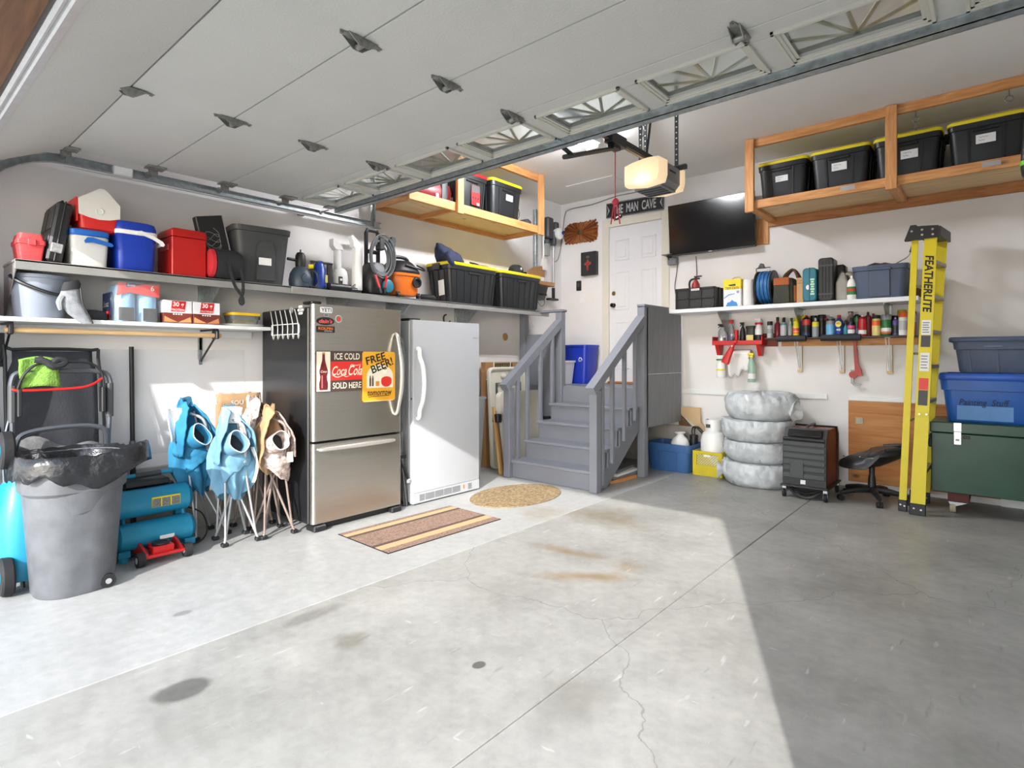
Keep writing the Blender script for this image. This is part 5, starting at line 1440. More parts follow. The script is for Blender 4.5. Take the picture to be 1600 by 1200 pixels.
# ================================================================ rubbish bin
o = thing('trash_can', 'large grey wheeled trash can with black liner at the left', 'trash can', (-4.18, 0.865, 0))
M_tc = mat('worn_grey_plastic', '5d5f63', 0.5, var=0.2, scale=9, bump=0.08)
def sq(r_, z_, n=36, k=0.08, cx=0, cy=0, wob=0.0, ph=0.0):
    return [((r_ * (1 + k * abs(math.sin(2 * a)) + wob * math.sin(7 * a + ph)) * math.cos(a)) + cx, r_ * (1 + k * abs(math.sin(2 * a)) + wob * math.sin(7 * a + ph)) * math.sin(a) + cy, z_) for a in [2 * PI * q / n for q in range(n)]]
ob('body', MB().loft([sq(0.185, 0.0), sq(0.193, 0.012), sq(0.212, 0.30), sq(0.232, 0.58), sq(0.25, 0.60), sq(0.255, 0.66), sq(0.252, 0.76), sq(0.262, 0.765), sq(0.262, 0.785), sq(0.245, 0.785), sq(0.19, 0.02)]), M_tc, o)
bd = MB()
cam_a = R(-12)
lo = []
for q in range(13):
    a = cam_a + R(-62 + 124 * q / 12)
    t_ = abs(q - 6) / 6
    z0_, z1_ = 0.475 + 0.11 * t_ ** 2, 0.60
    lo.append([(0.222 * math.cos(a), 0.222 * math.sin(a), z0_), (0.232 * math.cos(a), 0.232 * math.sin(a), z0_ - 0.002), (0.252 * math.cos(a), 0.252 * math.sin(a), z1_), (0.222 * math.cos(a), 0.222 * math.sin(a), z1_)])
bd.loft(lo)
ob('grip_band', bd, M_tc, o)
for dx, dy in ((0.155, 0.13), (-0.10, 0.18)):
    wh = MB().cyl((dx - 0.02, dy, 0.04), (dx + 0.03, dy, 0.04), 0.04, seg=16)
    wh.m = Matrix()
    wo = ob('wheel', wh, M_rub, o)
    ob('hub', MB().cyl((dx + 0.028, dy, 0.04), (dx + 0.034, dy, 0.04), 0.016, seg=12), M_silver, wo)
# liner: crumpled bag folded over the rim
ln = MB()
NB = 72
rows_ = [(0.195, 0.45, 0.01), (0.205, 0.62, 0.015), (0.232, 0.76, 0.012), (0.262, 0.805, 0.02), (0.274, 0.80, 0.015), (0.280, 0.77, 0.02), (0.284, 0.73, 0.03), (0.288, 0.70, 0.045)]
lo = []
for i, (r_, z_, wv) in enumerate(rows_):
    ring = []
    for q in range(NB):
        a = 2 * PI * q / NB
        n_ = noise.noise(Vector((3 * math.cos(a), 3 * math.sin(a), i * 0.6)))
        n2_ = noise.noise(Vector((9 * math.cos(a), 9 * math.sin(a), i * 0.5 + 5)))
        k = 1 + 0.08 * abs(math.sin(2 * a))
        rad = r_ * k + wv * 0.3 * n2_ + (0.01 * n_ if i > 3 else 0)
        dz = 0.0
        if i >= 5:
            dz = -(0.05 * (n_ + 0.3) + 0.045 * max(0, math.sin(a * 2 + 1.2))) * (i - 4) / 3
        bulge = max(0, math.cos(a - R(52))) ** 10
        rad += 0.10 * bulge * (1 if i > 2 else 0.2)
        dz += 0.05 * bulge * (1 if i > 2 else 0.3)
        dz += 0.012 * n2_ if i in (3, 4) else 0
        ring.append((rad * math.cos(a), rad * math.sin(a), z_ + dz))
    lo.append(ring)
ln.loft(lo, False, False)
ob('liner', ln, mat('black_bin_liner', '1d1e21', 0.22, var=0.1, bump=0.9, bscale=16), o, solid=0.002, ang=60)

# ================================================================ lawn mower stored on end with its grass bag
M_teal = mat('teal_enamel', '1f88ab', 0.4, var=0.06)
M_tube = mat('grey_tube', '5c6066', 0.4, 0.5, var=0.06)
o = thing('lawn_mower', 'teal lawn mower stored upright with folded grey handle behind trash can', 'lawn mower', (-4.52, 0.88, 0), LEFT)
ob('deck', MB().loft([rr(0.18, 0.50, 0.06, 0.06, -0.22, 0.03), rr(0.22, 0.54, 0.08, 0.12, -0.21, 0.03), rr(0.26, 0.54, 0.09, 0.40, -0.20, 0.03), rr(0.20, 0.46, 0.08, 0.60, -0.20, 0.03), rr(0.12, 0.36, 0.05, 0.66, -0.2, 0.03)]), M_teal, o)
ob('engine', MB().cyl((-0.08, 0.03, 0.30), (0.06, 0.03, 0.30), 0.13, 0.11, seg=18), M_blk, o)
for z_ in (0.16, 0.83):
    for y_ in (-0.22, 0.24):
        wo = ob('wheel', MB().lathe([(0.03, -0.03), (0.10, -0.03), (0.108, -0.02), (0.108, 0.02), (0.10, 0.03), (0.03, 0.03)], 22), M_rub, o)
        wo.location = (-0.30, y_, z_ if z_ > 0.2 else 0.11)
        wo.rotation_euler = (0, PI / 2, 0)
        ob('hub', MB().lathe([(0.045, -0.034), (0.045, 0.034)], 14), M_teal, wo)
ob('axle', MB().cyl((-0.29, -0.22, 0.83), (-0.29, 0.24, 0.83), 0.012, seg=8).box(-0.30, -0.27, -0.02, 0.06, 0.55, 0.85), M_dsteel, o)
up = MB().tube([(-0.245, -0.03, 0.45), (-0.247, -0.03, 0.80), (-0.25, -0.03, 1.10), (-0.25, -0.03, 1.22), (-0.205, -0.03, 1.27), (0.0, -0.03, 1.275), (0.195, -0.03, 1.265), (0.245, -0.03, 1.21), (0.245, -0.03, 1.08), (0.235, -0.03, 0.80), (0.23, -0.03, 0.62)], 0.015, 8, smooth=4)
ob('upper_handle', up, M_tube, o)
lw = MB().tube([(-0.232, 0.02, 0.62), (-0.235, -0.07, 0.84), (-0.18, -0.07, 0.905), (0.0, -0.07, 0.925), (0.15, -0.07, 0.915), (0.215, -0.07, 0.86), (0.22, 0.0, 0.62)], 0.015, 8, smooth=4)
ob('lower_handle', lw, M_tube, o)
ob('bail_bar', MB().tube([(-0.23, -0.045, 1.15), (-0.20, -0.06, 1.25), (-0.13, -0.06, 1.32), (0.0, -0.06, 1.33), (0.12, -0.06, 1.325), (0.19, -0.055, 1.27), (0.21, -0.045, 1.15)], 0.008, 7, smooth=4), M_blk, o)
ob('drive_bar', MB().tube([(-0.25, -0.05, 1.17), (-0.2, -0.06, 1.16), (0.05, -0.07, 1.165), (0.14, -0.065, 1.185), (0.20, -0.05, 1.225)], 0.008, 7, smooth=4), M_red, o)
for x_ in (-0.247, 0.243):
    ob('grip', MB().cyl((x_, -0.03, 0.97), (x_, -0.03, 1.19), 0.023, seg=10), M_dg, o)
    ob('lever_box', MB().box(x_ - 0.012 + (0.03 if x_ < 0 else -0.04), x_ + 0.012 + (0.03 if x_ < 0 else -0.04), -0.07, 0.0, 1.0, 1.17, 0.006), M_blk, o)
for x_ in (-0.20, 0.20):
    ob('clamp_knob', MB().cyl((x_, -0.09, 0.72), (x_, -0.05, 0.72), 0.03, seg=10), M_dg, o)
ob('cable', MB().tube([(-0.26, -0.03, 1.0), (-0.285, -0.04, 0.85), (-0.285, -0.05, 0.60), (-0.25, -0.10, 0.40), (-0.23, -0.12, 0.22), (-0.26, -0.14, 0.16), (-0.27, -0.13, 0.24), (-0.25, -0.12, 0.34)], 0.007, 6, smooth=5), M_tube, o)
ob('kick_stand', MB().cyl((-0.235, -0.12, 0.48), (-0.215, -0.14, 0.0), 0.012, seg=8), M_dsteel, o)

o = thing('grass_bag', 'black fabric mower grass bag propped against the wall behind handle', 'grass bag', (-4.80, 0.885, 0), LEFT)
M_gb = mat('dark_mesh_fabric', '2f3136', 0.9, var=0.12, bump=0.3, bscale=90)
c = MB()
def bag(u, v):
    x_ = (-0.235 + 0.47 * u) * (1 - 0.1 * (v > 0.9))
    z_ = 0.45 + 0.95 * v
    y_ = 0.0 - 0.12 * (1 - v) - 0.03 * math.sin(PI * u) + 0.012 * math.sin(u * 14 + v * 3) * (1 - v)
    return (x_, y_, z_)
c.grid(bag, 14, 14)
ob('panel', c, M_gb, o, solid=0.006)
ob('frame_wire', MB().tube([(-0.24, -0.12, 0.45), (-0.245, -0.01, 1.36), (-0.21, 0.0, 1.41), (0.21, 0.0, 1.41), (0.245, -0.01, 1.36), (0.27, -0.08, 0.80), (0.24, -0.12, 0.45)], 0.011, 7, smooth=3), M_blk, o)
c = MB()
def fold(u, v):
    a = 2 * PI * v
    return (-0.22 + 0.45 * u, -0.17 - 0.035 * math.cos(a) - 0.03 * math.sin(PI * u), 0.74 + 0.10 * math.sin(a) * (0.6 + 0.4 * math.sin(4 * u + 0.5)) + 0.03 * math.sin(9 * u))
c.grid(fold, 16, 14)
ob('slack_fabric', c, mat('grey_dusty_fabric', '6b6b6b', 0.95, var=0.25, scale=14, bump=0.4), o)

o = thing('microfibre_towel', 'lime green towel draped over the mower handle', 'towel', (-4.5, 0.765, 1.275), LEFT)
M_gr = mat('lime_terry', '7ba646', 0.95, var=0.2, scale=60, bump=0.8, bscale=120)
def twl(u, v):
    x_ = -0.10 + 0.19 * u
    s_ = (v - 0.4)
    if s_ < 0:
        y_, z_ = 0.035, s_ * 0.19
        z_ = 0.075 + 0.02 * math.sin(3 * u) + s_ * 0.25
        y_ = 0.03 + 0.02 * (-s_)
    else:
        z_ = 0.075 - s_ * 0.30 + 0.015 * math.sin(3 * u)
        y_ = -0.028 - 0.01 * math.sin(7 * u + 4 * v)
    return (x_ + 0.006 * math.sin(8 * v), y_, z_)
ob('cloth', MB().grid(twl, 10, 16), M_gr, o, solid=0.008)
o = tag(ob('headband', MB().tube([(-0.05, -0.05, 0.06), (0.0, -0.06, 0.05), (0.04, -0.06, 0.02), (0.08, -0.05, 0.03), (0.10, -0.045, 0.05), (0.06, -0.05, 0.06), (0.02, -0.06, 0.035), (-0.03, -0.05, 0.08)], [0.018, 0.02, 0.024, 0.022, 0.018, 0.02, 0.018, 0.012], 8, smooth=3), M_blk2), 'crumpled black strap lying over the green towel', 'strap')
o.location = (-4.47, 0.775, 1.285); o.rotation_euler = (0, 0, LEFT)

# black pole
o = thing('tent_pole', 'tall black pole leaning on the left wall behind the compressor', 'pole', (W + 0.05, 1.37, 0), LEFT)
ob('lower_tube', MB().cyl((0.006, -0.0, 0.0), (0.0, 0, 0.72), 0.019, seg=12), M_blk, o)
ob('upper_tube', MB().cyl((0.0, 0.0, 0.72), (-0.008, 0.0, 1.44), 0.016, seg=12), M_blk, o)
ob('collar', MB().cyl((0.0, 0.0, 0.70), (0.0, 0.0, 0.74), 0.022, seg=12), M_dsteel, o)

# ================================================================ air compressor and floor jack
o = thing('air_compressor', 'teal twin tank air compressor on the floor beside the trash can', 'air compressor', (-4.50, 1.38, 0), LEFT)
def tank(y_, z_, r_, x0_, x1_):
    c_ = MB(Matrix.Translation((0, y_, z_)) @ Matrix.Rotation(PI / 2, 4, 'Y'))
    c_.lathe([(r_ * 0.3, x0_ - 0.0), (r_ * 0.75, x0_ + 0.012), (r_, x0_ + 0.04), (r_, x1_ - 0.04), (r_ * 0.75, x1_ - 0.012), (r_ * 0.3, x1_)], 24)
    return c_
ob('tank', tank(0.02, 0.355, 0.095, -0.26, 0.255), M_teal, o)
ob('tank', tank(-0.05, 0.15, 0.09, -0.26, 0.25), M_teal, o)
ob('saddle', MB().cyl((-0.18, -0.02, 0.23), (-0.18, 0.0, 0.27), 0.012, seg=8).cyl((0.19, -0.02, 0.23), (0.19, 0.0, 0.27), 0.012, seg=8), M_teal, o)
ob('warning_label', MB().box(-0.03, 0.15, -0.0795, -0.074, 0.325, 0.395, 0.001), M_yel, o)
for q in range(3):
    ob('warning_text', MB().box(-0.026 + 0.06 * q, 0.026 + 0.06 * q, -0.0815, -0.079, 0.327, 0.385), mat('warning_print', '77766e', 0.6, var=0.5, scale=120), o)
ob('plate_label', MB().box(0.0, 0.09, -0.143, -0.137, 0.115, 0.14, 0.001), M_label, o)
for x_ in (-0.20, 0.20):
    ob('foot', MB().box(x_ - 0.035, x_ + 0.035, -0.12, -0.06, 0.03, 0.075, 0.004).cyl((x_, -0.09, 0.0), (x_, -0.09, 0.03), 0.03, seg=12), M_teal, o)
    ob('rear_foot', MB().box(x_ - 0.035, x_ + 0.035, 0.06, 0.12, 0.0, 0.27, 0.004), M_teal, o)
ob('motor', MB().box(-0.16, 0.12, 0.03, 0.20, 0.455, 0.50, 0.01).cyl((-0.14, 0.12, 0.37), (0.16, 0.12, 0.37), 0.09, seg=14), M_blk, o)
ob('carry_handle', MB().cyl((-0.20, 0.10, 0.525), (0.19, 0.10, 0.535), 0.016, seg=10), M_teal, o)
ob('handle_grip', MB().cyl((-0.08, 0.10, 0.528), (0.08, 0.10, 0.532), 0.02, seg=10), M_dg, o)
ob('hose', MB().tube([(0.24, 0.05, 0.26), (0.33, 0.02, 0.20), (0.36, 0.0, 0.08), (0.30, -0.04, 0.015), (0.18, -0.03, 0.012)], 0.006, 6, smooth=5), M_blk, o)

o = thing('floor_jack', 'red low floor jack in front of the teal compressor', 'floor jack', (-4.235, 1.36, 0), LEFT)
for x_ in (-0.10, 0.11):
    ob('side_plate', MB().prism([(-0.02, 0.05), (-0.02, 0.075), (0.12, 0.12), (0.28, 0.10), (0.28, 0.04), (0.10, 0.04)], x_ - 0.008, x_ + 0.008, 'x'), M_red, o)
ob('front_axle', MB().box(-0.115, 0.125, -0.03, 0.0, 0.045, 0.065, 0.004), M_red, o)
ob('lift_arm', MB().box(-0.06, 0.07, 0.0, 0.08, 0.05, 0.105, 0.006).box(-0.05, 0.06, 0.08, 0.24, 0.06, 0.11, 0.004), M_red, o)
ob('saddle_pad', MB().lathe([(0.05, 0.106), (0.056, 0.112), (0.056, 0.12), (0.04, 0.121), (0.035, 0.114)], 18, 0.005, 0.06), M_blk, o)
for x_ in (-0.135, 0.145):
    wo = ob('wheel', MB().cyl((x_ - 0.022, -0.01, 0.046), (x_ + 0.022, -0.01, 0.046), 0.046, seg=16), M_rub, o)
    ob('hub', MB().cyl((x_ - 0.026, -0.01, 0.046), (x_ + 0.026, -0.01, 0.046), 0.02, seg=10), M_silver, wo)
    ob('rear_wheel', MB().cyl((x_ * 0.8 - 0.015, 0.25, 0.03), (x_ * 0.8 + 0.015, 0.25, 0.03), 0.03, seg=12), M_rub, o)

# ================================================================ folded camp chairs
def crumple(p, sd, amp=0.012, fr=9.0):
    v = Vector(p)
    q = v * fr + Vector((sd * 3.1, sd * 1.7, sd))
    n1 = noise.noise_vector(q)
    n2 = noise.noise_vector(q * 2.3)
    return v + n1 * amp + n2 * amp * 0.45

def camp_chair(label, X, Y, ang, legm, fab, fab2, seed, hgt=0.98, cup=True, drop=0.42, spread=1.0, lean=0.0, nlegs=4):
    SH = Matrix(((1, 0, lean, 0), (0, 1, 0, 0), (0, 0, 1, 0), (0, 0, 0, 1)))
    o_ = thing('camp_chair', label, 'camp chair', (X, Y, 0), LEFT + R(ang), 'folded camp chairs leaning beside the fridge')
    sp = 0.115 * spread
    feet = [(-sp, -sp * 0.9), (sp, -sp), (sp * 0.9, sp), (-sp, sp)]
    for i in range(nlegs):
        a, b2 = feet[i], feet[(i + 2) % 4]
        ob('leg', MB(SH).cyl((a[0], a[1], 0.018), (b2[0] * 0.45 + 0.01, b2[1] * 0.45, hgt * 0.62), 0.0095, seg=8), legm, o_)
        ob('upright', MB(SH).cyl((a[0] * 0.9, a[1] * 0.9, 0.06), (a[0] * 0.35, a[1] * 0.35, hgt * 0.93), 0.0085, seg=8), legm, o_)
        ob('foot', MB().box(a[0] - 0.024, a[0] + 0.024, a[1] - 0.022, a[1] + 0.022, 0.0, 0.03, 0.007), M_blk, o_)
    ob('slider', MB(SH).box(-0.05, 0.05, -0.055, 0.05, hgt * 0.56, hgt * 0.61, 0.01), M_blk, o_)
    c_ = MB(SH)
    lo_ = []
    NZ = 16
    for i in range(NZ + 1):
        t_ = i / NZ
        z_ = drop + (hgt - drop) * t_
        base = 0.035 + 0.085 * math.sin(PI * min(1, t_ * 1.15 + 0.1)) ** 0.7 * (1 - 0.25 * t_)
        ring = []
        for q in range(56):
            a = 2 * PI * q / 56
            f_ = 1 + 0.26 * math.sin(5 * a + seed + z_ * 3) + 0.12 * math.sin(11 * a + seed * 2 - z_ * 9)
            ring.append(crumple((base * f_ * math.cos(a) * 1.2, base * f_ * math.sin(a) * 0.85, z_ + 0.035 * math.sin(3 * a + seed)), seed, 0.016, 10))
        lo_.append(ring)
    c_.loft(lo_)
    ob('seat_fabric', c_, fab, o_, ang=60)
    for s_, zt, L_ in ((-1, hgt - 0.03, 0.36), (1, hgt - 0.06, 0.31)):
        def flap(u, v, s_=s_, zt=zt, L_=L_):
            x_ = s_ * (0.03 + 0.10 * v ** 0.8 + 0.02 * math.sin(PI * v))
            y_ = -0.15 + 0.17 * u - 0.025 * math.sin(PI * v)
            z_ = zt - L_ * v + 0.04 * math.sin(PI * u) * (1 - v)
            return crumple((x_, y_, z_), seed + s_, 0.018, 11)
        ob('arm_flap', MB(SH).grid(flap, 14, 16), fab2 if s_ > 0 else fab, o_, solid=0.010, ang=60)
    def apron(u, v):
        x_ = -0.10 + 0.20 * u
        y_ = -0.125 + 0.05 * (2 * u - 1) ** 2 - 0.02 * math.sin(PI * v)
        z_ = hgt - 0.30 - 0.27 * v * (0.75 + 0.25 * math.sin(2.5 * u + seed))
        return crumple((x_, y_, z_), seed + 5, 0.020, 12)
    ob('seat_flap', MB(SH).grid(apron, 14, 14), fab2, o_, solid=0.010, ang=60)
    ob('arm_tube', MB(SH).tube([(0.05, -0.12, hgt * 0.60), (0.06, -0.15, hgt * 0.78), (0.045, -0.145, hgt * 0.88), (-0.01, -0.09, hgt * 0.92)], 0.012, 8, smooth=4), legm, o_)
    if cup:
        cm = SH @ Matrix.Translation((-0.015, -0.175, hgt - 0.24)) @ Matrix.Rotation(R(68), 4, 'X') @ Matrix.Rotation(R(16), 4, 'Y')
        k6 = lambda r_, z_: [(r_ * (1 + 0.10 * math.sin(3 * a + seed)) * math.cos(a), r_ * (1 + 0.12 * math.cos(2 * a + seed)) * math.sin(a), z_) for a in [2 * PI * q / 20 for q in range(20)]]
        ob('cup_holder', MB(cm).loft([k6(0.055, -0.12), k6(0.072, -0.07), k6(0.076, 0.035), k6(0.069, 0.037), k6(0.062, -0.03)]), fab2, o_)
        ob('cup_mesh', MB(cm).loft([k6(0.0615, -0.028), k6(0.012, -0.034)]), M_blk2, o_)
        ob('cup_rim', MB(cm).tube(k6(0.0735, 0.036), 0.004, 5, closed=True), M_label, o_)
    return o_

M_bf = mat('bright_blue_canvas', '2a7a9f', 0.85, var=0.15, scale=10, bump=0.25, bscale=30)
M_bf2 = mat('sky_blue_canvas', '6a97b2', 0.85, var=0.12, scale=10, bump=0.25, bscale=30)
M_lg = mat('light_grey_tube', 'a4a5a6', 0.4, 0.4, var=0.05)
M_tt = mat('taupe_tube', '8c7c74', 0.5, 0.3, var=0.08)
M_tan = mat('tan_canvas', 'ab8a66', 0.9, var=0.12, bump=0.2, bscale=40)
M_camo = mat('pale_camo_canvas', 'bcaaa2', 0.9, var=0.6, scale=34, bump=0.2, bscale=40)
ca = camp_chair('folded bright blue camp chair left of the paler blue one', -4.62, 1.77, 6, M_lg, M_bf, M_bf, 3, 1.03, True, 0.36, 1.0, -0.15)
ob('white_lining', MB().grid(lambda u, v: crumple((-0.30 + 0.09 * u + 0.03 * v, -0.07 + 0.03 * math.sin(4 * u), 0.99 - 0.24 * v), 2, 0.012), 8, 8), M_label, ca, solid=0.008)
cb = camp_chair('folded pale blue camp chair standing in front of the bright blue one', -4.31, 1.875, -6, M_lg, M_bf2, M_bf2, 9, 0.99, True, 0.34, 1.0, -0.06)
ob('white_lining', MB().grid(lambda u, v: crumple((-0.13 + 0.13 * u, -0.11 + 0.015 * math.sin(5 * u), 1.0 - 0.12 * v), 3, 0.012), 8, 6), M_label, cb, solid=0.008)
ob('white_lining', MB().grid(lambda u, v: crumple((0.07 + 0.03 * math.sin(PI * v), -0.16 + 0.05 * u, 0.70 - 0.26 * v), 4, 0.012), 5, 9), M_label, cb, solid=0.008)
cc = camp_chair('folded tan and camouflage camp chair nearest the fridge door', -4.27, 2.135, -4, M_tt, M_tan, M_camo, 5, 0.97, True, 0.50, 1.0, -0.03)
cd = camp_chair('folded tan camp chair against the black fridge side', -4.60, 2.13, 12, M_tt, M_camo, M_tan, 12, 1.02, False, 0.46, 0.9)
ob('seat_tag', MB().box(0.04, 0.09, -0.15, -0.147, 0.56, 0.64, 0.001), M_label, cc)
o = thing('camp_chair', 'wide brown camp chair back standing against the wall behind others', 'camp chair', (-4.84, 2.12, 0), LEFT, 'folded camp chairs leaning beside the fridge')
ob('back_panel', MB().grid(lambda u, v: (-0.18 + 0.36 * u, -0.01 * math.sin(PI * u), 1.06 - 0.5 * v), 8, 6), M_tan, o, solid=0.02)
ob('piping', MB().tube([(-0.18, 0, 0.98), (-0.165, 0, 1.06), (0.165, 0, 1.06), (0.18, 0, 0.98)], 0.012, 6), M_camo, o)
text('lettering', 'SOU', M_label, o, (-0.02, -0.024, 0.985), w=0.10, h=0.035)
for x_ in (-0.15, 0.15):
    ob('leg', MB().cyl((x_, 0.01, 0.0), (x_ * 0.7, 0.01, 0.6), 0.011, seg=8), M_tt, o)
    ob('leg', MB().cyl((x_, 0.0, 0.0), (-x_ * 0.7, 0.0, 0.58), 0.009, seg=8), M_tt, o)
# clear sheeting taped on the left wall
def shw(u, v):
    y_ = 0.66 + 1.55 * u
    z_ = 0.62 + 0.80 * v
    return (W + 0.012 + 0.006 * noise.noise(Vector((y_ * 5, z_ * 9, 0))) + 0.004 * noise.noise(Vector((y_ * 14, z_ * 20, 3))), y_, z_)
tag(ob('plastic_sheet', MB().grid(shw, 40, 24), mat('wall_film', 'e8ecf2', 0.15, alpha=0.25, var=0.03, bump=0.4, bscale=10)), 'wrinkled clear plastic sheeting on the lower left wall', 'plastic sheet')
# ================================================================ back shelf
BZ = 1.936
def Bk(x0, x1, d, front=6.49):
    return ((x0 + x1) / 2, front + d / 2, BZ)

# folding crate
o = thing('folding_crate', 'black folding crate with square panels at the left of back shelf', 'crate', Bk(-2.975, -2.50, 0.34))
w, d, h = 0.475, 0.34, 0.245
c = MB().box(-w / 2, w / 2, -d / 2, -d / 2 + 0.012, 0, h, 0.003).box(-w / 2, w / 2, d / 2 - 0.012, d / 2, 0, h, 0.003).box(-w / 2, -w / 2 + 0.012, -d / 2, d / 2, 0, h, 0.003).box(w / 2 - 0.012, w / 2, -d / 2, d / 2, 0, h, 0.003).box(-w / 2, w / 2, -d / 2, d / 2, 0, 0.012)
ob('shell', c, M_blk, o)
gr = MB()
for i in range(4):
    x_ = -w / 2 + 0.012 + i * (w - 0.024) / 3
    gr.box(x_ - 0.012, x_ + 0.012, -d / 2 - 0.012, -d / 2 + 0.002, 0, h, 0.003)
for z_ in (0.01, h / 2, h - 0.012):
    gr.box(-w / 2, w / 2, -d / 2 - 0.012, -d / 2 + 0.002, z_ - 0.012, z_ + 0.012, 0.003)
for y_ in (-0.16, -0.05, 0.06, 0.16):
    gr.box(w / 2 - 0.002, w / 2 + 0.01, y_ - 0.01, y_ + 0.01, 0, h, 0.003)
ob('lattice', gr, M_blk, o)
ob('maker_label', MB().box(-0.04, 0.06, -d / 2 - 0.014, -d / 2 - 0.012, h - 0.035, h - 0.012), M_label, o)
text('lettering', 'CleverMade', M_ink, o, (0.01, -d / 2 - 0.0146, h - 0.0235), w=0.085)
# fire extinguisher in the crate
o = thing('fire_extinguisher', 'small red fire extinguisher standing in the black folding crate', 'fire extinguisher', (-2.78, 6.62, BZ + 0.0125))
ob('cylinder', MB().lathe([(0.045, 0.0), (0.05, 0.01), (0.05, 0.25), (0.045, 0.29), (0.02, 0.335), (0.015, 0.34)], 16), mat('dark_red_paint', 'a3302c', 0.4), o)
ob('valve', MB().box(-0.03, 0.05, -0.012, 0.012, 0.345, 0.365, 0.004).box(-0.02, 0.075, -0.01, 0.01, 0.375, 0.388, 0.003).cyl((0, 0, 0.335), (0, 0, 0.38), 0.014, seg=8), M_blk, o)
ob('hose', MB().tube([(-0.03, 0, 0.355), (-0.06, -0.01, 0.34), (-0.075, -0.01, 0.30), (-0.07, -0.01, 0.24)], 0.012, 8, smooth=4), M_blk, o)
ob('band', MB().lathe([(0.051, 0.20), (0.051, 0.235)], 16, -0.0), mat('mustard_band', 'b98f2e', 0.5), o)

# cat litter carton
o = thing('litter_box', 'yellow and white TIDY CATS litter carton on the back shelf', 'carton', Bk(-2.40, -2.205, 0.22))
ob('carton', MB().box(-0.0975, 0.0975, -0.11, 0.11, 0, 0.305, 0.003), mat('litter_white', 'e4e6ea', 0.5), o)
ob('yellow_top', MB().box(-0.0985, 0.0985, -0.1115, 0.111, 0.19, 0.3062, 0.003), mat('litter_yellow', 'ebd21f', 0.5), o)
flat('blue_splash', [(-0.07, 0.002), (-0.05, 0.045), (-0.02, 0.05), (0.0, 0.075), (0.02, 0.055), (0.05, 0.045), (0.065, 0.002)], mat('litter_blue', '3a86c8', 0.5), o, -0.1125)
flat('blue_arc', [(-0.09, 0.10), (-0.04, 0.135), (0.03, 0.145), (0.03, 0.138), (-0.035, 0.125), (-0.09, 0.09)], MATS['litter_blue'], o, -0.1125)
text('lettering', 'TIDY CATS', M_ink, o, (0.0, -0.1128, 0.205), w=0.15, h=0.025, bold=0.02)
flat('print_mark', [(-0.045, 0.245), (0.04, 0.252), (0.04, 0.23), (-0.025, 0.23)], M_ink, o, -0.1128)
flat('print_mark', ell(0.065, 0.16, 0.016, 0.016, 12), mat('print_violet', '9a8fb0', 0.5), o, -0.1125)
ob('carry_strap', MB().tube([(-0.04, 0.0, 0.305), (-0.02, 0.0, 0.335), (0.04, 0.0, 0.34), (0.06, 0.0, 0.305)], 0.008, 6, smooth=4), mat('beige_strap', 'c7bf9a', 0.6), o)
# paper roll
o = thing('paper_roll', 'white paper roll standing right of the litter carton', 'paper roll', (-2.146, 6.56, BZ))
ob('paper', MB().lathe([(0.02, 0), (0.056, 0), (0.058, 0.004), (0.058, 0.29), (0.056, 0.294), (0.02, 0.294), (0.02, 0.28)], 22), mat('roll_white', 'e6e6e4', 0.85, var=0.02), o)

# hose reel
o = thing('hose_reel', 'black wall-type hose reel wound with blue air hose', 'hose reel', (-1.98, 6.66, BZ))
ob('base', MB().box(-0.105, 0.10, -0.12, 0.12, 0, 0.012, 0.003), M_blk, o)
ob('bracket', MB().prism([(-0.07, 0.0), (0.07, 0.0), (0.05, 0.26), (0.03, 0.40), (-0.03, 0.40), (-0.05, 0.26)], -0.105, -0.097, 'x'), M_blk, o)
for x_, nm in ((-0.08, 'left_flange'), (0.08, 'right_flange')):
    ob('flange', MB(Matrix.Translation((x_, 0, 0.205)) @ Matrix.Rotation(PI / 2, 4, 'Y')).lathe([(0.02, -0.008), (0.18, -0.01), (0.185, 0.0), (0.18, 0.01), (0.02, 0.008)], 30), M_blk, o)
for q in range(7):
    r_ = 0.15 + 0.012 * (q % 2)
    ob('hose_turn', MB().tube([(-0.06 + 0.02 * q, r_ * math.cos(a), 0.205 + r_ * 1.05 * math.sin(a)) for a in [2 * PI * k / 26 for k in range(26)]], 0.0125, 7, closed=True), mat('blue_hose', '2b6aa6', 0.45), o)
ob('hub', MB(Matrix.Translation((0.09, 0, 0.205)) @ Matrix.Rotation(PI / 2, 4, 'Y')).lathe([(0.06, 0), (0.06, 0.012), (0.03, 0.02)], 16), M_dsteel, o)
ob('roller_arm', MB().box(-0.105, 0.0, -0.05, 0.03, 0.375, 0.425, 0.01).prism([(-0.09, 0.42), (-0.02, 0.42), (-0.035, 0.47), (-0.06, 0.475)], -0.03, 0.02).box(-0.08, 0.04, -0.02, 0.0, 0.42, 0.428), M_dg, o)
ob('steel_plate', MB().box(-0.09, 0.03, -0.052, -0.048, 0.38, 0.41), M_steel, o)

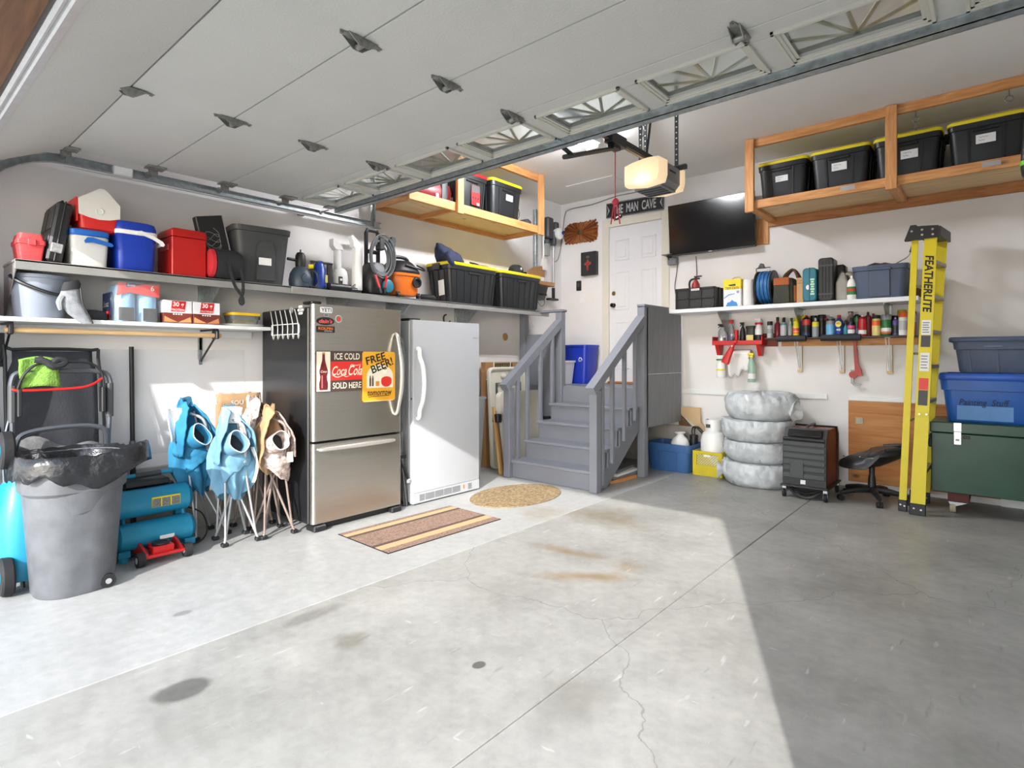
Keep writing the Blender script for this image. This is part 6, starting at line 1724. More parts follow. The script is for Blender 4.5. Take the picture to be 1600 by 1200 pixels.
# tool bag
o = thing('tool_bag', 'olive and rust canvas tool bag with brown handles', 'tool bag', Bk(-1.88, -1.65, 0.26, 6.48))
ob('body', MB().loft([rr(0.19, 0.24, 0.03, 0.0), rr(0.20, 0.25, 0.03, 0.02), rr(0.19, 0.24, 0.02, 0.22), rr(0.16, 0.20, 0.02, 0.27)]), mat('olive_canvas', '3c3d33', 0.9, var=0.15, bump=0.2), o)
ob('front_pocket', MB().loft([[(x_ * (1 - 0.08 * (z_ > 0.15)) - 0.012, -0.128 - q, z_) for x_, q in ((-0.085, 0), (-0.08, 0.016), (0.08, 0.016), (0.085, 0), (0.085, -0.02), (-0.085, -0.02))] for z_ in (0.008, 0.02, 0.17, 0.19)]), MATS['olive_canvas'], o)
ob('front_flap', MB().box(-0.09, 0.066, -0.142, -0.11, 0.192, 0.275, 0.006), mat('rust_canvas', 'a1592f', 0.85, var=0.1), o)
ob('end_pocket', MB().box(0.093, 0.125, -0.10, 0.08, 0.01, 0.19, 0.012), MATS['rust_canvas'], o)
for y_ in (-0.06, 0.06):
    ob('handle', MB().tube([(-0.06 + 0.05, y_, 0.27), (0.0, y_ * 0.7, 0.31), (0.06, y_ * 0.3, 0.365), (0.10, y_ * 0.5, 0.34), (0.13, y_, 0.27)], 0.014, 8, smooth=4), mat('dark_brown_web', '4b3a26', 0.85), o)

# cardboard box, teal case, black case, oil bottle, cleaner, blue tote
o = thing('cardboard_box', 'small cardboard box between tool bag and teal case', 'box', Bk(-1.638, -1.572, 0.2, 6.52))
ob('carton', MB().box(-0.033, 0.033, -0.10, 0.10, 0, 0.265, 0.003), mat('kraft_board', 'c49a6e', 0.85, var=0.05), o)
for q in range(2):
    ob('handwriting', MB().tube([(-0.026 + 0.005 * i, -0.1006, 0.232 - 0.025 * q + 0.006 * math.sin(i * 2.6 + q)) for i in range(10)], 0.0012, 4), M_ink, o)
o = thing('tool_case', 'teal plastic tool case with pale print standing on end', 'case', Bk(-1.57, -1.435, 0.30, 6.47))
o.location.x = -1.4925 - 0.011
c = MB()
c.loft([[(x_, y_, z_ + 0.178) for x_, z_, _ in rr(0.132, 0.345, 0.035, 0, n=4)] for y_ in (-0.15, -0.142)])
M_tl = mat('deep_teal_plastic', '1f6f82', 0.45, var=0.05)
ob('shell', MB().loft([[(x_, y_, z_ + 0.178) for x_, z_, _ in rr(0.132 - i_, 0.345 - i_, 0.035, 0, n=4)] for y_, i_ in ((-0.15, 0.02), (-0.14, 0.0), (0.14, 0.0), (0.15, 0.02))]), M_tl, o)
ob('seam', MB().box(-0.004, 0.004, -0.153, 0.153, 0.006, 0.352, 0.001), mat('dark_seam', '17505e', 0.6), o)
for q in range(7):
    ob('pale_print', MB().box(0.008 + 0.006 * (q % 2), 0.042 + 0.005 * ((q + 1) % 2), -0.1525, -0.151, 0.07 + 0.025 * q, 0.088 + 0.025 * q, 0.0005), mat('pale_mint', 'b8e0b8', 0.5), o)
flat('white_patch', ell(-0.015, 0.15, 0.018, 0.025, 14), M_label, o, -0.1515)
o = thing('tool_case', 'tall black ribbed tool case right of the teal one', 'case', Bk(-1.425, -1.285, 0.34, 6.47))
ob('shell', MB().loft([[(x_, y_, z_ + 0.22) for x_, z_, _ in rr(0.14 - i_, 0.44 - i_, 0.03, 0, n=4)] for y_, i_ in ((-0.16, 0.02), (-0.15, 0.0), (0.02, 0.0), (0.03, 0.01))]), M_blk, o)
ob('rear_shell', MB().box(-0.065, 0.14, 0.03, 0.17, 0.004, 0.385, 0.02), M_blk, o)
for x_ in (-0.03, 0.0, 0.03):
    ob('rib', MB().box(x_ - 0.004, x_ + 0.004, -0.165, -0.158, 0.03, 0.41, 0.002), M_blk, o)
for z_ in (0.07, 0.36):
    ob('latch', MB().box(-0.066, 0.066, -0.166, -0.158, z_ - 0.012, z_ + 0.012, 0.003), M_dg, o)
o = thing('oil_bottle', 'grey gable-topped oil bottle beside the black tool case', 'bottle', (-1.222, 6.58, BZ))
ob('bottle', MB().loft([rr(0.105, 0.11, 0.02, 0), rr(0.11, 0.12, 0.02, 0.02), rr(0.11, 0.12, 0.02, 0.18), rr(0.05, 0.05, 0.02, 0.27), rr(0.035, 0.035, 0.016, 0.285)]), mat('warm_grey_bottle', '9c9a92', 0.4), o)
ob('handle', MB().tube([(0.03, 0.0, 0.27), (0.075, 0.0, 0.25), (0.08, 0.0, 0.17), (0.05, 0.0, 0.12)], 0.014, 8, smooth=4), MATS['warm_grey_bottle'], o)
ob('cap', MB().cyl((0, 0, 0.286), (0, 0, 0.30), 0.02, seg=12), M_dg, o)
o = thing('glue_bottle', 'white bottle with green and red label beside the blue tote', 'bottle', (-1.135, 6.55, BZ))
ob('bottle', MB().lathe([(0.04, 0), (0.045, 0.01), (0.045, 0.16), (0.03, 0.20), (0.014, 0.215), (0.01, 0.24), (0.004, 0.245)], 16), M_wplas, o)
ob('label', MB().lathe([(0.0457, 0.05), (0.0457, 0.13)], 16, c0=False, c1=False), mat('green_label', '2f7a3a', 0.5), o)
ob('label_band', MB().lathe([(0.0462, 0.085), (0.0462, 0.108)], 16, c0=False, c1=False), M_cred, o)
o = thing('storage_tote', 'slate blue tote on the back shelf with a paint roller handle', 'tote', (-0.895, 6.67, BZ))
M_sb = mat('slate_blue_plastic', '46536b', 0.5, var=0.06)
c = tub(0.47, 0.36, 0.32, 0.84, 0.05, rimz=0.27)
ob('tub', c, M_sb, o)
c = MB()
c.loft([[(x_, -0.158 - 0.014 * z_ / 0.3 - q, z_) for x_, q in ((-0.09, 0.0), (-0.085, 0.014), (0.085, 0.014), (0.09, 0.0), (0.09, -0.01), (-0.09, -0.01))] for z_ in (0.02, 0.275)])
ob('front_panel', c, M_sb, o)
ob('handle_lip', MB().box(-0.10, 0.10, -0.20, -0.165, 0.268, 0.295, 0.005), M_sb, o)
o = tag(ob('rag_pile', MB().loft([[(r_ * math.cos(a) * (1 + 0.15 * math.sin(3 * a)), r_ * 0.7 * math.sin(a), z_ + 0.01 * math.sin(2 * a)) for a in [2 * PI * k / 16 for k in range(16)]] for r_, z_ in ((0.16, 0.0), (0.165, 0.03), (0.12, 0.06), (0.05, 0.08))]), M_blk2), 'black rags heaped in the slate blue tote', 'rags')
o.location = (-0.92, 6.66, BZ + 0.275)
o = thing('paint_roller', 'paint roller frame with black grip sticking out of the blue tote', 'paint roller', (-0.80, 6.58, BZ + 0.26))
ob('wire', MB().tube([(0.0, 0.0, 0.0), (0.02, 0.0, 0.06), (0.12, 0.0, 0.12), (0.145, 0.0, 0.165)], 0.005, 7, smooth=4), M_dsteel, o)
ob('grip', MB().cyl((0.143, 0.0, 0.165), (0.175, 0.0, 0.265), 0.011, 0.009, seg=10), M_blk, o)

# ================================================================ spray cans on the narrow shelf
CZ = 1.576
def can(label, x, y, h, r, body, capm, cap='flat', bands=(), caph=0.045, logo=None):
    o_ = thing('spray_can', label, 'can', (x, y, CZ), 0, 'cans and bottles on the narrow black shelf')
    hb = h - caph
    if cap == 'flat':
        ob('body', MB().lathe([(r * 0.94, 0), (r, 0.006), (r, hb - 0.008), (r * 0.9, hb)], 16), body, o_)
        ob('cap', MB().lathe([(r * 0.93, hb + 0.0005), (r * 0.93, h - 0.004), (r * 0.86, h)], 16), capm, o_)
    elif cap == 'dome':
        ob('body', MB().lathe([(r * 0.94, 0), (r, 0.006), (r, hb - 0.012), (r * 0.75, hb), (r * 0.35, hb + 0.012)], 16), body, o_)
        ob('cap', MB().lathe([(r * 0.32, hb + 0.0125), (r * 0.30, h - 0.006), (r * 0.2, h)], 12), capm, o_)
    elif cap == 'big':
        ob('body', MB().lathe([(r * 0.94, 0), (r, 0.006), (r, hb - 0.01), (r * 0.95, hb)], 16), body, o_)
        ob('cap', MB().lathe([(r * 1.0, hb + 0.0005), (r * 1.0, h - 0.012), (r * 0.85, h)], 16), capm, o_)
    elif cap == 'neck':
        ob('body', MB().lathe([(r * 0.94, 0), (r, 0.006), (r, hb - 0.04), (r * 0.45, hb - 0.01), (r * 0.4, hb)], 16), body, o_)
        ob('cap', MB().lathe([(r * 0.45, hb + 0.0005), (r * 0.45, h - 0.004), (r * 0.4, h)], 12), capm, o_)
    for z0, z1, m_ in bands:
        ob('label_band', MB().lathe([(r * 1.012, z0), (r * 1.012, z1)], 16, c0=False, c1=False), m_, o_)
    if logo:
        logo(o_, r)
    return o_
def cm(nm, hx, **k):
    return mat('can_' + nm, hx, 0.35, **k)
K = {n_: cm(n_, h_) for n_, h_ in dict(silver='b3b5b8', maroon='8a2536', teal='3f8f9a', grey='8e9296', yellow='e6d52a', red='b8232a', black='1d1d20', blue='1f3f8c', lblue='6fb0dc', navy='232c52', pink='d0466e', white='e2e2e2', green='1f6b34', purple='4d3f7a', orange='e8622a', lyell='d8c878', tealb='2d7f92', lime='a9a52a').items()}
def wd(o_, r):
    q = MB()
    q.lathe([(r * 1.02, 0.115), (r * 1.02, 0.165)], 16, c0=False, c1=False)
    flat('shield', ell(0, 0.13, r * 0.72, 0.032, 20), K['yellow'], o_, -r - 0.003)
    text('lettering', 'WD', K['navy'], o_, (0, -r - 0.0036, 0.135), w=r * 1.0, h=0.022, bold=0.03)
    text('lettering', '40', M_label, o_, (0, -r - 0.0036, 0.07), w=r * 1.1, h=0.02, bold=0.03)
fy = 6.70
can('silver can with short black cap at the left end of can shelf', -1.955, 6.69, 0.185, 0.031, K['silver'], K['black'], 'flat', ((0.05, 0.10, K['grey']),))
can('dark red can with black cap behind the leftmost silver can', -1.90, 6.78, 0.235, 0.034, K['maroon'], K['black'], 'neck')
can('second dark red can with black cap near the left end', -1.835, 6.79, 0.23, 0.03, K['maroon'], K['black'], 'neck')
can('white and teal can with black cap on the can shelf', -1.815, 6.70, 0.215, 0.034, K['silver'], K['black'], 'neck', ((0.14, 0.155, K['teal']),))
can('dark can with black cap behind the white and teal can', -1.755, 6.78, 0.22, 0.03, K['tealb'], K['black'], 'neck')
can('thin grey can with pale nozzle left of the yellow can', -1.745, 6.69, 0.18, 0.022, K['grey'], K['white'], 'dome')
can('short all yellow can at the front of can shelf', -1.685, 6.69, 0.175, 0.031, K['yellow'], K['yellow'], 'flat', ((0.07, 0.10, K['pink']), (0.04, 0.06, K['orange'])))
can('can with wide yellow cap standing behind under the bracket', -1.70, 6.80, 0.225, 0.036, K['grey'], K['yellow'], 'big', caph=0.05)
can('can with bright yellow cap behind the short yellow can', -1.625, 6.79, 0.24, 0.038, K['tealb'], K['yellow'], 'big', caph=0.055)
can('tall can with red dome top and white stripe', -1.585, 6.695, 0.235, 0.042, K['black'], K['red'], 'dome', ((0.13, 0.19, K['red']), (0.02, 0.05, K['navy'])), caph=0.03)
can('black can with black cap behind the red-domed can', -1.535, 6.79, 0.235, 0.034, K['black'], K['black'], 'flat')
can('yellow and grey lubricant can with white nozzle', -1.495, 6.69, 0.205, 0.033, K['grey'], K['white'], 'dome', ((0.11, 0.16, K['yellow']),))
can('tall plain black can behind the yellow and grey one', -1.455, 6.78, 0.24, 0.042, K['black'], K['black'], 'big', caph=0.06)
can('black can with red cap left of the grey-blue can', -1.40, 6.77, 0.205, 0.034, K['black'], K['red'], 'flat', caph=0.025)
can('black-shouldered can with pale blue side and white nozzle', -1.355, 6.70, 0.23, 0.042, K['grey'], K['white'], 'dome', ((0.02, 0.13, K['lblue']), (0.165, 0.186, K['black'])), caph=0.03)
can('blue lubricant can with yellow WD shield', -1.275, 6.695, 0.225, 0.039, K['blue'], K['red'], 'neck', (), 0.03, wd)
can('small teal can with black top right of blue shield can', -1.215, 6.70, 0.165, 0.026, K['tealb'], K['black'], 'neck')
can('navy and white bottle beside the steel-topped can', -1.165, 6.70, 0.19, 0.034, K['navy'], K['black'], 'neck', ((0.03, 0.07, K['white']), (0.08, 0.11, K['pink'])))
can('tall black can with chrome top in the middle of shelf', -1.12, 6.74, 0.255, 0.037, K['black'], K['silver'], 'dome', ((0.03, 0.08, K['purple']), (0.15, 0.19, K['green'])), caph=0.04)
can('red spray can with white nozzle in the right half', -1.065, 6.69, 0.215, 0.037, K['red'], K['white'], 'dome', ((0.02, 0.06, K['white']),), caph=0.03)
can('tall red can with steel top behind the red spray can', -1.03, 6.78, 0.25, 0.036, K['maroon'], K['black'], 'dome')
can('slim ochre bottle with red cap at the back', -0.985, 6.79, 0.23, 0.025, K['lyell'], K['maroon'], 'neck')
can('pale yellow squeeze bottle with black cap and red print', -0.945, 6.69, 0.205, 0.038, K['lyell'], K['black'], 'flat', ((0.10, 0.15, K['orange']),), caph=0.035)
can('dark green jar with grey screw cap', -0.862, 6.70, 0.21, 0.045, K['green'], K['grey'], 'big', ((0.03, 0.075, K['white']), (0.02, 0.04, K['orange'])), caph=0.055)
can('thin purple and black can with white tip', -0.785, 6.69, 0.175, 0.026, K['purple'], K['white'], 'dome', ((0.02, 0.10, K['black']),), caph=0.025)
can('black capped can behind the purple can', -0.80, 6.78, 0.20, 0.032, K['black'], K['black'], 'big')
can('white paint can with orange cap', -0.725, 6.695, 0.225, 0.037, K['white'], K['orange'], 'big', ((0.05, 0.14, K['silver']),), caph=0.05)
can('can with olive cap behind the orange-capped can', -0.745, 6.80, 0.255, 0.04, K['white'], K['lime'], 'big', caph=0.05)
can('pink and white spray can with white cap at right end', -0.655, 6.695, 0.215, 0.034, K['pink'], K['white'], 'big', ((0.125, 0.16, K['white']),), caph=0.05)
can('can with black cap behind the pink and white can', -0.66, 6.79, 0.235, 0.036, K['grey'], K['black'], 'big')
# funnel-like carrier
o = thing('clear_funnel', 'clear funnel with red base standing behind the cans', 'funnel', (-1.19, 6.81, CZ))
ob('cone', MB().lathe([(0.085, 0.10), (0.02, 0.225), (0.022, 0.25), (0.016, 0.25), (0.014, 0.222), (0.08, 0.10)], 18), mat('pink_clear', 'e8c9cf', 0.15, trans=0.8), o)
ob('base', MB().lathe([(0.088, 0.0), (0.088, 0.099)], 18), K['red'], o)
ob('spout_cap', MB().cyl((0, 0, 0.251), (0, 0, 0.262), 0.026, seg=12), M_blk, o)

# bottles in the red tray
TZ2 = 1.518
def bottle(label, x, y, z, r, h, body, trig, lab=None, hang=False):
    o_ = thing('spray_bottle', label, 'bottle', (x, y, z), 0, 'spray bottles around the red tray')
    ob('bottle', MB().lathe([(r * 0.92, 0), (r, 0.008), (r, h * 0.55), (r * 0.8, h * 0.68), (r * 0.38, h * 0.80), (r * 0.36, h * 0.84)], 16), body, o_)
    t_ = MB().box(-r * 0.4, r * 0.45, -r * 0.4, r * 0.4, h * 0.845, h * 0.92, 0.003).box(-r * 1.1, r * 0.6, -r * 0.32, r * 0.32, h * 0.92, h, 0.005)
    ob('sprayer_head', t_, trig, o_)
    ob('trigger', MB().tube([(-r * 0.5, 0, h * 0.92), (-r * 0.75, 0, h * 0.86), (-r * 0.95, 0, h * 0.80)], 0.005, 6), trig, o_)
    if lab:
        for z0, z1, m_ in lab:
            ob('label', MB().lathe([(r * 1.01, h * z0), (r * 1.01, h * z1)], 16, c0=False, c1=False), m_, o_)
    return o_
bottle('clear spray bottle with black cap at the left end of red tray', -2.52, 6.76, TZ2, 0.042, 0.24, M_clear, M_blk, ((0.05, 0.3, M_silver),))
bottle('clear bottle with red sprayer in the red tray', -2.41, 6.78, TZ2, 0.034, 0.285, M_clear, M_red)
bottle('black spray bottle in the middle of red tray', -2.275, 6.76, TZ2, 0.03, 0.25, M_blk, M_blk)
bottle('white spray bottle with red and white head in red tray', -2.095, 6.76, TZ2, 0.042, 0.285, M_wplas, M_wplas, ((0.1, 0.35, M_blk), (0.76, 0.835, M_red)))
o = thing('wipe_tub', 'dark bottle with yellow label and black flip lid in red tray', 'bottle', (-2.185, 6.76, TZ2))
ob('tub', MB().loft([rr(0.085, 0.06, 0.02, 0), rr(0.09, 0.065, 0.02, 0.01), rr(0.09, 0.065, 0.02, 0.17)]), mat('dark_bottle', '2b2723', 0.4), o)
ob('lid', MB().loft([rr(0.10, 0.072, 0.02, 0.1705), rr(0.105, 0.076, 0.02, 0.20), rr(0.09, 0.06, 0.02, 0.205)]), M_blk, o)
ob('label', MB().box(-0.038, 0.038, -0.0345, -0.032, 0.02, 0.10, 0.001), K['lyell'], o)
o = thing('tray_tin', 'slim red tube standing in the middle of the red tray', 'tube', (-2.335, 6.72, TZ2))
ob('tube', MB().lathe([(0.02, 0), (0.022, 0.005), (0.022, 0.12), (0.026, 0.16)], 12), M_red, o)
for i, (x_, mm, lb) in enumerate(((-2.45, K['blue'], 'small blue bottle'), (-2.375, K['maroon'], 'small dark red bottle'))):
    o = thing('small_bottle', lb + ' at the back of the red tray', 'bottle', (x_, 6.83, TZ2))
    ob('bottle', MB().lathe([(0.026, 0), (0.028, 0.006), (0.028, 0.10), (0.012, 0.125)], 12), mm, o)
    ob('cap', MB().cyl((0, 0, 0.1255), (0, 0, 0.145), 0.014, seg=10), K['red'], o)
# hanging bottles and red light
bottle('white spray bottle with yellow label hanging below red tray', -2.52, 6.735, 1.125, 0.052, 0.26, M_wplas, M_wplas, ((0.30, 0.38, K['yellow']), (0.76, 0.83, K['green'])))
bottle('pale green spray bottle with yellow head hanging below red tray', -2.165, 6.73, 1.075, 0.042, 0.335, mat('pale_green_clear', 'bfe0cb', 0.25, trans=0.4), K['yellow'], ((0.12, 0.3, M_label),))
o = thing('red_flashlight', 'red torch hanging at a slant from the red tray', 'torch', (-2.435, 6.63, 1.29), 0, rot=(R(-6), R(22), 0))
ob('body', MB().loft([rr(0.085, 0.05, 0.02, 0.0), rr(0.09, 0.055, 0.02, 0.02), rr(0.06, 0.045, 0.02, 0.17), rr(0.035, 0.035, 0.015, 0.24)]), M_red, o)
ob('hook', MB().tube([(0.0, 0, 0.24), (0.0, -0.0, 0.265), (0.025, 0.0, 0.275)], 0.014, 8, smooth=3), M_red, o)
ob('button', MB().cyl((0.0, -0.028, 0.215), (0.0, -0.018, 0.215), 0.01, seg=10), M_silver, o)

# pipe wrench
o = thing('pipe_wrench', 'red pipe wrench hanging below the spray can shelf', 'pipe wrench', (-1.145, B - 0.05, 1.07))
ob('handle', MB().loft([[(x_ - hw, -0.014, z_), (x_ + hw, -0.014, z_), (x_ + hw, 0.014, z_), (x_ - hw, 0.014, z_)] for x_, hw, z_ in ((0.02, 0.035, 0.10), (0.02, 0.03, 0.15), (0.005, 0.018, 0.22), (-0.01, 0.014, 0.42), (-0.01, 0.018, 0.46))]), mat('wrench_red', 'a82018', 0.4), o)
ob('head', MB().cyl((-0.025, -0.016, 0.11), (-0.025, 0.016, 0.11), 0.038, seg=16), MATS['wrench_red'], o)
ob('hook_jaw', MB().prism([(-0.045, 0.16), (-0.02, 0.16), (-0.02, 0.03), (-0.005, 0.012), (0.03, 0.018), (0.045, 0.012), (0.04, 0.0), (-0.02, -0.005), (-0.045, 0.02)], -0.012, 0.012), M_dsteel, o)

# ================================================================ floor along the back wall
# blue tote with jug
o = thing('storage_tote', 'open blue tote with a white jug on the floor by the stairs', 'tote', (-3.0, 6.53, 0))
M_bl = mat('denim_blue_plastic', '365f94', 0.5, var=0.06)
o.location = (-3.02, 6.55, 0)
c = tub(0.58, 0.42, 0.33, 0.84, 0.05, rimz=0.24)
ribs(c, 0.58, 0.42, 0.33, 0.84, [-0.12, 0.12], 0.014, 0.006, 0.01, 0.235)
ob('tub', c, M_bl, o)
ob('end_grip', MB().box(0.275, 0.305, -0.08, 0.08, 0.25, 0.285, 0.005), M_bl, o)
ob('end_grip', MB().box(-0.305, -0.275, -0.08, 0.08, 0.25, 0.285, 0.005), M_bl, o)
o = thing('jug', 'white jug with flared top standing in the blue floor tote', 'jug', (-2.94, 6.535, 0.022))
ob('jug', MB().lathe([(0.10, 0), (0.11, 0.01), (0.11, 0.30), (0.085, 0.36), (0.045, 0.395), (0.04, 0.41), (0.065, 0.43), (0.06, 0.44)], 20), M_wplas, o)
o = thing('pump', 'black pump with cables standing behind the white jug', 'pump', (-2.825, 6.67, 0.022))
ob('motor', MB().cyl((0, 0, 0), (0, 0, 0.40), 0.05, seg=12), M_blk, o)
for dx in (0.0, 0.03):
    ob('cable', MB().tube([(-0.02 + dx, 0, 0.40), (-0.02 + dx, 0, 0.47), (0.03 + dx, -0.02, 0.50), (0.10 + dx, -0.04, 0.45), (0.17 + dx * 0.5, -0.06, 0.385)], 0.009, 7, smooth=5), M_blk, o)

# yellow milk crate
o = thing('milk_crate', 'yellow milk crate carrying the propane tank', 'crate', (-2.55, 6.56, 0))
w, d, h = 0.33, 0.33, 0.28
M_yc = mat('crate_yellow', 'c9b51e', 0.5, var=0.06)
c = MB().box(-w / 2, w / 2, -d / 2, d / 2, 0, 0.014, 0.003)
for s_ in (-1, 1):
    for (x0, x1, y0, y1) in ((-w / 2, w / 2, s_ * d / 2 - 0.008, s_ * d / 2 + 0.008), (s_ * w / 2 - 0.008, s_ * w / 2 + 0.008, -d / 2, d / 2)):
        c.box(x0, x1, y0, y1, 0.0, 0.12, 0.002)
        c.box(x0, x1, y0, y1, 0.245, h, 0.003)
    for t_ in (-1, 1):
        c.box(s_ * (w / 2 - 0.02) - 0.022, s_ * (w / 2 - 0.02) + 0.022, t_ * d / 2 - 0.009, t_ * d / 2 + 0.009, 0, h, 0.003)
        c.box(s_ * w / 2 - 0.009, s_ * w / 2 + 0.009, t_ * (d / 2 - 0.02) - 0.022, t_ * (d / 2 - 0.02) + 0.022, 0, h, 0.003)
ob('shell', c, M_yc, o)
for s_ in (-1,):
    g_ = MB()
    for i in range(-4, 8):
        for dr2 in (1, -1):
            x0 = -w / 2 + 0.04 + 0.03 * i
            pts = [(x0, 0.12), (x0 + dr2 * 0.125, 0.245)]
            a_, b2 = pts
            cl_ = []
            for (xa, za) in pts:
                cl_.append((xa, za))
            lo_, hi_ = -w / 2 + 0.04, w / 2 - 0.04
            def clip(p, q):
                t0, t1 = 0.0, 1.0
                dx_ = q[0] - p[0]
                for bnd, sg in ((lo_, 1), (hi_, -1)):
                    f0 = sg * (p[0] - bnd)
                    f1 = sg * (q[0] - bnd)
                    if f0 < 0 and f1 < 0:
                        return None
                    if f0 < 0: t0 = max(t0, f0 / (f0 - f1))
                    if f1 < 0: t1 = min(t1, f0 / (f0 - f1))
                if t1 - t0 < 0.05:
                    return None
                return [(p[0] + dx_ * t, p[1] + (q[1] - p[1]) * t) for t in (t0, t1)]
            r_ = clip(a_, b2)
            if r_:
                g_.cyl((r_[0][0], -d / 2 - 0.002, r_[0][1]), (r_[1][0], -d / 2 - 0.002, r_[1][1]), 0.004, seg=5)
    ob('lattice', g_, M_yc, o)
ob('inner_sheet', MB().box(-w / 2 + 0.03, w / 2 - 0.03, -d / 2 + 0.014, -d / 2 + 0.018, 0.10, 0.26), M_label, o)
ob('hand_grip', MB().box(-0.045, 0.045, -d / 2 - 0.010, -d / 2 + 0.004, 0.215, 0.243, 0.008), M_label, o)
o = thing('propane_tank', 'white propane tank standing in the yellow crate', 'propane tank', (-2.55, 6.58, 0.0145))
ob('tank', MB().lathe([(0.10, 0), (0.12, 0.01), (0.138, 0.06), (0.142, 0.15), (0.142, 0.38), (0.12, 0.46), (0.06, 0.50), (0.03, 0.505)], 26), M_wplas, o)
col_ = MB()
lo = []
for k in range(15):
    a = R(150 + 240 * k / 14)
    z1 = 0.61 - (0.05 if 3 < k < 11 else 0)
    lo.append([(0.085 * math.cos(a), 0.085 * math.sin(a), 0.485), (0.09 * math.cos(a), 0.09 * math.sin(a), 0.485), (0.09 * math.cos(a), 0.09 * math.sin(a), 0.62), (0.085 * math.cos(a), 0.085 * math.sin(a), 0.62)])
col_.loft(lo)
ob('collar', col_, M_wplas, o)
ob('valve', MB().cyl((0, 0, 0.50), (0, 0, 0.57), 0.02, seg=10), M_dsteel, o)
ob('collar_tag', MB().box(-0.05, 0.0, -0.098, -0.094, 0.53, 0.57), M_dg, o)

# bagged tyres, four in a stack
M_bag = mat('translucent_bag', 'dbe0e3', 0.28, alpha=0.80, var=0.18, scale=9, bump=0.9, bscale=22)
M_tyre = mat('tyre_rubber', '5f6a74', 0.8, var=0.1)
rn = random.Random(4)
names = ('bottom', 'second from the bottom', 'third from the bottom', 'top')
for i, (cx_, cy_, z0_, z1_, rx_) in enumerate(((-1.99, 6.42, 0.0, 0.25, 0.345), (-1.985, 6.43, 0.252, 0.47, 0.335), (-2.0, 6.42, 0.472, 0.70, 0.34), (-1.97, 6.43, 0.702, 0.94, 0.335))):
    o = thing('bagged_tyre', 'pale plastic bagged tyre, %s of the stack of four' % names[i], 'tyre', (cx_, cy_, z0_), R(20 * i), 'bagged tyres stacked by the crate')
    H_ = z1_ - z0_
    t_ = MB().lathe([(0.19, 0.02), (0.29, 0.012), (0.31, 0.04), (0.315, H_ / 2), (0.31, H_ - 0.04), (0.29, H_ - 0.012), (0.19, H_ - 0.02), (0.18, H_ / 2), (0.19, 0.02)], 28, c0=False, c1=False)
    ob('tyre', t_, M_tyre, o)
    b_ = MB()
    lo = []
    prof_ = ((0.10, 0.0), (0.5, 0.0), (0.88, 0.0), (0.96, 0.05), (1.0, 0.12), (1.03, 0.22), (1.05, 0.35), (1.055, 0.5), (1.05, 0.65), (1.03, 0.78), (1.0, 0.88), (0.95, 0.95), (0.86, 1.0), (0.7, 1.0 if i < 3 else 1.02), (0.5, 1.0 if i < 3 else 1.04), (0.1, 0.985 if i < 3 else 1.06))
    for j, (rr_, zz) in enumerate(prof_):
        ring = []
        for q in range(110):
            a = 2 * PI * q / 110
            c_, s_ = math.cos(a), math.sin(a)
            n1 = noise.noise(Vector((2.2 * c_ + i * 7, 2.2 * s_, zz * 2.2)))
            n2 = 1 - 2 * abs(noise.noise(Vector((6 * c_ + zz * 2.5, 6 * s_ + i * 3, zz * 3.5 + c_ * 2))))
            n3 = 1 - 2 * abs(noise.noise(Vector((13 * c_ - zz * 4, 13 * s_ + i * 5, zz * 6))))
            amp = 0.3 if (zz == 0.0 or (zz >= 0.98 and i < 3)) else 1.0
            rad = rx_ * rr_ * (1 + (0.05 * n1 + 0.045 * n2 + 0.035 * n3) * amp)
            dz = 0.0 if zz == 0.0 else ((0.030 * n2 + 0.020 * n3) * (0.25 if (i < 3 and zz > 0.9) else 1))
            ring.append((rad * c_, rad * s_, max(0.0, min(H_ * zz + dz, H_ + (0.06 if i == 3 else 0)))))
        lo.append(ring)
    b_.loft(lo)
    ob('bag', b_, M_bag, o, ang=80)
    kk = MB()
    a0 = {0: 200, 1: 330, 2: 20, 3: -20}[i] - 20 * i
    p0 = Vector((rx_ * 0.95 * math.cos(R(a0)), rx_ * 0.95 * math.sin(R(a0)), H_ * 0.5))
    kd = Vector((math.cos(R(a0)), math.sin(R(a0)), -0.2 if i else 0.0))
    def knot(u, v):
        a = 2 * PI * v
        r_ = 0.02 + 0.075 * u * (1 + 0.25 * math.sin(3 * a + i))
        side = Vector((-kd.y, kd.x, 0)).normalized()
        p = p0 + kd * (0.10 * u) + side * r_ * math.cos(a) + Vector((0, 0, 1)) * r_ * math.sin(a)
        return (p.x, p.y, max(0.003, p.z))
    kk.grid(knot, 5, 18)
    ob('bag_mouth', kk, M_bag, o)

# welder on a cart
o = thing('welder', 'black and rust welding machine on a small caster cart', 'welder', (-1.43, 6.22, 0))
wx_, wy_ = 0.19, 0.27
c = MB()
c.prism([(-wy_ + 0.02, 0.13), (-wy_ + 0.02, 0.56), (-wy_ + 0.09, 0.66), (wy_ - 0.06, 0.66), (wy_, 0.58), (wy_, 0.13)], -wx_ + 0.012, wx_ - 0.012, 'x')
ob('case', c, mat('rust_red_case', '6e2a1c', 0.4, var=0.12), o)
fr_ = MB()
fr_.prism([(-wy_, 0.13), (-wy_, 0.57), (-wy_ + 0.085, 0.672), (-wy_ + 0.13, 0.672), (-wy_ + 0.045, 0.55), (-wy_ + 0.045, 0.13)], -wx_, wx_, 'x')
ob('front_shell', fr_, M_blk, o)
ob('rear_shell', MB().prism([(wy_ - 0.03, 0.13), (wy_ - 0.03, 0.58), (wy_ - 0.09, 0.672), (wy_ - 0.05, 0.672), (wy_ + 0.012, 0.59), (wy_ + 0.012, 0.13)], -wx_, wx_, 'x'), M_blk, o)
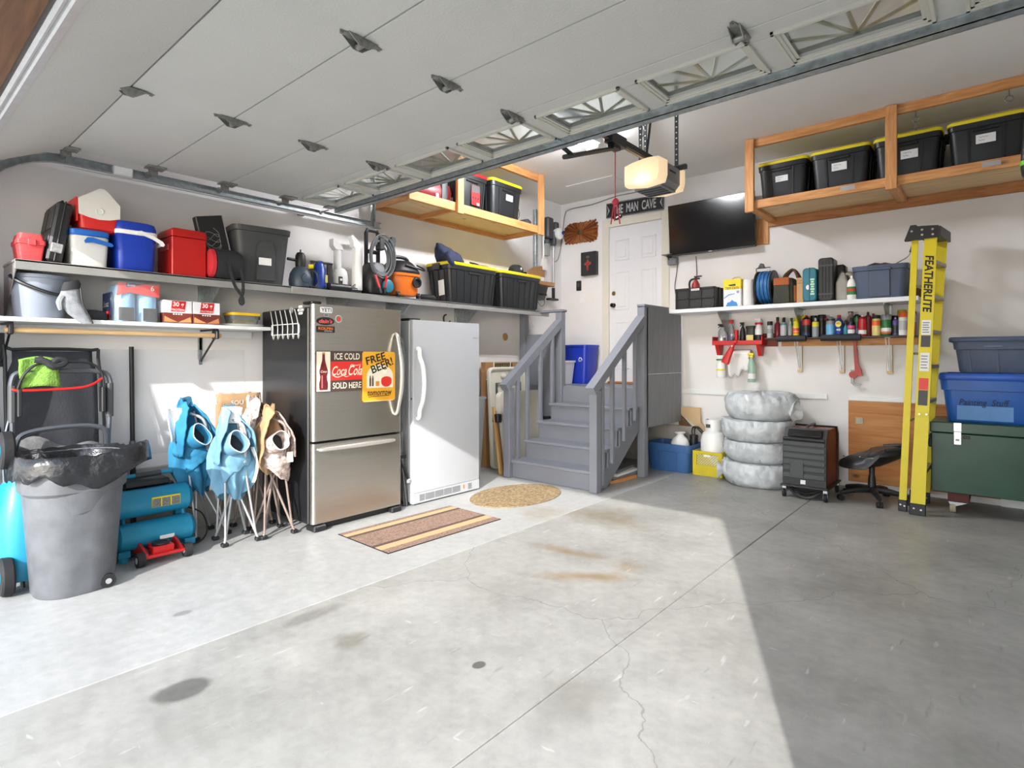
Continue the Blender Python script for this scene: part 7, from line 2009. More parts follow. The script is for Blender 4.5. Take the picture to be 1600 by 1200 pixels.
for z_ in (0.20, 0.27, 0.33, 0.39, 0.45, 0.51):
    ob('front_rib', MB().box(-wx_ + 0.008, wx_ - 0.008, -wy_ - 0.012, -wy_ + 0.002, z_, z_ + 0.045, 0.004), M_dg, o)
ob('grip_bar', MB().cyl((-wx_ + 0.01, -wy_ - 0.018, 0.575), (wx_ - 0.01, -wy_ - 0.018, 0.575), 0.018, seg=10), M_blk, o)
ob('control_window', MB(Matrix.Translation((0, -wy_ + 0.038, 0.627)) @ Matrix.Rotation(R(-40), 4, 'X')).box(-0.15, 0.15, -0.012, -0.004, -0.04, 0.04, 0.004), mat('dark_window', '0c0c0d', 0.2), o)
ob('door_panel', MB().box(-0.12, 0.0, -wy_ - 0.017, -wy_ - 0.011, 0.20, 0.36, 0.003), M_dg, o)
ob('white_tag', MB().box(-0.03, 0.015, -wy_ - 0.006, -wy_ + 0.0, 0.145, 0.185, 0.001), M_label, o)
ob('top_handle', MB().tube([(0, -0.14, 0.66), (0, -0.13, 0.69), (0, 0.13, 0.69), (0, 0.14, 0.66)], 0.012, 8), M_blk, o)
ob('cart_tray', MB().box(-wx_ - 0.02, wx_ + 0.02, -wy_ - 0.02, wy_ + 0.02, 0.11, 0.128, 0.004), M_blk, o)
ob('coiled_cable', MB().tube([(-0.15, -0.22, 0.10), (-0.08, -0.26, 0.045), (0.02, -0.27, 0.02), (0.10, -0.25, 0.05), (0.15, -0.2, 0.10), (0.0, -0.18, 0.04), (-0.12, -0.2, 0.08)], 0.013, 8, smooth=5), M_blk, o)
for x_ in (-wx_ + 0.01, wx_ - 0.01):
    for y_ in (-wy_ + 0.02, wy_ - 0.02):
        wo = ob('caster_wheel', MB().cyl((x_ - 0.012, y_, 0.036), (x_ + 0.012, y_, 0.036), 0.036, seg=16), M_rub, o)
        ob('fork', MB().box(x_ - 0.02, x_ - 0.015, y_ - 0.012, y_ + 0.012, 0.03, 0.109, 0.002).box(x_ + 0.015, x_ + 0.02, y_ - 0.012, y_ + 0.012, 0.03, 0.109, 0.002).box(x_ - 0.02, x_ + 0.02, y_ - 0.012, y_ + 0.012, 0.08, 0.109, 0.002), M_steel, wo)

# mechanic stool
o = thing('saddle_stool', 'black saddle stool on a five star caster base', 'stool', (-0.93, 6.33, 0), R(10))
def seat(u, v, top=True):
    a = 2 * PI * v
    r_ = u
    x_ = 0.27 * r_ * math.cos(a)
    y_ = 0.20 * r_ * math.sin(a)
    z_ = 0.47 + 0.035 * (x_ / 0.27) * 1.2 - 0.05 * r_ ** 2 * (1 if x_ < 0 else -0.1) + 0.03 * abs(y_ / 0.2) * (-1 if x_ < -0.05 else 0.6)
    return (x_, y_, z_ - 0.02 * r_ ** 6)
st_ = MB()
lo = []
for u in (0.05, 0.4, 0.7, 0.9, 1.0):
    lo.append([seat(u, k / 32) for k in range(32)])
for u, dz in ((1.02, -0.035), (0.9, -0.07), (0.55, -0.12), (0.25, -0.15)):
    lo.append([(lambda p: (p[0], p[1], p[2] + dz))(seat(u, k / 32)) for k in range(32)])
st_.loft(lo)
ob('seat_shell', st_, M_blk, o)
pad = MB()
pad.loft([[(lambda p: (p[0] + 0.03, p[1], p[2] + dz))(seat(u, k / 32)) for k in range(32)] for u, dz in ((0.72, 0.004), (0.7, 0.014), (0.45, 0.016), (0.05, 0.012))])
ob('seat_pad', pad, mat('brown_black_vinyl', '35302c', 0.4, var=0.1), o)
ob('back_rim', MB().tube([(0.10, -0.17, 0.50), (0.24, -0.11, 0.525), (0.275, 0.0, 0.53), (0.24, 0.11, 0.525), (0.10, 0.17, 0.50)], 0.02, 8, smooth=5), M_blk, o)
ob('gas_lift', MB().cyl((0, 0, 0.10), (0, 0, 0.24), 0.038, 0.028, seg=14).cyl((0, 0, 0.24), (0, 0, 0.36), 0.024, seg=14), M_blk, o)
ob('lever', MB().cyl((-0.02, -0.03, 0.335), (-0.10, -0.08, 0.33), 0.008, seg=8), M_blk, o)
for x_, y_ in ((-0.23, -0.10), (-0.1, -0.165)):
    ob('rivet', MB().ball(x_, y_, 0.418 if x_ < -0.2 else 0.43, 0.007, seg=8, ring=5), M_steel, o)
for k in range(5):
    a = R(-80 + 72 * k)
    e = (0.29 * math.cos(a), 0.29 * math.sin(a))
    ob('base_arm', MB().tube([(0.02 * math.cos(a), 0.02 * math.sin(a), 0.105), (0.15 * math.cos(a), 0.15 * math.sin(a), 0.10), (e[0], e[1], 0.075)], [0.034, 0.028, 0.018], 8, smooth=4), M_blk, o)
    s_ = (-math.sin(a), math.cos(a))
    wo = ob('caster', MB().cyl((e[0] - s_[0] * 0.024, e[1] - s_[1] * 0.024, 0.027), (e[0] - s_[0] * 0.005, e[1] - s_[1] * 0.005, 0.027), 0.027, seg=14).cyl((e[0] + s_[0] * 0.005, e[1] + s_[1] * 0.005, 0.027), (e[0] + s_[0] * 0.024, e[1] + s_[1] * 0.024, 0.027), 0.027, seg=14).cyl((e[0], e[1], 0.027), (e[0], e[1], 0.07), 0.009, seg=8), M_blk, o)

# ================================================================ step ladder
o = thing('step_ladder', 'yellow fibreglass step ladder folded and leaning by the green chest', 'ladder', (-0.60, 6.10, 0))
M_ly = mat('ladder_yellow', 'd8c416', 0.45, var=0.05, scale=6)
# local: u across the ladder width is roughly +y (towards the wall); sides run up with a lean in x
def rail(x0, y0, x1, y1, w_, t_, z0=0.06, z1=2.42):
    c_ = MB()
    # channel rail: web facing -y, flanges going back
    lo_ = []
    for z_, X_, Y_ in ((z0, x0, y0), (z1, x1, y1)):
        ww_ = w_ * (1 if z_ == z0 else 0.86)
        lo_.append([(X_ - ww_ / 2, Y_ - t_ / 2, z_), (X_ + ww_ / 2, Y_ - t_ / 2, z_), (X_ + ww_ / 2, Y_ + t_ / 2, z_), (X_ - ww_ / 2, Y_ + t_ / 2, z_)])
    c_.loft(lo_)
    return c_
# near side pair (front rail wide, rear rail narrow), far side pair towards the wall
near_f = ob('front_rail', rail(0.055, -0.10, 0.135, 0.06, 0.105, 0.03), M_ly, o)
near_r = ob('rear_rail', rail(-0.06, -0.02, 0.02, 0.09, 0.055, 0.03), M_ly, o)
far_f = ob('front_rail', rail(0.05, 0.46, 0.19, 0.44, 0.09, 0.03), M_ly, o)
far_r = ob('rear_rail', rail(-0.03, 0.49, 0.09, 0.475, 0.05, 0.03), M_ly, o)
for (x_, y_, w_) in ((0.055, -0.10, 0.115), (-0.06, -0.02, 0.065), (0.05, 0.46, 0.10), (-0.03, 0.49, 0.06)):
    fo = ob('foot', MB().box(x_ - w_ / 2, x_ + w_ / 2, y_ - 0.022, y_ + 0.022, 0.0, 0.10, 0.005), M_blk, o)
    for k in (-1, 1):
        ob('rivet', MB().cyl((x_ + k * w_ * 0.22, y_ - 0.026, 0.055 - 0.004 * k), (x_ + k * w_ * 0.22, y_ - 0.021, 0.055 - 0.004 * k), 0.008, seg=8), M_steel, fo)
M_st = mat('ribbed_step', 'a6a6a2', 0.4, 0.7)
for k in range(7):
    z_ = 0.38 + 0.305 * k
    f_ = (z_ - 0.06) / 2.36
    xa, ya = 0.055 + 0.08 * f_, -0.10 + 0.16 * f_
    xb, yb = 0.05 + 0.14 * f_, 0.46 - 0.02 * f_
    s_ = MB()
    s_.loft([[(X_ - 0.04, Y_, z_ - 0.03), (X_ + 0.045, Y_, z_ - 0.03), (X_ + 0.045, Y_, z_), (X_ - 0.04, Y_, z_)] for X_, Y_ in ((xa, ya + 0.016), (xb, yb - 0.016))])
    ob('step', s_, M_st, o)
    if k % 2 == 1:
        ob('rear_brace', MB().cyl((xa - 0.115, ya + 0.07, z_ + 0.1), (xb - 0.105, yb + 0.03, z_ + 0.1), 0.012, seg=8), M_st, o)
tp = MB()
tp.prism([(-0.055, 2.40), (-0.01, 2.53), (0.03, 2.53), (0.045, 2.515), (0.075, 2.515), (0.19, 2.505), (0.20, 2.40)], 0.03, 0.10, 'y')
cap_ = ob('top_cap', tp, M_blk, o)
ob('cap_far', MB().loft([[(0.05, 0.10, 2.42), (0.20, 0.10, 2.42), (0.20, 0.10, 2.51), (0.05, 0.10, 2.51)], [(0.09, 0.50, 2.42), (0.25, 0.50, 2.42), (0.25, 0.50, 2.51), (0.09, 0.50, 2.51)]]), M_dg, cap_)
for (x_, z_) in ((0.0, 2.475), (0.075, 2.48), (0.15, 2.475), (0.075, 2.435), (0.15, 2.43)):
    ob('rivet', MB().cyl((x_, 0.026, z_), (x_, 0.031, z_), 0.010, seg=8), M_steel, cap_)
# writing and labels on the near front rail (tilted with it)
tilt = math.atan2(0.16, 2.36)
leanx = math.atan2(0.08, 2.36)
def onrail(z_):
    f_ = (z_ - 0.06) / 2.36
    return (0.055 + 0.08 * f_, -0.10 + 0.16 * f_ - 0.0165, z_)
text('lettering', 'FEATHERLITE', M_ink, o, onrail(2.0), w=0.50, h=0.062, rot=(Matrix.Rotation(-tilt, 4, 'X') @ Matrix.Rotation(leanx, 4, 'Y') @ Matrix.Rotation(PI / 2, 4, 'X') @ Matrix.Rotation(-PI / 2, 4, 'Z')).to_euler(), bold=0.03, shear=0.15)
for z_, hh, m_, nm in ((1.62, 0.13, M_label, 'warning_label'), (1.50, 0.10, M_dg, 'warning_label'), (1.32, 0.16, M_label, 'instruction_label'), (1.13, 0.10, M_cred, 'danger_label'), (1.01, 0.13, M_dg, 'danger_label')):
    lb = ob(nm, MB().box(-0.033, 0.033, -0.001, 0.0, -hh / 2, hh / 2), m_, o)
    lb.location = onrail(z_)
    lb.rotation_euler = (-tilt, leanx, 0)
    if m_ is M_label:
        for q in range(5):
            ob('print_line', MB().box(-0.026, 0.022 - 0.006 * (q % 2), -0.0022, -0.001, hh * (0.32 - 0.16 * q) - 0.004, hh * (0.32 - 0.16 * q) + 0.004), M_grey, lb)
for dx in (-0.02, 0.03):
    ob('rivet', MB().cyl((0.085 + dx, -0.078, 0.87), (0.085 + dx, -0.062, 0.87), 0.008, seg=8), M_steel, o)

# ================================================================ green chest and totes
o = thing('storage_chest', 'dark green wooden chest with steel hasp on casters', 'chest', (-0.02, 6.52, 0))
M_gc = mat('green_gloss_paint', '103f2d', 0.3, var=0.15, scale=5, bump=0.12, bscale=8)
ob('body', MB().box(-0.445, 0.60, -0.32, 0.29, 0.19, 0.705, 0.006), M_gc, o)
ob('lid', MB().box(-0.455, 0.61, -0.335, 0.30, 0.707, 0.80, 0.008), M_gc, o)
hp = ob('hasp', MB().box(-0.29, -0.235, -0.341, -0.3355, 0.725, 0.80, 0.004).box(-0.29, -0.235, -0.341, -0.3215, 0.61, 0.722, 0.004), M_steel, o)
ob('hasp_staple', MB().box(-0.275, -0.25, -0.352, -0.341, 0.645, 0.66, 0.002), M_dsteel, hp)
ob('hasp_knob', MB().box(-0.225, -0.18, -0.335, -0.321, 0.665, 0.69, 0.003), M_blk, o)
ob('end_latch', MB().box(-0.475, -0.4455, -0.22, -0.12, 0.56, 0.66, 0.008), mat('dark_green_metal', '123524', 0.4), o)
for x_ in (-0.26, 0.42):
    ob('caster_block', MB().box(x_ - 0.075, x_ + 0.075, -0.24, 0.20, 0.10, 0.188, 0.004), mat('maroon_block', '5d2c27', 0.7), o)
    wo = ob('caster_wheel', MB().cyl((x_ - 0.06, -0.20, 0.05), (x_ - 0.02, -0.20, 0.05), 0.05, seg=18), mat('tan_wheel', 'b5aa95', 0.6), o)
    ob('caster_fork', MB().prism([(x_ - 0.05, 0.05), (x_ + 0.06, 0.098), (x_ - 0.07, 0.098)], -0.165, -0.16).prism([(x_ - 0.05, 0.05), (x_ + 0.06, 0.098), (x_ - 0.07, 0.098)], -0.24, -0.235), M_silver, wo)
o = thing('storage_tote', 'bright blue lidded tote marked Painting stuff on the green chest', 'tote', (0.02, 6.50, 0.802))
M_bt = mat('translucent_blue', '2059a8', 0.35, var=0.12, scale=4)
c = tub(0.86, 0.50, 0.36, 0.86, 0.06, rimz=0.27, open_=False, rim=0.03)
ob('tub', c, M_bt, o)
ob('lid', lid(0.85, 0.50, 0.361, 0.06, 0.06, 0.03), mat('blue_lid', '1b52b0', 0.4, var=0.06), o)
ob('paper_sheet', MB().box(-0.31, 0.06, -0.2285, -0.2265, 0.02, 0.24), mat('blue_paper', '5d8cc4', 0.6, var=0.08), o)
text('handwriting', 'Painting  Stuff', M_ink, o, (-0.13, -0.2405, 0.165), w=0.33, h=0.07, shear=0.25)
o = thing('storage_tote', 'slate blue lidded tote on top of the bright blue tote', 'tote', (0.07, 6.52, 1.2245))
c = tub(0.78, 0.46, 0.27, 0.86, 0.05, rimz=0.20, open_=False, rim=0.03)
ribs(c, 0.78, 0.46, 0.27, 0.86, [-0.3, -0.1, 0.1, 0.3], 0.012, 0.006, 0.01, 0.195)
ob('tub', c, M_sb, o)
ob('lid', lid(0.80, 0.48, 0.271, 0.04, 0.05, 0.04), M_sb, o)
ob('emboss', MB().box(-0.18, -0.06, -0.2425, -0.238, 0.222, 0.236, 0.002), mat('slate_light', '62708a', 0.5), o)

# outlet on the plywood
o = thing('wall_outlet', 'small outlet box on the orange plywood panel', 'outlet', (-1.12, B - 0.022, 0.70))
ob('plate', MB().box(-0.035, 0.035, -0.008, -0.0005, -0.035, 0.035, 0.003), mat('dull_beige', 'b5a58a', 0.6), o)
ob('socket', MB().cyl((0, -0.011, 0), (0, -0.008, 0), 0.018, seg=12), M_dsteel, o)
# ================================================================ landing
o = thing('recycling_bin', 'bright blue recycling bin on the landing', 'bin', (-4.46, 6.64, 1.001))
M_rb = mat('recycle_blue', '1a37b0', 0.4, var=0.05)
ob('shell', MB().loft([rr(0.36, 0.28, 0.05, 0), rr(0.44, 0.34, 0.06, 0.50), rr(0.46, 0.36, 0.06, 0.503), rr(0.46, 0.36, 0.06, 0.53), rr(0.42, 0.32, 0.06, 0.53), rr(0.35, 0.27, 0.05, 0.01)]), M_rb, o)
for q in range(3):
    a0, a1 = R(90 + 120 * q + 14), R(90 + 120 * q + 106)
    ob('recycle_mark', MB().tube([(0.12 + 0.03 * math.cos(a0), -0.166, 0.33 + 0.03 * math.sin(a0)), (0.12 + 0.03 * math.cos(a1), -0.166, 0.33 + 0.03 * math.sin(a1))], [0.007, 0.004], 5), M_label, o)
o = thing('waste_bin', 'small white waste bin in front of the blue recycling bin', 'bin', (-4.55, 6.33, 1.001))
ob('shell', MB().loft([rr(0.24, 0.20, 0.03, 0), rr(0.29, 0.25, 0.03, 0.29), rr(0.31, 0.27, 0.03, 0.292), rr(0.31, 0.27, 0.03, 0.315), rr(0.28, 0.24, 0.03, 0.315), rr(0.23, 0.19, 0.03, 0.01)]), M_wplas, o)
ob('front_panel', MB().loft([[(x_, -0.1 - 0.022 * z_ / 0.3 - q, z_) for x_, q in ((0.0, 0.0), (0.004, 0.006), (0.10, 0.006), (0.104, 0.0), (0.1, -0.005), (0.0, -0.005))] for z_ in (0.03, 0.26)]), M_wplas, o)
# offcuts under the stairs
for i, (x_, y_, z_, l_, w_, t_, m_, lb) in enumerate(((-3.22, 5.55, 0.0, 0.5, 0.16, 0.035, M_woody, 'short pale lumber offcut lying lowest under the stairs'), (-3.24, 5.62, 0.0355, 0.5, 0.15, 0.03, M_stair, 'grey painted board lying on the lumber under the stairs'), (-3.22, 5.65, 0.066, 0.5, 0.14, 0.025, M_label, 'white trim board on the stack under the stairs'), (-3.26, 5.68, 0.0915, 0.46, 0.12, 0.03, M_grey, 'top grey plank of the stack under the stairs'))):
    o = tag(ob('lumber_offcut', MB().box(-w_ / 2, w_ / 2, -l_ / 2, l_ / 2, 0, t_, 0.003), m_), lb, 'lumber', 'lumber offcuts under the stairs')
    o.location = (x_, y_, z_)
    o.rotation_euler = (0, 0, R(4 * i - 6))

# ================================================================ on the back wall
# sign
o = thing('wall_sign', 'black street sign reading THE MAN CAVE above the door', 'sign', (-3.735, B - 0.02, 3.385), rot=(0, R(1.0), 0))
ob('plate', MB().loft([[(x_, y_, z_) for x_, z_, _ in rr(0.86, 0.205, 0.012, 0)] for y_ in (0.0, -0.004)]), M_blk, o)
text('lettering', 'THE  MAN  CAVE', mat('sign_grey', 'b9bcbf', 0.5), o, (0.0, -0.0048, 0.0), w=0.64, h=0.125, bold=0.02)
for s_ in (-1, 1):
    ob('end_mark', MB().prism([(s_ * 0.415, -0.07), (s_ * 0.375, 0.0), (s_ * 0.415, 0.07), (s_ * 0.395, 0.0)], -0.0055, -0.0042), MATS['sign_grey'], o)
ob('border', MB().tube([(x_, -0.004, z_) for x_, z_, _ in rr(0.845, 0.19, 0.01, 0)], 0.002, 4, closed=True), MATS['sign_grey'], o)

# carved burl / starburst wood art
o = thing('wall_carving', 'reddish brown carved wood sunburst on the back wall', 'wall art', (-4.60, B - 0.003, 3.16))
rn2 = random.Random(11)
for k in range(84):
    a = 2 * PI * k / 84 + rn2.uniform(-0.05, 0.05)
    ca_, sa_ = math.cos(a), math.sin(a)
    m_ = max(abs(ca_) / 0.30, abs(sa_) / 0.15)
    L_ = min(1 / m_, 0.30) * rn2.uniform(0.88, 1.03)
    w_ = rn2.uniform(0.014, 0.024)
    mb_ = MB(Matrix.Rotation(-a, 4, 'Y'))
    z0_ = 0.03
    mb_.loft([[(z0_, -0.012, -w_ * 0.35), (z0_, -0.03, 0), (z0_, -0.012, w_ * 0.35), (z0_, 0.0, 0)],
              [(L_ * 0.6, -0.012, -w_), (L_ * 0.6, -0.026 - rn2.uniform(0, 0.015), 0), (L_ * 0.6, -0.012, w_), (L_ * 0.6, 0.0, 0)],
              [(L_, -0.006, -w_ * 0.8), (L_, -0.016, 0), (L_, -0.006, w_ * 0.8), (L_, 0.0, 0)]])
    ob('ray', mb_, (mat('carved_wood_a', '8d4f24', 0.55, var=0.3, scale=30), mat('carved_wood_b', '6b3818', 0.55, var=0.3, scale=30), mat('carved_wood_c', 'a3622e', 0.55, var=0.3, scale=30))[k % 3], o)
ob('slab', MB().prism([(0.275 * max(-1, min(1, 1.25 * math.cos(a))), 0.135 * max(-1, min(1, 1.25 * math.sin(a)))) for a in [2 * PI * k / 40 for k in range(40)]], -0.012, -0.001), mat('carved_wood_b'), o)
ob('centre', MB().ball(0, -0.012, 0, 0.05, 0.03, 0.045, 14, 8), mat('dark_olive_wood', '4a3a1f', 0.6, var=0.3, scale=40), o)

# key cabinet with cross ornament
o = thing('key_cabinet', 'black shallow wall box with a red metal cross on it', 'wall box', (-4.43, B, 2.69))
ob('box', MB().box(-0.125, 0.125, -0.075, -0.001, -0.165, 0.165, 0.004), M_blk, o)
ob('door', MB().box(-0.118, 0.118, -0.084, -0.0755, -0.158, 0.158, 0.003), M_blk2, o)
cr = MB().prism([(-0.012, -0.10), (0.012, -0.10), (0.014, -0.03), (0.055, -0.015), (0.055, 0.015), (0.014, 0.02), (0.012, 0.05), (-0.012, 0.05), (-0.014, 0.02), (-0.05, 0.005), (-0.05, -0.02), (-0.014, -0.025)], -0.092, -0.0845)
ob('cross', cr, mat('red_copper', 'b5483a', 0.35, 0.5, var=0.35, scale=30), o)
ob('ring', MB().tube([(0.02 * math.cos(a), -0.088, 0.09 + 0.012 * math.sin(a)) for a in [2 * PI * k / 16 for k in range(16)]], 0.004, 6, closed=True), mat('old_gold', '9c8a5a', 0.4, 0.7), o)
ob('chain', MB().cyl((0, -0.088, 0.05), (0, -0.088, 0.078), 0.002, seg=5), M_dsteel, o)

o = thing('door_remote', 'black wall button panel left of the entry door', 'switch', (-4.63, B, 2.395))
ob('housing', MB().box(-0.042, 0.042, -0.022, -0.001, -0.072, 0.072, 0.008), M_blk, o)
ob('button', MB().box(-0.022, 0.022, -0.026, -0.0225, -0.02, 0.04, 0.004), M_dg, o)
o = thing('light_switch', 'white light switch below the black button panel', 'switch', (-4.585, B, 2.20))
ob('plate', MB().box(-0.036, 0.036, -0.007, -0.001, -0.06, 0.06, 0.003), M_white, o)
ob('toggle', MB().box(-0.006, 0.006, -0.016, -0.0075, -0.012, 0.012, 0.002), M_white, o)

# tv with mount
o = thing('television', 'large black flat television hung right of the entry door', 'television', (-2.65, 6.735, 2.945), rot=(R(5), 0, 0))
ob('screen', MB().box(-0.515, 0.515, -0.022, -0.012, -0.295, 0.31, 0.002), mat('tv_glass', '050506', 0.14), o)
ob('bezel', MB().box(-0.525, 0.525, -0.012, 0.012, -0.315, 0.315, 0.004).box(-0.525, 0.525, -0.026, -0.012, -0.315, -0.297, 0.002), M_blk, o)
ob('back_cover', MB().box(-0.42, 0.42, 0.012, 0.05, -0.26, 0.22, 0.01), M_blk, o)
ob('logo', MB().box(-0.02, 0.02, -0.0275, -0.026, -0.310, -0.302), M_silver, o)
ob('mount', MB().box(-0.12, 0.12, 0.05, 0.125, -0.1, 0.1, 0.004), M_dsteel, o)
o = tag(ob('mounting_board', MB().box(-0.11, 0.11, -0.022, -0.001, -0.15, 0.15, 0.003), M_woodz), 'orange wooden board on the wall behind the television', 'board')
o.location = (-2.13, B, 2.81)
o = thing('tv_shelf', 'small grey corner bracket shelf at the lower left of television', 'bracket', (-3.17, B, 2.60))
ob('plate', MB().box(-0.10, 0.04, -0.17, -0.001, 0.055, 0.063, 0.002), M_dsteel, o)
ob('arm', MB().prism([(-0.16, 0.05), (-0.002, 0.05), (-0.002, -0.06)], -0.04, -0.034, 'x'), M_dsteel, o)
ob('box', MB().box(-0.06, 0.06, -0.08, -0.001, -0.06, 0.03, 0.006), M_grey, o)
for i, (x_, zz) in enumerate(((-3.12, 2.06), (-2.88, 2.2))):
    o = tag(ob('power_cord', MB().tube([(0, -0.01, 2.56 - (0.0 if i == 0 else -0.06)), (-0.02 + 0.03 * i, -0.012, 2.4), (-0.04 + 0.04 * i, -0.012, 2.25), (0.0 + 0.02 * i, -0.012, zz + 0.03), (0.08 if i == 0 else 0.02, -0.015, zz)], 0.004, 6, smooth=5), M_dg), ('dark cord curling down from the bracket to the black crate' if i == 0 else 'dark cord hanging straight from the television to the shelf'), 'cord')
    o.location = (x_, B - 0.004, 0)

# cable from ceiling to corner
o = tag(ob('wall_cable', MB().tube([(-2.45, 4.55, CEIL - 0.01), (-2.9, 5.6, CEIL - 0.012), (-3.35, 6.6, CEIL - 0.012), (-3.6, 6.86, 3.58), (-4.0, 6.865, 3.575), (-4.4, 6.865, 3.53), (-4.78, 6.865, 3.525), (-4.875, 6.865, 3.45), (-4.915, 6.86, 3.15), (-4.92, 6.8, 2.9), (-4.90, 6.72, 2.78), (-4.87, 6.60, 2.73)], 0.007, 7, smooth=6), mat('grey_cable', '8f8d88', 0.5)), 'grey cable stapled along the ceiling edge down the corner', 'cable')
# knockout disc on left wall and hooks
o = tag(ob('wall_plug', MB().lathe([(0.05, 0), (0.05, 0.004), (0.04, 0.006)], 18), pp), 'round tan patch on the left wall behind the stairs', 'patch')
o.location = (W + 0.0005, 5.62, 1.63); o.rotation_euler = (0, PI / 2, 0)
o = tag(ob('white_stick', MB().cyl((0, 0, 0), (0.0, 0.06, 0.16), 0.006, seg=8), M_wplas), 'thin white rod leaning in the landing guard', 'rod')
o.location = (-4.66, 5.86, 1.75)
o.rotation_euler = (R(-40), 0, R(60))

# ================================================================ door opener
o = thing('door_opener', 'grey garage door opener with lit lens hanging from the ceiling', 'door opener', (-2.15, 4.30, 2.64))
lens = mat('glowing_lens', 'f3e3c8', 0.4, emit='ffd9a0', estr=0.45)
OZ = Matrix.Translation((0, 0, 0.30)) @ Matrix.Diagonal((1, 1, 0.74, 1)) @ Matrix.Translation((0, 0, -0.30))
ob('housing', MB(OZ).loft([[(x_, y_, z_) for x_, z_ in ((-0.12, 0.02), (-0.155, 0.07), (-0.155, 0.24), (-0.11, 0.29), (0.11, 0.29), (0.155, 0.24), (0.155, 0.07), (0.12, 0.02))] for y_ in (-0.13, 0.13)]), mat('opener_grey', '7d7f83', 0.4), o)
for s_ in (-1, 1):
    pr = [(-0.165, 0.03), (-0.172, 0.10), (-0.172, 0.25), (-0.10, 0.275), (-0.03, 0.29), (0.05, 0.30), (0.13, 0.29), (0.172, 0.25), (0.172, 0.10), (0.155, 0.02), (0.0, 0.0)]
    ob('lens', MB(OZ).loft([[(x_ * k, y_, (z_ - 0.14) * k + 0.14) for x_, z_ in pr] for y_, k in ((s_ * 0.132, 1.0), (s_ * 0.20, 0.98), (s_ * 0.235, 0.86))]), lens, o)
ob('bottom_vent', MB().box(-0.12, 0.12, -0.13, 0.13, 0.075, 0.092, 0.004), M_grey, o)
for k in range(4):
    ob('vent_slot', MB().box(-0.10, 0.10, -0.11 + 0.06 * k, -0.08 + 0.06 * k, 0.072, 0.0755), M_ink, o)
ob('side_slot', MB().box(0.1545, 0.157, -0.06, 0.05, 0.20, 0.215), M_ink, o)
lp = bpy.data.lights.new('opener_bulb', 'POINT')
lp.energy = 0.7
lp.color = (1.0, 0.8, 0.55)
lp.shadow_soft_size = 0.06
lo_ = bpy.data.objects.new('opener_bulb', lp)
COL.objects.link(lo_)
lo_.parent = o
lo_.location = (0, -0.27, 0.10)
rl_ = ob('rail', MB().box(-0.025, 0.025, -3.85, 0.05, 0.30, 0.345, 0.003), M_blk, o)
ob('rail_belt', MB().box(-0.012, 0.012, -3.8, -0.1, 0.295, 0.2995), mat('belt_brown', '6b5540', 0.6), rl_)
ob('trolley', MB().box(-0.035, 0.035, -0.74, -0.52, 0.275, 0.355, 0.006).box(-0.03, 0.03, -0.70, -0.60, 0.24, 0.276, 0.005), M_blk, o)
# arm to the door
ob('straight_arm', MB().tube([(0, -0.64, 0.255), (0.0, -1.28, 0.02)], 0.017, 6), M_blk, o)
ob('bent_arm', MB().tube([(0.02, -1.28, 0.015), (0.02, -1.14, 0.06), (0.02, -1.30, 0.07), (0.02, -1.385, 0.11)][0:1] + [(0.02, -1.12, 0.075), (0.02, -1.22, 0.045), (0.02, -1.33, 0.07), (0.02, -1.39, 0.13)], 0.015, 6), M_blk, o)
ob('door_bracket', MB().box(-0.05, 0.07, -1.45, -1.36, 0.062, 0.076, 0.003).box(-0.02, -0.014, -1.43, -1.37, 0.06, 0.14).box(0.034, 0.04, -1.43, -1.37, 0.06, 0.14), M_galv, o)
# straps
M_perf = mat('perforated_strap', '4a4c4e', 0.4, 0.7)
for x_, y_ in ((-0.14, 0.10), (-0.10, -0.06), (0.14, 0.10)):
    s_ = ob('hanger_strap', MB().box(x_ - 0.016, x_ + 0.016, y_ - 0.002, y_ + 0.002, 0.28, CEIL - 2.64), M_perf, o)
    for k in range(12):
        ob('strap_hole', MB().cyl((x_, y_ - 0.0035, 0.33 + 0.045 * k), (x_, y_ - 0.0015, 0.33 + 0.045 * k), 0.006, seg=8), M_label, s_)
ob('diagonal_strap', MB().cyl((-0.12, 0.06, 0.32), (0.0, 0.0, 0.97), 0.012, seg=4), M_perf, o)
ob('cross_angle', MB().box(-0.17, 0.22, 0.09, 0.13, 0.28, 0.285).box(-0.17, 0.22, 0.126, 0.13, 0.25, 0.285), M_dsteel, o)
ob('antenna_wire', MB().tube([(-0.12, 0.0, 0.30), (-0.16, 0.02, 0.5), (-0.12, 0.05, 0.62), (-0.16, 0.06, 0.75), (-0.13, 0.06, 0.95)], 0.004, 6, smooth=5), M_blk, o)
o = thing('release_cord', 'red emergency release cord with knotted handle under the opener rail', 'cord', (-2.15, 3.665, 2.88))
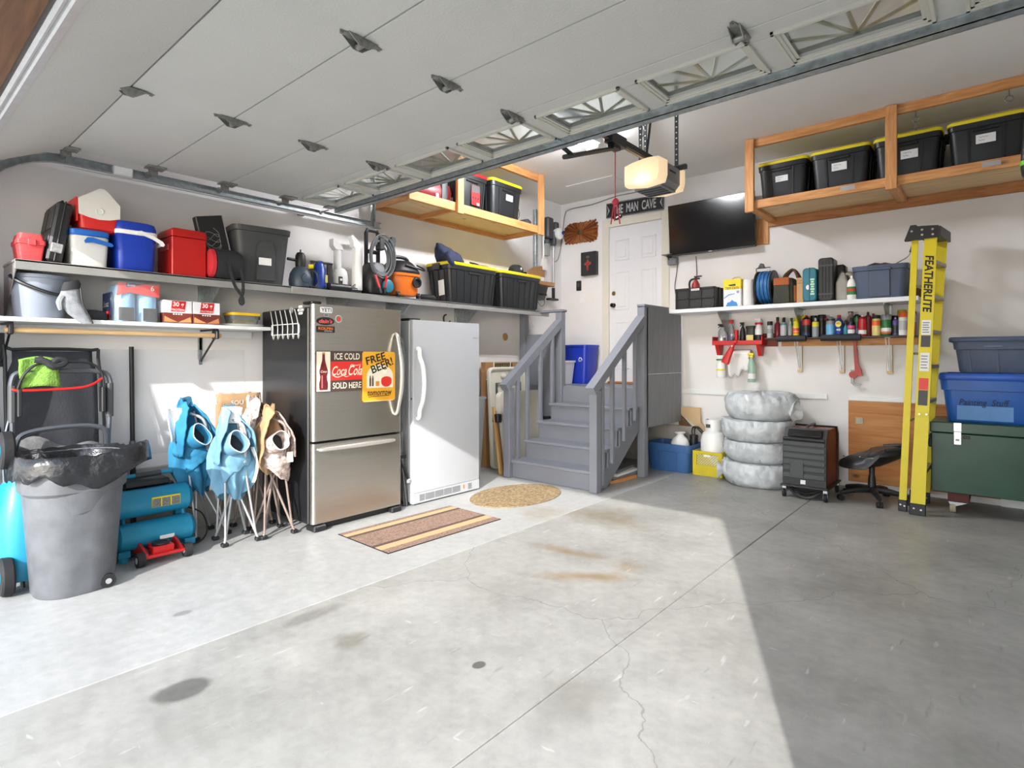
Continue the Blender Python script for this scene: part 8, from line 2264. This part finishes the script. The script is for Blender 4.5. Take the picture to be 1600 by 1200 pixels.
ob('cord', MB().cyl((0, 0, 0.0), (0, 0, -0.36), 0.004, seg=6), mat('red_cord', 'b43446', 0.7), o)
ob('knot', MB().ball(0, 0, -0.375, 0.028, 0.024, 0.026, 10, 7), MATS['red_cord'], o)
for dx in (-0.03, 0.0, 0.045):
    ob('tassel', MB().cyl((dx * 0.3, 0, -0.38), (dx, -0.01, -0.52 - abs(dx) * 0.6), 0.005, seg=6), MATS['red_cord'], o)
ob('handle', MB().tube([(-0.04, 0, -0.47), (0.0, 0.01, -0.50), (0.05, 0, -0.49)], 0.011, 6, smooth=4), M_blk, o)

# hanging green garden tool at the right edge
o = thing('hedge_trimmer', 'black and lime garden tool hanging at the right photo edge', 'garden tool', (0.17, 5.75, 2.70))
ob('housing', MB().loft([[(x_, y_, z_) for x_, y_, _ in rr(0.12 * s_, 0.14 * s_, 0.03, 0)] for z_, s_ in ((0.0, 0.55), (0.03, 0.85), (0.10, 1.0), (0.22, 0.9), (0.42, 0.6))]), M_blk, o)
ob('lime_ring', MB().loft([rr(0.122, 0.143, 0.03, 0.09), rr(0.126, 0.147, 0.03, 0.095), rr(0.126, 0.147, 0.03, 0.12), rr(0.12, 0.14, 0.03, 0.125)]), mat('lime_plastic', '7bd12a', 0.4), o)
ob('hang_strap', MB().cyl((0, 0, 0.42), (0, 0, CEIL - 2.70), 0.006, seg=6), M_blk, o)

# ceiling strip light, mostly hidden above the raised door
o = thing('ceiling_light', 'lit twin tube ceiling light glimpsed under the raised door strut', 'ceiling light', (-3.22, 4.43, CEIL))
ob('housing', MB().box(-0.09, 0.09, -0.62, 0.62, -0.055, -0.001, 0.004), M_white, o)
TUBE = mat('lit_tube', 'ffffff', 0.5, emit='f8faff', estr=300.0)
for x_ in (-0.045, 0.045):
    ob('tube', MB().cyl((x_, -0.59, -0.075), (x_, 0.59, -0.075), 0.013, seg=10), TUBE, o)
for y_ in (-0.60, 0.60):
    ob('end_cap', MB().box(-0.07, 0.07, y_ - 0.01, y_ + 0.01, -0.095, -0.0555, 0.003), M_white, o)
